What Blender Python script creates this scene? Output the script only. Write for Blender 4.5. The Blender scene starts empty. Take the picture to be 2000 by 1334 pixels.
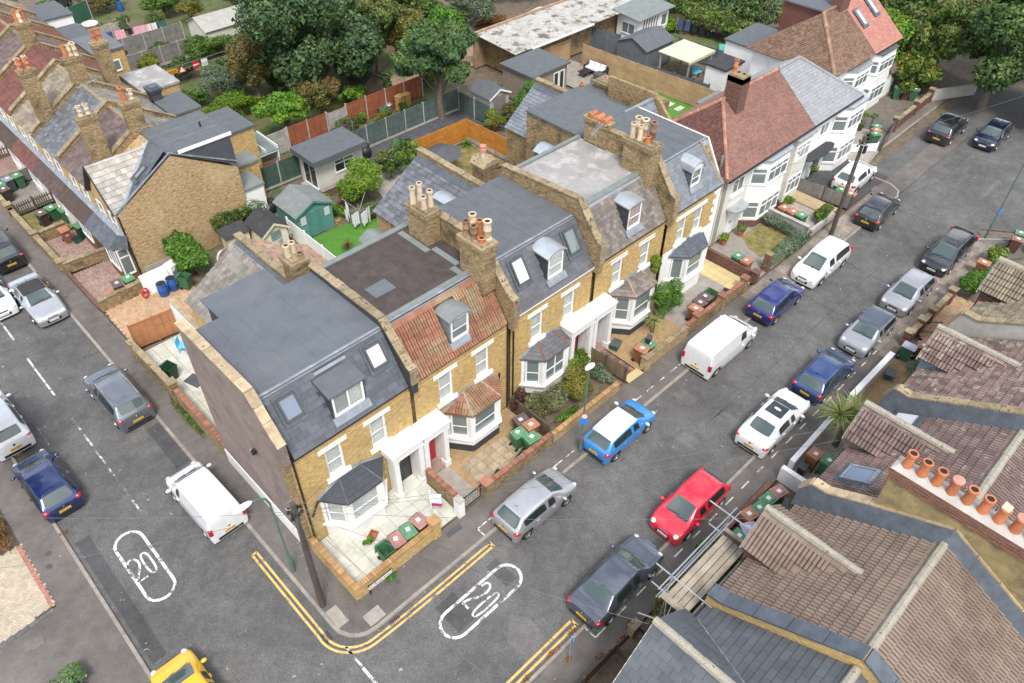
import bpy, bmesh, math, random
import numpy as np
from mathutils import Vector, Matrix
rnd = random.Random(11); np.random.seed(11)
SC = bpy.context.scene
COL = SC.collection
rad = math.radians
# ---------------------------------------------------------------- camera, sky, sun, exposure
cam_d = bpy.data.cameras.new('camera'); cam = bpy.data.objects.new('camera', cam_d); COL.objects.link(cam)
cam_d.sensor_fit = 'HORIZONTAL'; cam_d.sensor_width = 36.0; cam_d.lens = 36.0*1499.6/2000.0
cam_d.clip_start = 0.5; cam_d.clip_end = 2000.0
right = Vector((0.7154572, -0.69859489, 0.0092824)); upv = Vector((0.47584263, 0.49697039, 0.72566812)); fwd = Vector((0.51156112, 0.51476753, -0.68798228))
mw = Matrix((right, upv, -fwd)).transposed().to_4x4(); mw.translation = Vector((-5.2, -14.1, 30.0))
cam.matrix_world = mw
SC.camera = cam
SC.view_settings.view_transform = 'Standard'; SC.view_settings.look = 'None'
SC.view_settings.gamma = 1.0; SC.view_settings.use_curve_mapping = False
SC.view_settings.exposure = 1.25
SUN_EL, SUN_AZ = rad(58), rad(215)          # azimuth clockwise from +Y
W = bpy.data.worlds.new('World'); SC.world = W; W.use_nodes = True
nt = W.node_tree; bg = nt.nodes['Background']; bg.inputs['Strength'].default_value = 0.115
sky = nt.nodes.new('ShaderNodeTexSky'); sky.sky_type = 'NISHITA'; sky.sun_disc = False
sky.sun_elevation = SUN_EL; sky.sun_rotation = SUN_AZ; sky.air_density = 1.0; sky.dust_density = 2.0
cl = nt.nodes.new('ShaderNodeTexNoise'); cl.inputs['Scale'].default_value = 2.6; cl.inputs['Detail'].default_value = 7.0; cl.inputs['Roughness'].default_value = 0.55
tcw = nt.nodes.new('ShaderNodeTexCoord'); nt.links.new(tcw.outputs['Generated'], cl.inputs['Vector'])
crw = nt.nodes.new('ShaderNodeValToRGB'); crw.color_ramp.elements[0].position = 0.42; crw.color_ramp.elements[1].position = 0.56
nt.links.new(cl.outputs['Fac'], crw.inputs['Fac'])
crw2 = nt.nodes.new('ShaderNodeValToRGB')
crw2.color_ramp.elements[0].position = 0.42; crw2.color_ramp.elements[0].color = (4.4, 4.55, 4.8, 1)
crw2.color_ramp.elements[1].position = 0.72; crw2.color_ramp.elements[1].color = (9.6, 9.5, 9.4, 1)
nt.links.new(cl.outputs['Fac'], crw2.inputs['Fac'])
mixw = nt.nodes.new('ShaderNodeMix'); mixw.data_type = 'RGBA'
nt.links.new(crw.outputs['Color'], mixw.inputs['Factor'])
nt.links.new(sky.outputs['Color'], mixw.inputs['A']); nt.links.new(crw2.outputs['Color'], mixw.inputs['B'])
nt.links.new(mixw.outputs['Result'], bg.inputs['Color'])
sun_d = bpy.data.lights.new('sun', 'SUN'); sun_d.energy = 1.5; sun_d.angle = rad(14); sun_d.color = (1.0, 0.96, 0.9)
sun = bpy.data.objects.new('sun', sun_d); COL.objects.link(sun)
sdir = Vector((math.sin(SUN_AZ)*math.cos(SUN_EL), math.cos(SUN_AZ)*math.cos(SUN_EL), math.sin(SUN_EL)))
sun.rotation_euler = sdir.to_track_quat('Z', 'Y').to_euler()
sun.location = (0, 0, 60)

# ---------------------------------------------------------------- materials
def nodes(m):
    m.use_nodes = True
    t = m.node_tree
    return t, t.nodes['Principled BSDF']
def N(t, typ, ins=None, **pr):
    n = t.nodes.new(typ)
    for k, v in pr.items(): setattr(n, k, v)
    for k, v in (ins or {}).items():
        if isinstance(v, bpy.types.NodeSocket): t.links.new(v, n.inputs[k])
        else: n.inputs[k].default_value = v
    return n
def ramp(t, fac, a, b):
    return N(t, 'ShaderNodeMapRange', {'Value': fac, 'From Min': a, 'From Max': b, 'To Min': 0.0, 'To Max': 1.0}).outputs[0]
def mixc(t, f, a, b, bt='MIX'):
    n = N(t, 'ShaderNodeMix', data_type='RGBA', blend_type=bt)
    for s, v in ((n.inputs['Factor'], f), (n.inputs['A'], a), (n.inputs['B'], b)):
        if isinstance(v, bpy.types.NodeSocket): t.links.new(v, s)
        else: s.default_value = v if not isinstance(v, tuple) else (*v[:3], 1)
    return n.outputs['Result']
def c4(c): return (*c[:3], 1)
def mulc(c, k): return tuple(min(1, x*k) for x in c[:3])
def M(name, col, rough=.85, var=.18, scale=2.2, fine=.12, fscale=45, isl=0, spots=None, bump=.0, bscale=60, metal=0, coat=0, spec=.4, stain=None, stretch=None):
    m = bpy.data.materials.new(name); t, b = nodes(m)
    pos = N(t, 'ShaderNodeNewGeometry')
    vec = pos.outputs['Position']
    if stretch: vec = N(t, 'ShaderNodeVectorMath', {0: vec, 1: stretch}, operation='MULTIPLY').outputs[0]
    c = c4(col)
    if var:
        n1 = N(t, 'ShaderNodeTexNoise', {'Vector': vec, 'Scale': scale, 'Detail': 5.0, 'Roughness': .6})
        c = mixc(t, ramp(t, n1.outputs['Fac'], .3, .7), mulc(col, 1-var), mulc(col, 1+var))
    if stain:   # (colour, scale, lo, hi)
        n3 = N(t, 'ShaderNodeTexNoise', {'Vector': vec, 'Scale': stain[1], 'Detail': 6.0, 'Roughness': .65})
        c = mixc(t, ramp(t, n3.outputs['Fac'], stain[2], stain[3]), c, stain[0])
    if isl:
        oi = N(t, 'ShaderNodeObjectInfo'); s = N(t, 'ShaderNodeMath', {0: pos.outputs['Random Per Island'], 1: oi.outputs['Random']}, operation='ADD')
        fr = N(t, 'ShaderNodeMath', {0: s.outputs[0]}, operation='FRACT')
        v = N(t, 'ShaderNodeMapRange', {'Value': fr.outputs[0], 'To Min': 1-isl, 'To Max': 1+isl})
        cc = N(t, 'ShaderNodeCombineXYZ', {0: v.outputs[0], 1: v.outputs[0], 2: v.outputs[0]})
        c = mixc(t, 1.0, c, cc.outputs[0], 'MULTIPLY')
    fn = None
    if fine or bump:
        fn = N(t, 'ShaderNodeTexNoise', {'Vector': vec, 'Scale': fscale, 'Detail': 3.0, 'Roughness': .7})
    if fine:
        v = N(t, 'ShaderNodeMapRange', {'Value': fn.outputs['Fac'], 'From Min': .3, 'From Max': .7, 'To Min': 1-fine, 'To Max': 1+fine})
        cc = N(t, 'ShaderNodeCombineXYZ', {0: v.outputs[0], 1: v.outputs[0], 2: v.outputs[0]})
        c = mixc(t, 1.0, c, cc.outputs[0], 'MULTIPLY')
    if spots:   # (colour, scale, threshold)
        n2 = N(t, 'ShaderNodeTexNoise', {'Vector': vec, 'Scale': spots[1], 'Detail': 4.0, 'Roughness': .7})
        c = mixc(t, ramp(t, n2.outputs['Fac'], spots[2], spots[2]+.05), c, spots[0])
    if isinstance(c, tuple): b.inputs['Base Color'].default_value = c
    else: t.links.new(c, b.inputs['Base Color'])
    b.inputs['Roughness'].default_value = rough; b.inputs['Metallic'].default_value = metal
    b.inputs['Specular IOR Level'].default_value = spec
    b.inputs['Coat Weight'].default_value = coat; b.inputs['Coat Roughness'].default_value = .06
    if bump:
        fb = N(t, 'ShaderNodeTexNoise', {'Vector': vec, 'Scale': bscale, 'Detail': 4.0})
        bp = N(t, 'ShaderNodeBump', {'Strength': bump, 'Distance': .02, 'Height': fb.outputs['Fac']})
        t.links.new(bp.outputs[0], b.inputs['Normal'])
    return m
def wall_uv(t):
    g = N(t, 'ShaderNodeNewGeometry'); p = N(t, 'ShaderNodeSeparateXYZ', {0: g.outputs['Position']}); n = N(t, 'ShaderNodeSeparateXYZ', {0: g.outputs['True Normal']})
    ax = N(t, 'ShaderNodeMath', {0: n.outputs[0]}, operation='ABSOLUTE'); sx = N(t, 'ShaderNodeMath', {0: ax.outputs[0], 1: .72}, operation='GREATER_THAN')
    az = N(t, 'ShaderNodeMath', {0: n.outputs[2]}, operation='ABSOLUTE'); sz = N(t, 'ShaderNodeMath', {0: az.outputs[0], 1: .72}, operation='GREATER_THAN')
    u = N(t, 'ShaderNodeMix', {'Factor': sx.outputs[0], 'A': p.outputs[0], 'B': p.outputs[1]}, data_type='FLOAT')
    v = N(t, 'ShaderNodeMix', {'Factor': sz.outputs[0], 'A': p.outputs[2], 'B': p.outputs[1]}, data_type='FLOAT')
    return g, N(t, 'ShaderNodeCombineXYZ', {0: u.outputs[0], 1: v.outputs[0], 2: 0.0}).outputs[0]
def BRICK(name, ca, cb, mortar, stain=None, rough=.9, bw=.225, bh=.075, var=.3):
    m = bpy.data.materials.new(name); t, b = nodes(m)
    g, uv = wall_uv(t)
    br = N(t, 'ShaderNodeTexBrick', {'Vector': uv, 'Color1': c4(ca), 'Color2': c4(cb), 'Mortar': c4(mortar), 'Scale': 1.0, 'Mortar Size': .011, 'Mortar Smooth': .2, 'Bias': 0.0, 'Brick Width': bw, 'Row Height': bh})
    # individual bricks: some burnt, some pale
    fl = N(t, 'ShaderNodeTexNoise', {'Vector': N(t, 'ShaderNodeVectorMath', {0: uv, 1: (4.4, 13.3, 1)}, operation='MULTIPLY').outputs[0], 'Scale': 1.0, 'Detail': 2.0})
    k = N(t, 'ShaderNodeMapRange', {'Value': fl.outputs['Fac'], 'From Min': .3, 'From Max': .7, 'To Min': 1-var, 'To Max': 1+var*.8})
    c = mixc(t, 1.0, br.outputs['Color'], N(t, 'ShaderNodeCombineXYZ', {0: k.outputs[0], 1: k.outputs[0], 2: k.outputs[0]}).outputs[0], 'MULTIPLY')
    if stain:
        n3 = N(t, 'ShaderNodeTexNoise', {'Vector': g.outputs['Position'], 'Scale': stain[1], 'Detail': 6.0, 'Roughness': .65})
        c = mixc(t, ramp(t, n3.outputs['Fac'], stain[2], stain[3]), c, stain[0])
    t.links.new(c, b.inputs['Base Color']); b.inputs['Roughness'].default_value = rough; b.inputs['Specular IOR Level'].default_value = .25
    bp = N(t, 'ShaderNodeBump', {'Strength': .5, 'Distance': .012, 'Height': br.outputs['Fac']}); bp.invert = True
    t.links.new(bp.outputs[0], b.inputs['Normal'])
    return m
def PAINT(name, col, metal=.0, rough=.3, coat=1.0, flake=0):
    m = bpy.data.materials.new(name); t, b = nodes(m)
    pos = N(t, 'ShaderNodeNewGeometry'); n1 = N(t, 'ShaderNodeTexNoise', {'Vector': pos.outputs['Position'], 'Scale': 3.0, 'Detail': 6.0})
    c = mixc(t, ramp(t, n1.outputs['Fac'], .45, .8), col, tuple(x*.82+.03 for x in col))
    t.links.new(c, b.inputs['Base Color'])
    r = N(t, 'ShaderNodeMapRange', {'Value': n1.outputs['Fac'], 'To Min': rough*.8, 'To Max': rough*1.5}); t.links.new(r.outputs[0], b.inputs['Roughness'])
    b.inputs['Metallic'].default_value = metal; b.inputs['Coat Weight'].default_value = coat; b.inputs['Coat Roughness'].default_value = .05
    return m
def GLASSY(name, col, rough=.06, spec=.8, alpha=1.0):
    m = bpy.data.materials.new(name); t, b = nodes(m)
    b.inputs['Base Color'].default_value = c4(col); b.inputs['Roughness'].default_value = rough; b.inputs['Specular IOR Level'].default_value = spec
    if alpha < 1: b.inputs['Alpha'].default_value = alpha
    return m
def LEAF(name, ca, cb, scale=.9, isl=.35, trans=.25):
    m = bpy.data.materials.new(name); t, b = nodes(m)
    g = N(t, 'ShaderNodeNewGeometry')
    n1 = N(t, 'ShaderNodeTexNoise', {'Vector': g.outputs['Position'], 'Scale': scale, 'Detail': 3.0})
    c = mixc(t, ramp(t, n1.outputs['Fac'], .38, .64), ca, cb)
    v = N(t, 'ShaderNodeMapRange', {'Value': g.outputs['Random Per Island'], 'To Min': 1-isl, 'To Max': 1+isl})
    c = mixc(t, 1.0, c, N(t, 'ShaderNodeCombineXYZ', {0: v.outputs[0], 1: v.outputs[0], 2: v.outputs[0]}).outputs[0], 'MULTIPLY')
    t.links.new(c, b.inputs['Base Color']); b.inputs['Roughness'].default_value = .55; b.inputs['Specular IOR Level'].default_value = .35
    tr = N(t, 'ShaderNodeBsdfTranslucent'); t.links.new(c, tr.inputs['Color'])
    mx = N(t, 'ShaderNodeMixShader', {0: trans, 1: b.outputs[0], 2: tr.outputs[0]})
    t.links.new(mx.outputs[0], t.nodes['Material Output'].inputs['Surface'])
    return m
def ASPHALT(name, col, speck=.35, crack=True, patch=.25):
    m = bpy.data.materials.new(name); t, b = nodes(m)
    g = N(t, 'ShaderNodeNewGeometry'); P = g.outputs['Position']
    big = N(t, 'ShaderNodeTexNoise', {'Vector': P, 'Scale': .22, 'Detail': 5.0, 'Roughness': .65})
    c = mixc(t, ramp(t, big.outputs['Fac'], .35, .68), mulc(col, 1-patch), mulc(col, 1+patch))
    mid = N(t, 'ShaderNodeTexNoise', {'Vector': P, 'Scale': 1.6, 'Detail': 7.0, 'Roughness': .7})
    k = N(t, 'ShaderNodeMapRange', {'Value': mid.outputs['Fac'], 'From Min': .3, 'From Max': .7, 'To Min': .78, 'To Max': 1.2})
    c = mixc(t, 1.0, c, N(t, 'ShaderNodeCombineXYZ', {0: k.outputs[0], 1: k.outputs[0], 2: k.outputs[0]}).outputs[0], 'MULTIPLY')
    fi = N(t, 'ShaderNodeTexNoise', {'Vector': P, 'Scale': 24.0, 'Detail': 3.0, 'Roughness': .8})
    k = N(t, 'ShaderNodeMapRange', {'Value': fi.outputs['Fac'], 'From Min': .32, 'From Max': .68, 'To Min': 1-speck, 'To Max': 1+speck})
    c = mixc(t, 1.0, c, N(t, 'ShaderNodeCombineXYZ', {0: k.outputs[0], 1: k.outputs[0], 2: k.outputs[0]}).outputs[0], 'MULTIPLY')
    pb = N(t, 'ShaderNodeTexNoise', {'Vector': P, 'Scale': 4.3, 'Detail': 2.0})
    c = mixc(t, ramp(t, pb.outputs['Fac'], .735, .77), c, (.3, .3, .28))
    if crack:
        wn = N(t, 'ShaderNodeTexNoise', {'Vector': P, 'Scale': 1.1, 'Detail': 4.0})
        wv = N(t, 'ShaderNodeVectorMath', {0: wn.outputs['Color'], 1: (1.3, 1.3, 0)}, operation='MULTIPLY')
        vp = N(t, 'ShaderNodeVectorMath', {0: P, 1: wv.outputs[0]}, operation='ADD')
        vo = N(t, 'ShaderNodeTexVoronoi', {'Vector': vp.outputs[0], 'Scale': .16}, feature='DISTANCE_TO_EDGE')
        f = N(t, 'ShaderNodeMapRange', {'Value': vo.outputs['Distance'], 'From Min': .0, 'From Max': .0045, 'To Min': .3, 'To Max': 0.0})
        c = mixc(t, f.outputs[0], c, mulc(col, .35))
    t.links.new(c, b.inputs['Base Color']); b.inputs['Roughness'].default_value = .8; b.inputs['Specular IOR Level'].default_value = .35
    bp = N(t, 'ShaderNodeBump', {'Strength': .35, 'Distance': .01, 'Height': fi.outputs['Fac']}); t.links.new(bp.outputs[0], b.inputs['Normal'])
    return m
def WORN(name, col, under, lo=.56, hi=.63):
    m = bpy.data.materials.new(name); t, b = nodes(m)
    g = N(t, 'ShaderNodeNewGeometry')
    n = N(t, 'ShaderNodeTexNoise', {'Vector': g.outputs['Position'], 'Scale': 2.2, 'Detail': 9.0, 'Roughness': .75})
    n2 = N(t, 'ShaderNodeTexNoise', {'Vector': g.outputs['Position'], 'Scale': 26.0, 'Detail': 3.0})
    s = N(t, 'ShaderNodeMath', {0: n.outputs['Fac'], 1: N(t, 'ShaderNodeMath', {0: n2.outputs['Fac'], 1: .12}, operation='MULTIPLY').outputs[0]}, operation='ADD')
    c = mixc(t, ramp(t, s.outputs[0], lo, hi), col, under)
    t.links.new(c, b.inputs['Base Color']); b.inputs['Roughness'].default_value = .7
    return m

m_road = ASPHALT('asphalt', (.103, .101, .098), speck=.5); m_patch = ASPHALT('asphalt_patch', (.125, .12, .117), crack=False); m_patch2 = ASPHALT('asphalt_dark', (.066, .065, .066), crack=False)
m_pave = ASPHALT('pavement_asphalt', (.125, .112, .102), speck=.25); m_pave2 = ASPHALT('pavement_brownish', (.155, .132, .112), speck=.25, crack=False)
m_kerb = M('kerb_stone', (.25, .225, .195), var=.2, isl=.12, spots=((.07, .065, .05), 7, .66))
m_white = WORN('road_white_paint', (.62, .61, .57), (.12, .12, .118)); m_whitew = WORN('road_white_worn', (.6, .59, .56), (.1, .1, .098), .46, .56)
m_yellow = WORN('road_yellow_paint', (.62, .40, .13), (.14, .12, .09), .6, .68)
m_slab = M('concrete_slab', (.27, .245, .215), var=.18, isl=.2, fine=.1, spots=((.1, .09, .07), 5, .68))
m_dirt = M('soil', (.13, .10, .07), var=.35, scale=3, fine=.3, fscale=25, spots=((.2, .17, .12), 9, .62))
m_grass = M('lawn_grass', (.075, .11, .03), var=.4, scale=1.4, fine=.4, fscale=30, stain=((.13, .105, .06), .6, .44, .58), bump=.6, bscale=50)
m_turf = M('artificial_turf', (.07, .19, .022), var=.15, scale=2, fine=.25, fscale=50, bump=.5, bscale=70)
m_dry = M('dry_grass', (.2, .165, .06), var=.35, scale=2, fine=.35, fscale=40, stain=((.08, .11, .03), 1.6, .5, .65), bump=.6)
m_gravel = M('golden_gravel', (.33, .225, .115), var=.2, scale=3, fine=.55, fscale=38, bump=1, bscale=38, spots=((.1, .06, .03), 24, .62))
m_pebble = M('grey_gravel', (.34, .31, .27), var=.2, scale=3, fine=.55, fscale=38, bump=1, bscale=38)
m_stock = BRICK('yellow_stock_brick', (.58, .40, .15), (.47, .30, .10), (.40, .31, .18), stain=((.3, .2, .09), .9, .54, .8))
m_stockd = BRICK('weathered_stock_brick', (.30, .205, .10), (.38, .275, .145), (.17, .135, .09), stain=((.10, .08, .05), 1.3, .5, .7), var=.5)
m_stockp = BRICK('pale_stock_brick', (.55, .40, .215), (.44, .305, .15), (.2, .15, .095), stain=((.5, .38, .23), .5, .5, .72), var=.45)
m_red = BRICK('red_brick', (.24, .085, .05), (.17, .06, .04), (.2, .16, .13), stain=((.12, .07, .05), 1, .5, .75))
m_redd = BRICK('dark_red_brick', (.15, .05, .035), (.10, .035, .028), (.2, .17, .14), var=.4)
m_render = M('white_render', (.76, .76, .74), var=.05, fine=.04, scale=1.2, stain=((.55, .54, .5), .7, .6, .85))
m_cream = M('cream_render', (.60, .58, .51), var=.06, fine=.05)
m_peb = M('pebbledash', (.235, .185, .165), var=.14, scale=1.1, fine=.4, fscale=26, bump=.7, bscale=40, stain=((.165, .125, .11), .7, .48, .66), spots=((.33, .28, .25), 14, .68))
m_stone = M('coping_stone', (.36, .28, .18), var=.3, scale=3, isl=.18, spots=((.14, .115, .08), 3, .62), fine=.15)
m_stonew = M('weathered_coping', (.26, .205, .125), var=.4, scale=3, isl=.2, spots=((.10, .085, .06), 3, .58), fine=.2)
m_slate = M('slate', (.08, .089, .106), rough=.55, var=.14, scale=1.5, isl=.2, fine=.06, spec=.5)
m_slateb = M('slate_edge', (.05, .055, .065), rough=.6, var=.1)
m_slate3 = M('slate_grey', (.105, .107, .118), rough=.6, var=.12, isl=.14, fine=.06)
m_slate4 = M('old_slate', (.165, .142, .125), rough=.8, var=.2, isl=.28, fine=.12, spots=((.34, .3, .22), 6, .7))
m_slate5 = M('blue_slate', (.16, .178, .2), rough=.5, var=.15, isl=.16, fine=.06)
m_slaterow = M('worn_slate', (.12, .125, .14), rough=.7, var=.25, scale=4, isl=.3, fine=.2, spots=((.38, .37, .34), 11, .66))
m_tiler = M('clay_tile_red', (.235, .105, .065), var=.2, scale=1.3, isl=.16, fine=.15, stain=((.27, .2, .115), .6, .44, .62), spots=((.07, .055, .04), 5, .7))
m_tileb = M('tile_base_dark', (.07, .05, .04), var=.2)
m_tilef = M('concrete_tile_brown', (.175, .13, .103), var=.14, scale=1.2, isl=.11, fine=.18, spots=((.09, .075, .06), 7, .66), stain=((.225, .175, .14), .3, .46, .7))
m_tilef3 = M('concrete_tile_purple', (.155, .108, .097), var=.18, scale=1.5, isl=.22, fine=.18, spots=((.235, .21, .175), 3.5, .6))
m_tiles = M('concrete_tile_grey', (.19, .175, .155), var=.2, isl=.22, fine=.25, fscale=20, spots=((.36, .35, .31), 10, .66))
m_tilel1 = M('pale_concrete_tile', (.36, .335, .3), var=.15, isl=.2, fine=.15, spots=((.14, .13, .11), 6, .62))
m_tilel2 = M('purple_brown_tile', (.125, .092, .085), var=.2, isl=.25, fine=.2, spots=((.35, .3, .26), 8, .7))
m_tilel3 = M('plain_red_tile', (.135, .055, .045), var=.2, isl=.15, fine=.15, spots=((.35, .3, .26), 7, .72))
m_tilel4 = M('lichen_tile', (.225, .19, .145), var=.2, isl=.25, fine=.25, spots=((.09, .08, .055), 7, .56))
m_tiler1 = M('plain_clay_tile', (.215, .115, .09), var=.16, scale=.8, isl=.2, fine=.1, stain=((.165, .08, .065), .4, .5, .75))
m_tiler2 = M('brown_plain_tile', (.17, .105, .072), var=.25, isl=.28, fine=.12)
m_tilegr = M('grey_concrete_tile', (.25, .255, .265), var=.06, isl=.1, fine=.06)
m_tilepk = M('pink_concrete_tile', (.37, .17, .135), var=.08, isl=.1, fine=.06)
m_mortar = M('ridge_mortar', (.30, .275, .225), var=.2, scale=4, fine=.22, fscale=22, spots=((.17, .15, .105), 4, .6), bump=.7, bscale=25)
m_felt = M('grey_felt', (.10, .113, .13), rough=.9, var=.1, scale=1.1, fine=.2, fscale=40, stain=((.125, .138, .15), .5, .45, .7), spots=((.2, .21, .21), 5, .74))
m_feltd = M('dark_brown_felt', (.062, .05, .046), rough=.95, var=.25, scale=1.8, fine=.2, fscale=40)
m_feltg = M('green_grey_felt', (.17, .19, .185), rough=.9, var=.15, fine=.12)
m_feltm = M('mid_grey_felt', (.098, .108, .118), rough=.9, var=.12, fine=.14)
m_feltc = M('black_felt', (.045, .046, .05), rough=.95, var=.2, fine=.15)
m_bitu = M('pale_coated_roof', (.27, .26, .25), rough=.8, var=.18, scale=.8, fine=.06, stain=((.46, .44, .42), 1.3, .5, .72))
m_lead = M('lead_flashing', (.22, .245, .275), rough=.5, var=.2, scale=2.5, metal=.15, fine=.08, stain=((.42, .43, .44), 1.8, .54, .75))
m_zinc = M('zinc_sheet', (.44, .47, .50), rough=.35, var=.15, scale=2, metal=.5, fine=.05)
m_leadd = M('dark_lead', (.082, .098, .118), rough=.6, var=.25, scale=2.5, fine=.1)
m_upvc = M('white_upvc', (.78, .79, .79), rough=.35, var=.03, fine=0, spec=.5)
m_gloss = M('white_gloss', (.74, .74, .72), rough=.4, var=.06, fine=0, stain=((.5, .46, .38), 2.4, .6, .8))
m_glass = GLASSY('window_glass', (.16, .19, .185), .04, .9); m_glassd = GLASSY('dark_glass', (.03, .035, .035), .04, .9)
m_glasst = GLASSY('thin_glass', (.55, .6, .58), .03, .7, .28)
m_sky = GLASSY('skylight_glass', (.13, .17, .24), .02, 1.0); m_skyw = GLASSY('blinded_skylight_glass', (.55, .56, .58), .08, .8)
m_curt = M('net_curtain', (.56, .56, .52), rough=.9, var=.1, fine=.05); m_curtr = M('red_curtain', (.38, .06, .06), rough=.9, var=.25)
m_inner = M('interior_shade', (.05, .033, .02), rough=.9, var=.2)  # near-black brown that paints the shade inside rooms and the porch recess
m_black = M('black_plastic', (.02, .02, .022), rough=.45, var=.1, fine=0); m_dgrey = M('dark_grey_metal', (.07, .075, .08), rough=.5, var=.1)
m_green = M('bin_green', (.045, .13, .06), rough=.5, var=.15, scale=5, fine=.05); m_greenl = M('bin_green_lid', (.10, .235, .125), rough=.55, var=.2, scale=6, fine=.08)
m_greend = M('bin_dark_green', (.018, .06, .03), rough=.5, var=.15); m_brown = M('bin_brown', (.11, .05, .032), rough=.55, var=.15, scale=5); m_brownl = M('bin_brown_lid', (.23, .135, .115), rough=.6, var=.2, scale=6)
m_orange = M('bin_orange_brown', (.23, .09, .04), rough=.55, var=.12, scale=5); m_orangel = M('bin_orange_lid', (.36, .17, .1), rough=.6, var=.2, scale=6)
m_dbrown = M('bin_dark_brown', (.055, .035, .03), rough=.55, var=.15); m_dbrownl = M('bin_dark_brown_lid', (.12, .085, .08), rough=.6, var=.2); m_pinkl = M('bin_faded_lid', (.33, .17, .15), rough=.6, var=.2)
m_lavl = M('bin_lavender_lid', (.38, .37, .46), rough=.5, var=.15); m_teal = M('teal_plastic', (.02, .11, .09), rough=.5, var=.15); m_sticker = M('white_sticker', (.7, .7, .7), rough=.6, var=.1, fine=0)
m_wood = M('weathered_timber', (.30, .255, .2), var=.25, scale=2, fine=.2, fscale=30, stretch=(1, 1, 6), isl=.15)
m_woodf = M('fence_grey', (.185, .175, .16), var=.2, scale=2, fine=.18, fscale=25, isl=.12); m_woodp = M('fence_pale', (.30, .285, .26), var=.2, scale=2, fine=.18, isl=.12)
m_woodr = M('fence_red', (.235, .075, .035), var=.2, scale=2, fine=.15, isl=.1); m_woodo = M('fence_orange', (.44, .185, .028), var=.18, scale=2, fine=.1, fscale=30, isl=.08)
m_woodg = M('fence_green', (.075, .105, .098), var=.18, scale=2, fine=.15, isl=.1); m_wooddg = M('fence_slate_grey', (.105, .118, .128), var=.15, scale=2, fine=.15, isl=.12)
m_woodn = M('fence_natural', (.40, .27, .145), var=.18, scale=1.2, fine=.15, isl=.1); m_woodd = M('dark_timber', (.10, .075, .055), var=.25, fine=.2); m_conc = M('concrete', (.36, .345, .32), var=.15, fine=.12, isl=.1)
m_woodt = M('terracotta_fence', (.36, .16, .075), var=.12, scale=2, fine=.12, isl=.1)
m_pot = M('clay_pot', (.42, .15, .065), var=.18, scale=5, isl=.15, fine=.08); m_potb = M('buff_pot', (.52, .42, .29), var=.25, scale=5, isl=.2, fine=.12); m_potd = M('sooty_pot', (.22, .13, .08), var=.35, scale=5, isl=.15); m_hole = M('hole_dark', (.02, .017, .015), var=.2)  # last one: near-black that paints the dark of flue, drain and barrel openings
m_bark = M('bark', (.15, .12, .09), var=.3, scale=6, fine=.3, fscale=20, bump=.8, bscale=15); m_pole = M('creosoted_pole', (.075, .06, .048), var=.3, scale=3, fine=.2, stretch=(1, 1, .2))
m_lamp = M('green_column_paint', (.085, .15, .115), rough=.5, var=.15); m_steel = M('galvanised_tube', (.42, .44, .46), rough=.4, var=.2, metal=.6)
m_tyre = M('tyre_rubber', (.018, .018, .018), rough=.9, var=.15); m_rim = M('alloy_rim', (.42, .43, .44), rough=.3, var=.1, metal=.8, fine=0)
m_cglass = GLASSY('car_glass', (.018, .026, .026), .02, .9); m_cglassl = GLASSY('car_windscreen', (.06, .085, .08), .02, .9)
m_red_l = GLASSY('tail_lamp_red', (.42, .012, .018), .1, .8); m_head = GLASSY('head_lamp', (.62, .62, .58), .08, .9); m_chrome = M('chrome_trim', (.6, .6, .61), rough=.15, var=0, metal=1, fine=0)
m_plate_y = M('yellow_plate', (.62, .40, .03), rough=.4, var=0, fine=0); m_plate_w = M('white_plate', (.72, .72, .7), rough=.4, var=0, fine=0)
m_blue = M('blue_plastic', (.02, .10, .34), rough=.45, var=.2); m_redp = M('red_plastic', (.5, .03, .03), rough=.5, var=.15); m_signb = M('blue_sign', (.04, .2, .6), rough=.4, var=.05, fine=0)
m_wire = M('wire', (.12, .12, .12), rough=.6, var=0, fine=0); m_pink = M('magenta_board', (.5, .02, .18), rough=.5, var=.05, fine=0); m_alu = M('aerial_metal', (.5, .5, .5), rough=.4, metal=.7, var=.1, fine=0)
m_sage = M('sage_green_paint', (.085, .235, .205), rough=.6, var=.1, scale=3, fine=.06, isl=.08); m_creamp = M('cream_paint', (.62, .58, .43), rough=.7, var=.08, fine=.05)
m_tarm = m_patch2
# foliage
l_mid = LEAF('leaf_mid_green', (.055, .11, .02), (.13, .2, .04)); l_dark = LEAF('leaf_dark_green', (.035, .075, .024), (.085, .14, .045)); l_blue = LEAF('leaf_blue_green', (.05, .105, .045), (.12, .19, .085))
l_lime = LEAF('leaf_lime', (.13, .22, .015), (.22, .30, .03)); l_bright = LEAF('leaf_bright_green', (.06, .17, .012), (.12, .26, .03)); l_yel = LEAF('leaf_yellow_green', (.15, .16, .02), (.26, .24, .04)); l_olive = LEAF('leaf_olive', (.10, .105, .028), (.19, .18, .055))
l_brown = LEAF('leaf_rust', (.13, .07, .02), (.2, .13, .04)); l_grey = LEAF('leaf_sage_grey', (.12, .17, .11), (.22, .27, .185)); l_purple = LEAF('leaf_dark_purple', (.05, .02, .02), (.12, .06, .04)); l_palm = LEAF('leaf_palm', (.12, .165, .04), (.3, .32, .11), scale=1.6); l_ivy = LEAF('leaf_ivy', (.04, .08, .02), (.13, .16, .05))
l_white = LEAF('blossom_white', (.5, .5, .45), (.7, .7, .65)); l_dry = LEAF('leaf_litter', (.25, .10, .03), (.36, .18, .07)); l_redd = LEAF('leaf_bronze', (.10, .035, .02), (.18, .07, .03))

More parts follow.
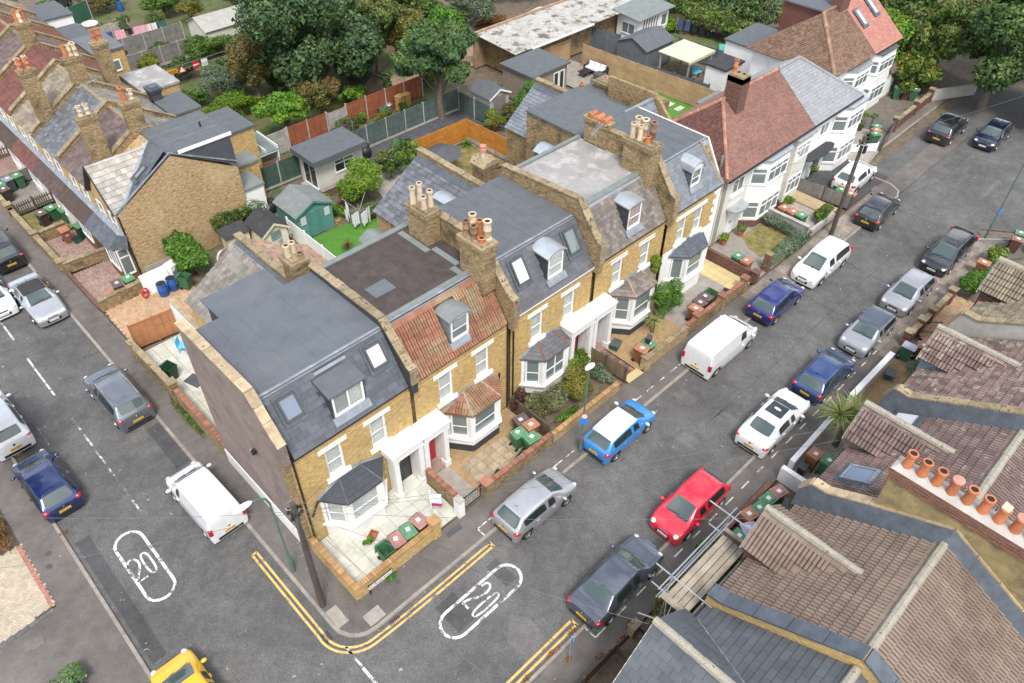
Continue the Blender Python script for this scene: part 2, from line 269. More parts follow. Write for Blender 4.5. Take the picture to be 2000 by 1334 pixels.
# ---------------------------------------------------------------- mesh helpers
class MB:
    def __init__(s): s.v = []; s.f = []; s.m = []
    def add(s, vs, fs, mi=0):
        n = len(s.v); s.v += [tuple(v) for v in vs]; s.f += [[i+n for i in f] for f in fs]; s.m += [mi]*len(fs); return s
    def box(s, x0, x1, y0, y1, z0, z1, mi=0):
        return s.add([(x0, y0, z0), (x1, y0, z0), (x1, y1, z0), (x0, y1, z0), (x0, y0, z1), (x1, y0, z1), (x1, y1, z1), (x0, y1, z1)],
                     [(0, 3, 2, 1), (4, 5, 6, 7), (0, 1, 5, 4), (1, 2, 6, 5), (2, 3, 7, 6), (3, 0, 4, 7)], mi)
    def prism(s, poly, d, mi=0):
        n = len(poly); d = Vector(d); a = [Vector(p) for p in poly]
        nn = sum(((a[i]-a[0]).cross(a[(i+1) % n]-a[0]) for i in range(n)), Vector())
        if nn.dot(d) > 0: a = a[::-1]
        b = [p+d for p in a]
        return s.add(a+b, [list(range(n)), list(range(2*n-1, n-1, -1))]+[[(i+1) % n, i, i+n, (i+1) % n+n] for i in range(n)], mi)
    def poly(s, pts, mi=0): return s.add(pts, [list(range(len(pts)))], mi)
    def tube(s, pts, r, n=8, mi=0):
        pts = [Vector(p) for p in pts]; rs = r if isinstance(r, (list, tuple)) else [r]*len(pts); vs = []; u = None
        for i, p in enumerate(pts):
            d = (pts[min(i+1, len(pts)-1)]-pts[max(i-1, 0)]).normalized()
            if u is None: u = d.orthogonal().normalized()
            else:
                u = (u-d*u.dot(d)); u = u.normalized() if u.length > 1e-6 else d.orthogonal().normalized()
            w = d.cross(u)
            vs += [p+(u*math.cos(2*math.pi*k/n)+w*math.sin(2*math.pi*k/n))*rs[i] for k in range(n)]
        fs = [[i*n+k, i*n+(k+1) % n, (i+1)*n+(k+1) % n, (i+1)*n+k] for i in range(len(pts)-1) for k in range(n)]
        fs += [list(range(n))[::-1], [(len(pts)-1)*n+k for k in range(n)]]
        return s.add(vs, fs, mi)
    def lathe(s, prof, c=(0, 0, 0), n=12, mi=0, axis='z', caps=True):
        vs = []
        for r, z in prof:
            for k in range(n):
                a = 2*math.pi*k/n; x, y = r*math.cos(a), r*math.sin(a)
                vs.append((c[0]+x, c[1]+y, c[2]+z) if axis == 'z' else (c[0]+x, c[1]+z, c[2]+y) if axis == 'y' else (c[0]+z, c[1]+x, c[2]+y))
        fs = [[i*n+k, i*n+(k+1) % n, (i+1)*n+(k+1) % n, (i+1)*n+k] for i in range(len(prof)-1) for k in range(n)]
        if caps: fs += [list(range(n))[::-1], [(len(prof)-1)*n+k for k in range(n)]]
        return s.add(vs, fs, mi)
    def ball(s, c, r, mi=0, nu=10, nv=7):
        rx, ry, rz = r if isinstance(r, (tuple, list)) else (r, r, r); vs = []
        for j in range(1, nv):
            t = math.pi*j/nv
            for k in range(nu):
                a = 2*math.pi*k/nu; vs.append((c[0]+rx*math.sin(t)*math.cos(a), c[1]+ry*math.sin(t)*math.sin(a), c[2]+rz*math.cos(t)))
        vs += [(c[0], c[1], c[2]+rz), (c[0], c[1], c[2]-rz)]; T = len(vs)-2
        fs = [[j*nu+k, (j+1)*nu+k, (j+1)*nu+(k+1) % nu, j*nu+(k+1) % nu] for j in range(nv-2) for k in range(nu)]
        fs += [[T, k, (k+1) % nu] for k in range(nu)]+[[T+1, (nv-2)*nu+(k+1) % nu, (nv-2)*nu+k] for k in range(nu)]
        return s.add(vs, fs, mi)
    def mesh(s, name, mats, smooth=False):
        me = bpy.data.meshes.new(name); me.from_pydata(s.v, [], s.f)
        for m in (mats if isinstance(mats, (list, tuple)) else [mats]): me.materials.append(m)
        if any(s.m): me.polygons.foreach_set('material_index', s.m)
        if smooth:
            me.polygons.foreach_set('use_smooth', [True]*len(me.polygons)); me.set_sharp_from_angle(angle=rad(smooth if smooth is not True else 40))
        me.update(); return me
def tag(o, label=None, cat=None, group=None, kind=None):
    for k, v in (('label', label), ('category', cat), ('group', group), ('kind', kind)):
        if v: o[k] = v
    return o
WORLD = {}
def setpar(o, parent):
    o.parent = parent
    if parent.name in WORLD: o.matrix_parent_inverse = Matrix.Translation(-WORLD[parent.name])
    return o
def ob(name, mb, mats=None, parent=None, loc=None, rot=None, smooth=False, **tg):
    me = mb.mesh(name, mats, smooth) if isinstance(mb, MB) else mb
    o = bpy.data.objects.new(name, me); COL.objects.link(o)
    if parent: setpar(o, parent)
    if loc: o.location = loc
    if rot: o.rotation_euler = rot if isinstance(rot, (tuple, list)) else (0, 0, rot)
    tag(o, **tg); return o
def thing(name, label, cat, loc=(0, 0, 0), rz=0, group=None):
    o = bpy.data.objects.new(name, None); COL.objects.link(o); o.empty_display_size = .3
    o.location = loc; o.rotation_euler = (0, 0, rz); return tag(o, label, cat, group)
def wthing(name, label, cat, loc=(0, 0, 0), group=None):
    """a thing whose parts are written in world coordinates; its Empty stands at its base"""
    o = thing(name, label, cat, loc, 0, group); WORLD[o.name] = Vector(loc); return o
def copy_tree(o, parent=None, **kw):
    c = o.copy(); COL.objects.link(c)
    if parent: c.parent = parent
    for ch in o.children: copy_tree(ch, c)
    return c
def struct(name, mb, mats, parent=None, **k):
    return ob(name, mb, mats, parent, kind='structure' if parent is None else None, **k)
def text(body, size, mat, parent, loc, rot, name='lettering', extrude=.003, align='CENTER'):
    cu = bpy.data.curves.new(name, 'FONT'); cu.body = body; cu.size = size; cu.align_x = align; cu.align_y = 'CENTER'; cu.extrude = extrude; cu.resolution_u = 2
    tmp = bpy.data.objects.new('tmp', cu); COL.objects.link(tmp); me = bpy.data.meshes.new_from_object(tmp.evaluated_get(bpy.context.evaluated_depsgraph_get())); bpy.data.objects.remove(tmp); me.name = name; me.materials.clear(); me.materials.append(mat); o = bpy.data.objects.new(name, me); COL.objects.link(o); setpar(o, parent); o.location = loc; o.rotation_euler = rot; return o
def inpoly(x, y, P):
    c = False; j = len(P)-1
    for i in range(len(P)):
        if (P[i][1] > y) != (P[j][1] > y) and x < (P[j][0]-P[i][0])*(y-P[i][1])/(P[j][1]-P[i][1])+P[i][0]: c = not c
        j = i
    return c
TILE_MESH = {}
def tile_mesh(kind, w, h, mat, mode='flat'):
    k = (kind, round(w, 3), round(h, 3), mat.name, mode)
    if k not in TILE_MESH:
        b = MB(); L = h*1.12; t = .014 if mode == 'flat' else .03
        if mode == 'flat': prof = [(-w/2+.004, 0), (w/2-.004, 0)]
        elif mode == 'roll': prof = [(-w/2+.006, 0), (-w*.42, .035), (-w*.2, .052), (w*.1, .05), (w*.3, .03), (w*.4, 0), (w/2-.006, 0)]
        else: prof = [(-w/2+.008, -.005), (-w*.44, .06), (-w*.3, .075), (-w*.1, .06), (-w*.05, -.005), (w*.0, -.005), (w*.04, .06), (w*.2, .075), (w*.38, .06), (w/2-.014, -.005)]
        n = len(prof); lift = .034 if mode == 'flat' else .055
        vs = [(x, 0, z+lift+t) for x, z in prof]+[(x, L, z+t*.5) for x, z in prof]+[(x, 0, z*.6-.004) for x, z in prof]
        fs = [[i, i+1, n+i+1, n+i] for i in range(n-1)]+[[2*n+i, 2*n+i+1, i+1, i] for i in range(n-1)]+[[2*n, 0, n], [3*n-1, 2*n-1, n-1]]
        b.add(vs, fs); TILE_MESH[k] = b.mesh(kind, mat)
    return TILE_MESH[k]
def slope(parent, pts, tw, th, mat, kind='slate', mode='flat', stag=True, limit=300, base=None, basename='roof_base', thick=.05, holes=(), jit=.006, budget=None):
    """pts: 3-D polygon, first edge is the eave. Covers it with lapped slates or tiles; the first `limit` are objects, the rest one joined part."""
    p = [Vector(q) for q in pts]; u = (p[1]-p[0]).normalized(); n = u.cross(p[2]-p[0]).normalized()
    if n.z < 0: n = -n
    v = n.cross(u)
    if v.dot(p[2]-p[0]) < 0: v = -v
    if u.cross(v).dot(n) < 0: u = -u; 
    o0 = p[0]; P2 = [((q-o0).dot(u), (q-o0).dot(v)) for q in p]
    if basename:
        b = MB(); b.prism([q-n*(thick+.004) for q in p], n*thick); ob(basename, b, base or mat, parent)
    us = [a[0] for a in P2]; vs = [a[1] for a in P2]; rot = Matrix((u, v, n)).transposed()
    H2 = [[((Vector(q)-o0).dot(u), (Vector(q)-o0).dot(v)) for q in h] for h in holes]
    H2 = [[(cx+(a-cx)*.9, cy+(c-cy)*.9) for a, c in h] for h in H2 for cx, cy in [(sum(a for a, _ in h)/len(h), sum(c for _, c in h)/len(h))]]
    if sum(P2[i][0]*P2[(i+1) % len(P2)][1]-P2[(i+1) % len(P2)][0]*P2[i][1] for i in range(len(P2))) < 0: P2 = P2[::-1]
    join = MB()
    rows = int((max(vs)-min(vs))/th)+1; items = []
    me = tile_mesh(kind, tw, th, mat, mode)
    for r in range(rows):
        y = min(vs)+r*th; off = (tw/2 if (stag and r % 2) else 0)
        k0 = int(math.floor((min(us)-off)/tw))-1
        for k in range(k0, int((max(us)-min(us))/tw)+k0+4):
            x = k*tw+off+tw/2
            if any(inpoly(x, y+th*.5, h) for h in H2): continue
            Q = [(x-tw/2+.004, y), (x+tw/2-.004, y), (x+tw/2-.004, y+th), (x-tw/2+.004, y+th)]; n0 = len(Q); cut = False
            for i in range(len(P2)):        # cut the pieces that cross an edge, as a roofer does
                (ax, ay), (bx, by) = P2[i], P2[(i+1) % len(P2)]; out = []; sd = [(bx-ax)*(q[1]-ay)-(by-ay)*(q[0]-ax) for q in Q]
                for j in range(len(Q)):
                    s0, s1 = sd[j], sd[(j+1) % len(Q)]; q0, q1 = Q[j], Q[(j+1) % len(Q)]
                    if s0 >= -1e-4: out.append(q0)
                    if (s0 > 1e-4 and s1 < -1e-4) or (s0 < -1e-4 and s1 > 1e-4): f = s0/(s0-s1); out.append((q0[0]+(q1[0]-q0[0])*f, q0[1]+(q1[1]-q0[1])*f)); cut = True
                Q = out
                if len(Q) < 3: break
            if len(Q) < 3: continue
            if not cut: items.append((x, y)); continue
            if abs(sum(Q[i][0]*Q[(i+1) % len(Q)][1]-Q[(i+1) % len(Q)][0]*Q[i][1] for i in range(len(Q))))/2 < .06*tw*th: continue
            hh = .05 if mode == 'flat' else .1; join.prism([o0+u*a+v*c+n*(hh*(1-.75*(c-y)/th)) for a, c in Q], n*-.02)
    # nearest to the camera first
    cp = Vector((-5.2, -14.1, 30)); items.sort(key=lambda a: (o0+u*a[0]+v*a[1]-cp).length)
    lim = min(limit, len(items))
    for i, (x, y) in enumerate(items):
        q = o0+u*x+v*y+n*(.002+rnd.random()*jit); a = rnd.gauss(0, .006)
        mtx = Matrix.Translation(q) @ (rot @ Matrix.Rotation(a, 3, 'Z')).to_4x4()
        if i < lim:
            o = bpy.data.objects.new(kind, me); COL.objects.link(o); setpar(o, parent); o.matrix_basis = mtx
        else:
            join.add([mtx @ vv.co for vv in me.vertices], [list(f.vertices) for f in me.polygons])
    if join.v:
        o = ob(kind+'_courses', join, mat, parent); o['kind'] = 'stuff'
    return len(items)
def wallholes(x0, x1, z0, z1, holes, y=0., d=.1, mi=0, b=None):
    """wall in local x-z plane facing -y with rectangular openings and reveals of depth d"""
    b = b or MB(); xs = sorted({x0, x1, *[h[0] for h in holes], *[h[1] for h in holes]}); zs = sorted({z0, z1, *[h[2] for h in holes], *[h[3] for h in holes]})
    for i in range(len(xs)-1):
        for j in range(len(zs)-1):
            cx, cz = (xs[i]+xs[i+1])/2, (zs[j]+zs[j+1])/2
            if not any(h[0] < cx < h[1] and h[2] < cz < h[3] for h in holes):
                b.poly([(xs[i], y, zs[j]), (xs[i+1], y, zs[j]), (xs[i+1], y, zs[j+1]), (xs[i], y, zs[j+1])], mi)
    for a, c, e, f in holes:
        b.poly([(a, y, e), (a, y+d, e), (a, y+d, f), (a, y, f)], mi); b.poly([(c, y, e), (c, y, f), (c, y+d, f), (c, y+d, e)], mi)
        b.poly([(a, y, f), (a, y+d, f), (c, y+d, f), (c, y, f)], mi); b.poly([(a, y, e), (c, y, e), (c, y+d, e), (a, y+d, e)], mi)
    return b
# ---------------------------------------------------------------- the ground
RZ = -0.10
struct('ground', MB().box(-60, 140, -60, 150, -3, -.16), m_dirt)
b = MB()
b.poly([(-6.1, -60, RZ), (0.02, -60, RZ), (0.02, 90, RZ), (-6.1, 90, RZ)])
struct('side_road', b, m_road)
b = MB()
b.poly([(0.02, -5.72, RZ), (48, -5.72, RZ), (48, .02, RZ), (1.3, .02, RZ), (0.02, 1.3, RZ)])
b.poly([(48, -5.72, RZ), (50.5, -9, RZ), (72, -9, RZ), (72, 3.2, RZ), (50, 3.2, RZ), (48, .02, RZ)])
struct('main_road', b, m_road)
def arc(cx, cy, r, a0, a1, n=10): return [(cx+r*math.cos(rad(a0+(a1-a0)*i/n)), cy+r*math.sin(rad(a0+(a1-a0)*i/n))) for i in range(n+1)]
def sheet(b, pts, z, mi=0): return b.poly([(x, y, z) for x, y in pts], mi)
# pavements as solids up to z = 0
corner = arc(1.3, 1.3, 1.15, 180, 270)
b = MB(); b.prism([(x, y, -.16) for x, y in corner+[(60, .15), (60, 1.7), (1.45, 1.7), (1.45, 80), (.15, 80)]], (0, 0, .16)); struct('corner_pavement', b, m_pave)
b = MB(); b.box(-7.65, -6.25, -10, 90, -.16, 0); b.box(-16, -7.65, -10, 10.0, -.16, -.004); struct('west_pavement', b, m_pave)
b = MB(); b.prism([(x, y, -.16) for x, y in [(1.2, -7.3), (44.4, -7.3), (50, -11.5), (52, -11.5), (46.8, -5.87), (1.2, -5.87)]], (0, 0, .16)); struct('south_pavement', b, m_pave)
b = MB(); b.prism([(x, y, -.16) for x, y in [(60, 1.7), (47.7, 1.7), (49.5, 3.35), (51.5, 3.9), (66, 4.2), (66, 6), (47, 6), (47, .15), (48.5, .15)]], (0, 0, .156)); struct('east_pavement', b, m_pave2)
def kerb(pts, name='kerb', off=0.15, z0=-.16, z1=.012, L=.92):
    root = wthing(name, None, None, (pts[0][0], pts[0][1], 0)); root['kind'] = 'structure'
    for i in range(len(pts)-1):
        a, c = Vector((*pts[i], 0)), Vector((*pts[i+1], 0)); d = (c-a); n = max(1, round(d.length/L)); d /= n; ln = d.length
        key = ('kerb', round(ln, 2), off)
        if key not in TILE_MESH: TILE_MESH[key] = MB().prism([(0.006, 0, z0), (ln-.006, 0, z0), (ln-.006, 0, z1-.02), (0.006, 0, z1-.02)], (0, off, 0)).box(.006, ln-.006, .02 if off > 0 else off, off if off > 0 else -.02, z1-.03, z1).mesh('kerb_stone', m_kerb)
        for k in range(n):
            o = bpy.data.objects.new('kerb_stone', TILE_MESH[key]); COL.objects.link(o); setpar(o, root)
            q = a+d*k; o.location = (q.x, q.y, rnd.gauss(0, .004)); o.rotation_euler = (rnd.gauss(0, .008), rnd.gauss(0, .004), math.atan2(d.y, d.x))
kerb([(0, 60), (0, 1.3)] , off=.15); kerb(arc(1.3, 1.3, 1.3, 180, 270, 5)); kerb([(1.3, 0), (47.6, 0)]); kerb([(47.6, 0), (48.4, .3), (48.9, 1.2), (48.9, 2.6), (50, 3.6), (52, 4.0), (63.5, 4.1)])
kerb([(-6.1, -5), (-6.1, 62)], off=.15); kerb([(46.3, -5.72), (1.5, -5.72)], off=.15); kerb([(51, -11), (48.6, -8), (46.3, -5.72)])
# road patches, covers and markings: thin sheets 4 mm apart
def marks(name, mat, polys, z):
    b = MB()
    for p in polys: b.poly([(x, y, z) for x, y in p])
    return struct(name, b, mat)
def ribbon(pts, w, closed=False):
    out = []; n = len(pts); L = []; Rr = []
    for i in range(n):
        a = Vector(pts[i-1] if (i or closed) else pts[i]); c = Vector(pts[(i+1) % n] if (i < n-1 or closed) else pts[i]); d = (c-a).normalized(); p = Vector(pts[i]); nn = Vector((-d.y, d.x))
        L.append(p+nn*w/2); Rr.append(p-nn*w/2)
    for i in range(n if closed else n-1): out.append([L[i], L[(i+1) % n], Rr[(i+1) % n], Rr[i]])
    return out
def rect(x0, x1, y0, y1): return [(x0, y0), (x1, y0), (x1, y1), (x0, y1)]
Z1, Z2, Z3 = RZ+.004, RZ+.008, RZ+.012
marks('road_patch', m_patch, [[(20.5, -.35), (21.3, -.5), (21.1, -1.65), (20.4, -1.55)], [(20.85, -2.73), (21.5, -2.73), (21.5, -4.2), (20.85, -4.25)], [(5.6, -3.3), (6.1, -3.9), (6.0, -5.0), (4.9, -5.2), (4.7, -4.1)], rect(52, 54.6, -2.3, -2.0), rect(54.6, 56.2, -1.9, -1.7), rect(51.6, 55.5, -4.3, -4.0), rect(18.2, 18.9, -3.3, -2.4)], Z1)
marks('road_dark_patch', m_patch2, [rect(3.6, 4.6, -.9, -2.4), rect(-.72, -.04, 13.2, 16.6), rect(6.4, 7.0, -1.0, -2.3), rect(-5.9, -5.3, 5, 12.5), [(29, -5.6), (33.4, -5.5), (33.4, -5), (29, -5.1)], rect(9, 13, -5.65, -5.3)], Z1)
st = lambda cx0, cx1, cy, r: [(cx1, cy-r)]+arc(cx1, cy, r, -90, 90, 9)[1:-1]+[(cx1, cy+r)]+[(cx0, cy+r)]+arc(cx0, cy, r, 90, 270, 9)[1:-1]+[(cx0, cy-r)]
ov = [(-y+0, x) for x, y in st(7.9, 10.85, 4.18, .6)]
two = lambda s: [(s[0]+s[2]*a, s[1]+s[3]*c) for a, c in [(0.0, .78), (.05, .9), (.2, .98), (.5, 1.0), (.8, .95), (.97, .8), (.97, .66), (.8, .5), (.5, .36), (.2, .2), (.05, .03), (.05, .03), (1., .03)]]
def zer(s): return [(s[0]+s[2]*(.5+.5*math.copysign(abs(math.cos(t))**.75, math.cos(t))), s[1]+s[3]*(.5+.5*math.copysign(abs(math.sin(t))**.75, math.sin(t)))) for t in [2*math.pi*k/30 for k in range(30)]]
tw = two((-4.72, 8.72, .42, 1.28)); zr = zer((-4.16, 8.75, .32, 1.22))
marks('speed_limit_roundel', m_white, ribbon(ov, .13, True)+ribbon(tw, .1)+ribbon(zr, .09, True), Z3)
ov2 = st(3.75, 6.7, -2.0, .62); rt = lambda P: [(x, y) for x, y in P]
tw2 = [(4.52+c*1.45, -1.52-a*.38) for a, c in two((0, 0, 1, 1))]; zr2 = [(4.5+c*1.42, -2.12-a*.3) for a, c in zer((0, 0, 1, 1))]
marks('speed_limit_roundel', m_white, ribbon(ov2, .13, True)+ribbon(tw2, .1)+ribbon(zr2, .09, True), Z3)
o_l = [(-.58, 6.55), (-.6, 3), (-.6, 1.35)]+arc(1.0, 1.2, 1.62, 183, 265, 9)+[(1.9, -.46), (4, -.49), (7.35, -.47)]
i_l = [(-.37, 6.55), (-.38, 3), (-.38, 1.4)]+arc(1.0, 1.2, 1.4, 183, 265, 9)+[(1.9, -.25), (4, -.27), (7.35, -.25)]
marks('double_yellow_lines', m_yellow, ribbon(o_l, .1)+ribbon(i_l, .1)+[rect(7.28, 7.4, -.5, -.2), rect(-.6, -.34, 6.5, 6.6)], Z2)
marks('double_yellow_lines', m_yellow, ribbon([(-2, -5.24), (7.3, -5.23)], .11)+ribbon([(-2, -5.5), (7.3, -5.5)], .11)+[rect(7.24, 7.34, -5.56, -5.18)], Z2)
marks('centre_line', m_white, [rect(-3.15, -3.05, a, c) for a, c in ((22.1, 26), (28, 32), (34, 38), (40, 44))]+[rect(-.12, .0, -3.0, -.86)], Z2)
marks('worn_centre_line', m_whitew, [rect(-3.12, -3.03, a, a+1.1) for a in (13.2, 14.5, 15.9, 17.3, 18.8, 12.1)]+[rect(-.1, 0.0, -.8, .3)]+[rect(-4.62, -4.55, a, a+.5) for a in (16.5, 17.7, 19, 20)], Z2)
marks('pavement_parking_line', m_white, [rect(a, a+.62, .59, .65) for a in [8.05, 9.2, 10.3, 11.4, 12.4, 13.25, 14.3, 15.4, 16.5, 17.6, 18.5, 19.6, 20.5, 21.6, 22.4, 23.5, 35.0, 36.5, 37.8, 38.9, 40.1, 41.2]]+[rect(7.36, 7.96, .6, .66), rect(7.36, 7.42, .1, .66)], .008)
marks('pavement_parking_line', m_white, [rect(7.4+k*1.31, 8.02+k*1.31, -6.46, -6.4) for k in range(28)]+[rect(7.36, 7.42, -6.43, -5.74)], .008)
# pavement covers and paving slabs
cov = struct('inspection_cover', MB().box(.17, .68, 1.08, 2.03, -.05, .012).box(.4, .46, 1.5, 1.66, 0, .016), m_slab); struct('inspection_cover', MB().box(1.16, 1.93, .23, .82, -.05, .012).box(1.5, 1.6, .5, .56, 0, .016), m_slab)
struct('inspection_cover', MB().prism([(6.15, 1.18, 0), (6.95, 1.12, 0), (6.97, 1.38, 0), (6.17, 1.44, 0)], (0, 0, .01)), m_dgrey); struct('inspection_cover', MB().prism([(-9.2, 9.3, -.004), (-8.5, 9.15, -.004), (-8.6, 8.68, -.004), (-9.25, 8.82, -.004)], (0, 0, .012)), m_pave2)
for x, y in ((-6.95, 12.74), (-7.15, 12.06), (3.2, 1.05)): struct('stopcock_cover', MB().lathe([(.13, 0), (.13, .012)], (x, y, 0)), m_dgrey)
def grate(x0, x1, y0, y1, lab):
    t = wthing('drain_grate', lab, 'drain', ((x0+x1)/2, (y0+y1)/2, RZ)); ob('frame', MB().box(x0, x1, y0, y1, RZ, RZ+.006), m_hole, t)  # near-black sheet under the bars paints the dark of the gully
    n = 7
    for i in range(n):
        a = x0+(x1-x0)*(i+.1)/n; ob('bar', MB().box(a, a+(x1-x0)*.5/n, y0+.02, y1-.02, RZ+.006, RZ+.02), m_dgrey, t)
grate(-.53, -.2, .96, 1.4, 'iron drain grate where the yellow lines bend round the corner'); grate(1.8, 2.3, -.3, -.08, 'iron drain grate in the yellow lines beside the pale pavement cover')
def slabs(name, x0, x1, y0, y1, nx, ny, mat, parent=None, z=0, gap=.012, th=.02, bond=False, kind=None, skip=0, pname='paving_slab'):
    r = parent or wthing(name, None, None, (x0, y0, z))
    if not parent: r['kind'] = 'structure'
    w, h = (x1-x0)/nx, (y1-y0)/ny
    key = (pname, round(w, 3), round(h, 3), mat.name)
    if key not in TILE_MESH: TILE_MESH[key] = MB().box(-w/2+gap/2, w/2-gap/2, -h/2+gap/2, h/2-gap/2, -.01, th).mesh(pname, mat)
    for j in range(ny):
        for i in range(nx-(1 if bond and j % 2 else 0)):
            if skip and rnd.random() < skip: continue
            o = bpy.data.objects.new(pname, TILE_MESH[key]); COL.objects.link(o); setpar(o, r)
            o.location = (x0+(i+.5+(.5 if bond and j % 2 else 0))*w, y0+(j+.5)*h, z+rnd.gauss(0, .002)); o.rotation_euler = (rnd.gauss(0, .004), rnd.gauss(0, .004), rnd.gauss(0, .004))
    return r
m_patio = M('pale_patio_slab', (.50, .50, .44), var=.12, isl=.07, fine=.06, stain=((.34, .33, .28), 1.2, .55, .75)); m_flag = M('stone_flag', (.34, .27, .185), var=.25, isl=.15, fine=.2, spots=((.15, .12, .08), 6, .6)); m_butter = M('buff_slab', (.52, .42, .21), var=.1, isl=.08, fine=.05)
m_block = M('brindle_block', (.30, .205, .17), var=.2, isl=.2, fine=.12); m_blockc = M('cream_block', (.43, .365, .275), var=.12, isl=.12, fine=.1); m_blockt = M('tan_block', (.42, .28, .17), var=.15, isl=.16, fine=.1); m_blockg = M('charcoal_block', (.12, .115, .115), isl=.2); m_blockr = M('red_block', (.33, .14, .10), isl=.2)
m_pslab = M('pavement_slab', (.22, .185, .155), var=.2, isl=.22, fine=.12, stain=((.14, .12, .10), 1.5, .5, .7))
slabs('south_paving', 31.2, 46.6, -7.25, -5.9, 22, 2, m_pslab, th=.012, bond=True); slabs('north_paving', 29.6, 46.8, .2, 1.6, 23, 2, m_pslab, th=.012, bond=True)
def blocks(name, poly, mat, z=0, bw=.2, bh=.1, herring=True, ang=0.0, gap=.01, th=.02, rows=None):
    xs = [p[0] for p in poly]; ys = [p[1] for p in poly]; b = MB(); ca, sa = math.cos(rad(ang)), math.sin(rad(ang)); mx, my = sum(xs)/len(xs), sum(ys)/len(ys); R = max(max(xs)-min(xs), max(ys)-min(ys))*.75
    def put(x, y, w, h):
        X, Y = mx+x*ca-y*sa, my+x*sa+y*ca
        if not inpoly(X, Y, poly): return
        q = [(-w/2+gap/2, -h/2+gap/2), (w/2-gap/2, -h/2+gap/2), (w/2-gap/2, h/2-gap/2), (-w/2+gap/2, h/2-gap/2)]
        q = [(X+a*ca-c*sa, Y+a*sa+c*ca) for a, c in q]; zz = z+th+rnd.gauss(0, .0015); n = len(b.v)
        b.v += [(a, c, z-.01) for a, c in q]+[(a, c, zz) for a, c in q]; b.f += [[n+4, n+5, n+6, n+7]]+[[n+i, n+(i+1) % 4, n+4+(i+1) % 4, n+4+i] for i in range(4)]; b.m += [0]*5
    N_ = int(R/bh)+2
    if herring:
        for i in range(-N_, N_+1):
            for j in range(-N_, N_+1):
                k = (i-j) % 4
                if k == 0: put(i*bh+bh/2, j*bh, bw, bh)
                elif k == 2: put(i*bh, j*bh-bh/2, bh, bw)
    else:
        for j in range(-N_, N_+1):
            for i in range(-N_, N_+1): put(i*bw+(bw/2 if j % 2 else 0), j*bh, bw, bh)
    r = struct(name, MB().prism([(x, y, z-.05) for x, y in poly], (0, 0, .052)), m_dirt)
    o = ob('paving_block', b, mat, r); o['kind'] = 'stuff'; return r
marks('road_joint', m_patch2, sum([ribbon([(x+rnd.gauss(0, .06), .02-5.7*k/12) for k in range(13)], .07) for x in (33.0, 37.8, 46.2)], [])+ribbon([(47.5, 0), (52, -1.2), (58, -1.0), (66, -1.5)], .06)+ribbon([(20, -2.9), (27, -3.0), (36, -2.85), (46, -2.95)], .04), Z1)
# ---------------------------------------------------------------- house parts
def window(parent, loc, w, h, rot=0, style='sash', mat=None, glass=None, lintel=None, sill=None, curtain=None, fr=.055, depth=.09, name='window', open_=False, interior=True):
    """local frame: origin at the bottom centre of the opening, wall face at y=0, looking along -y; the frame sits `depth` back"""
    mat = mat or m_upvc; glass = glass or m_glass; y = depth; f = ob(name, MB().box(-w/2, -w/2+fr, y-.03, y+.05, 0, h).box(w/2-fr, w/2, y-.03, y+.05, 0, h).box(-w/2+fr, w/2-fr, y-.03, y+.05, h-fr, h).box(-w/2+fr, w/2-fr, y-.045, y+.05, 0, fr*1.4), mat, parent, loc, rot)
    if interior: ob('interior', MB().box(-w/2, w/2, y+.16, y+.2, 0, h), m_inner, f)  # dark board behind the glass paints the unlit room
    def pane(x0, x1, z0, z1, yy=0., b=.035, nm='pane'):
        p = ob(nm, MB().box(x0+b, x1-b, y+yy+.004, y+yy+.014, z0+b, z1-b), m_glasst if curtain else glass, f)
        ob('sash', MB().box(x0, x0+b, y+yy-.02, y+yy+.03, z0, z1).box(x1-b, x1, y+yy-.02, y+yy+.03, z0, z1).box(x0+b, x1-b, y+yy-.02, y+yy+.03, z0, z0+b).box(x0+b, x1-b, y+yy-.02, y+yy+.03, z1-b, z1), mat, f)
    a, c = -w/2+fr, w/2-fr; t, e = fr*1.4, h-fr
    if style == 'sash': pane(a, c, t, h*.47, .018); pane(a, c, h*.45, e, -.0)
    elif style == 'top': pane(a, c, t, h*.68); pane(a, c, h*.69, e)
    elif style == 'two': pane(a, 0, t, e); pane(0, c, t, e)
    elif style == 'three': pane(a, a/3, t, e); pane(a/3, c/3, t, e); pane(c/3, c, t, e)
    elif style == 'threetop':
        for q, r_ in ((a, a/3), (a/3, c/3), (c/3, c)): pane(q, r_, t, h*.68); pane(q, r_, h*.69, e)
    elif style == 'twotop':
        for q, r_ in ((a, 0), (0, c)): pane(q, r_, t, h*.68); pane(q, r_, h*.69, e)
    elif style == 'grid':
        for q, r_ in ((a, 0), (0, c)): pane(q, r_, t, h*.47); pane(q, r_, h*.47, e)
    else: pane(a, c, t, e)
    if curtain:
        x0, x1 = (-w/2+.03, w/2-.03) if curtain[1] == 'full' else (0.02, w/2-.03); n = int((x1-x0)/.045); b = MB()
        P = [(x0+(x1-x0)*i/n, y+.09+.022*math.sin(i*1.9+rnd.random())) for i in range(n+1)]
        for i in range(n): b.poly([(P[i][0], P[i][1], 0.04), (P[i+1][0], P[i+1][1], .04), (P[i+1][0], P[i+1][1], h-.03), (P[i][0], P[i][1], h-.03)])
        ob('curtain', b, curtain[0], f, smooth=70)
    if lintel: ob('lintel', MB().box(-lintel/2, lintel/2, -.03, .05, h-.02, h+.22), m_render, f)
    if sill: ob('sill', MB().box(-sill/2, sill/2, -.11, .08, -.2, .02), m_render, f)
    return f
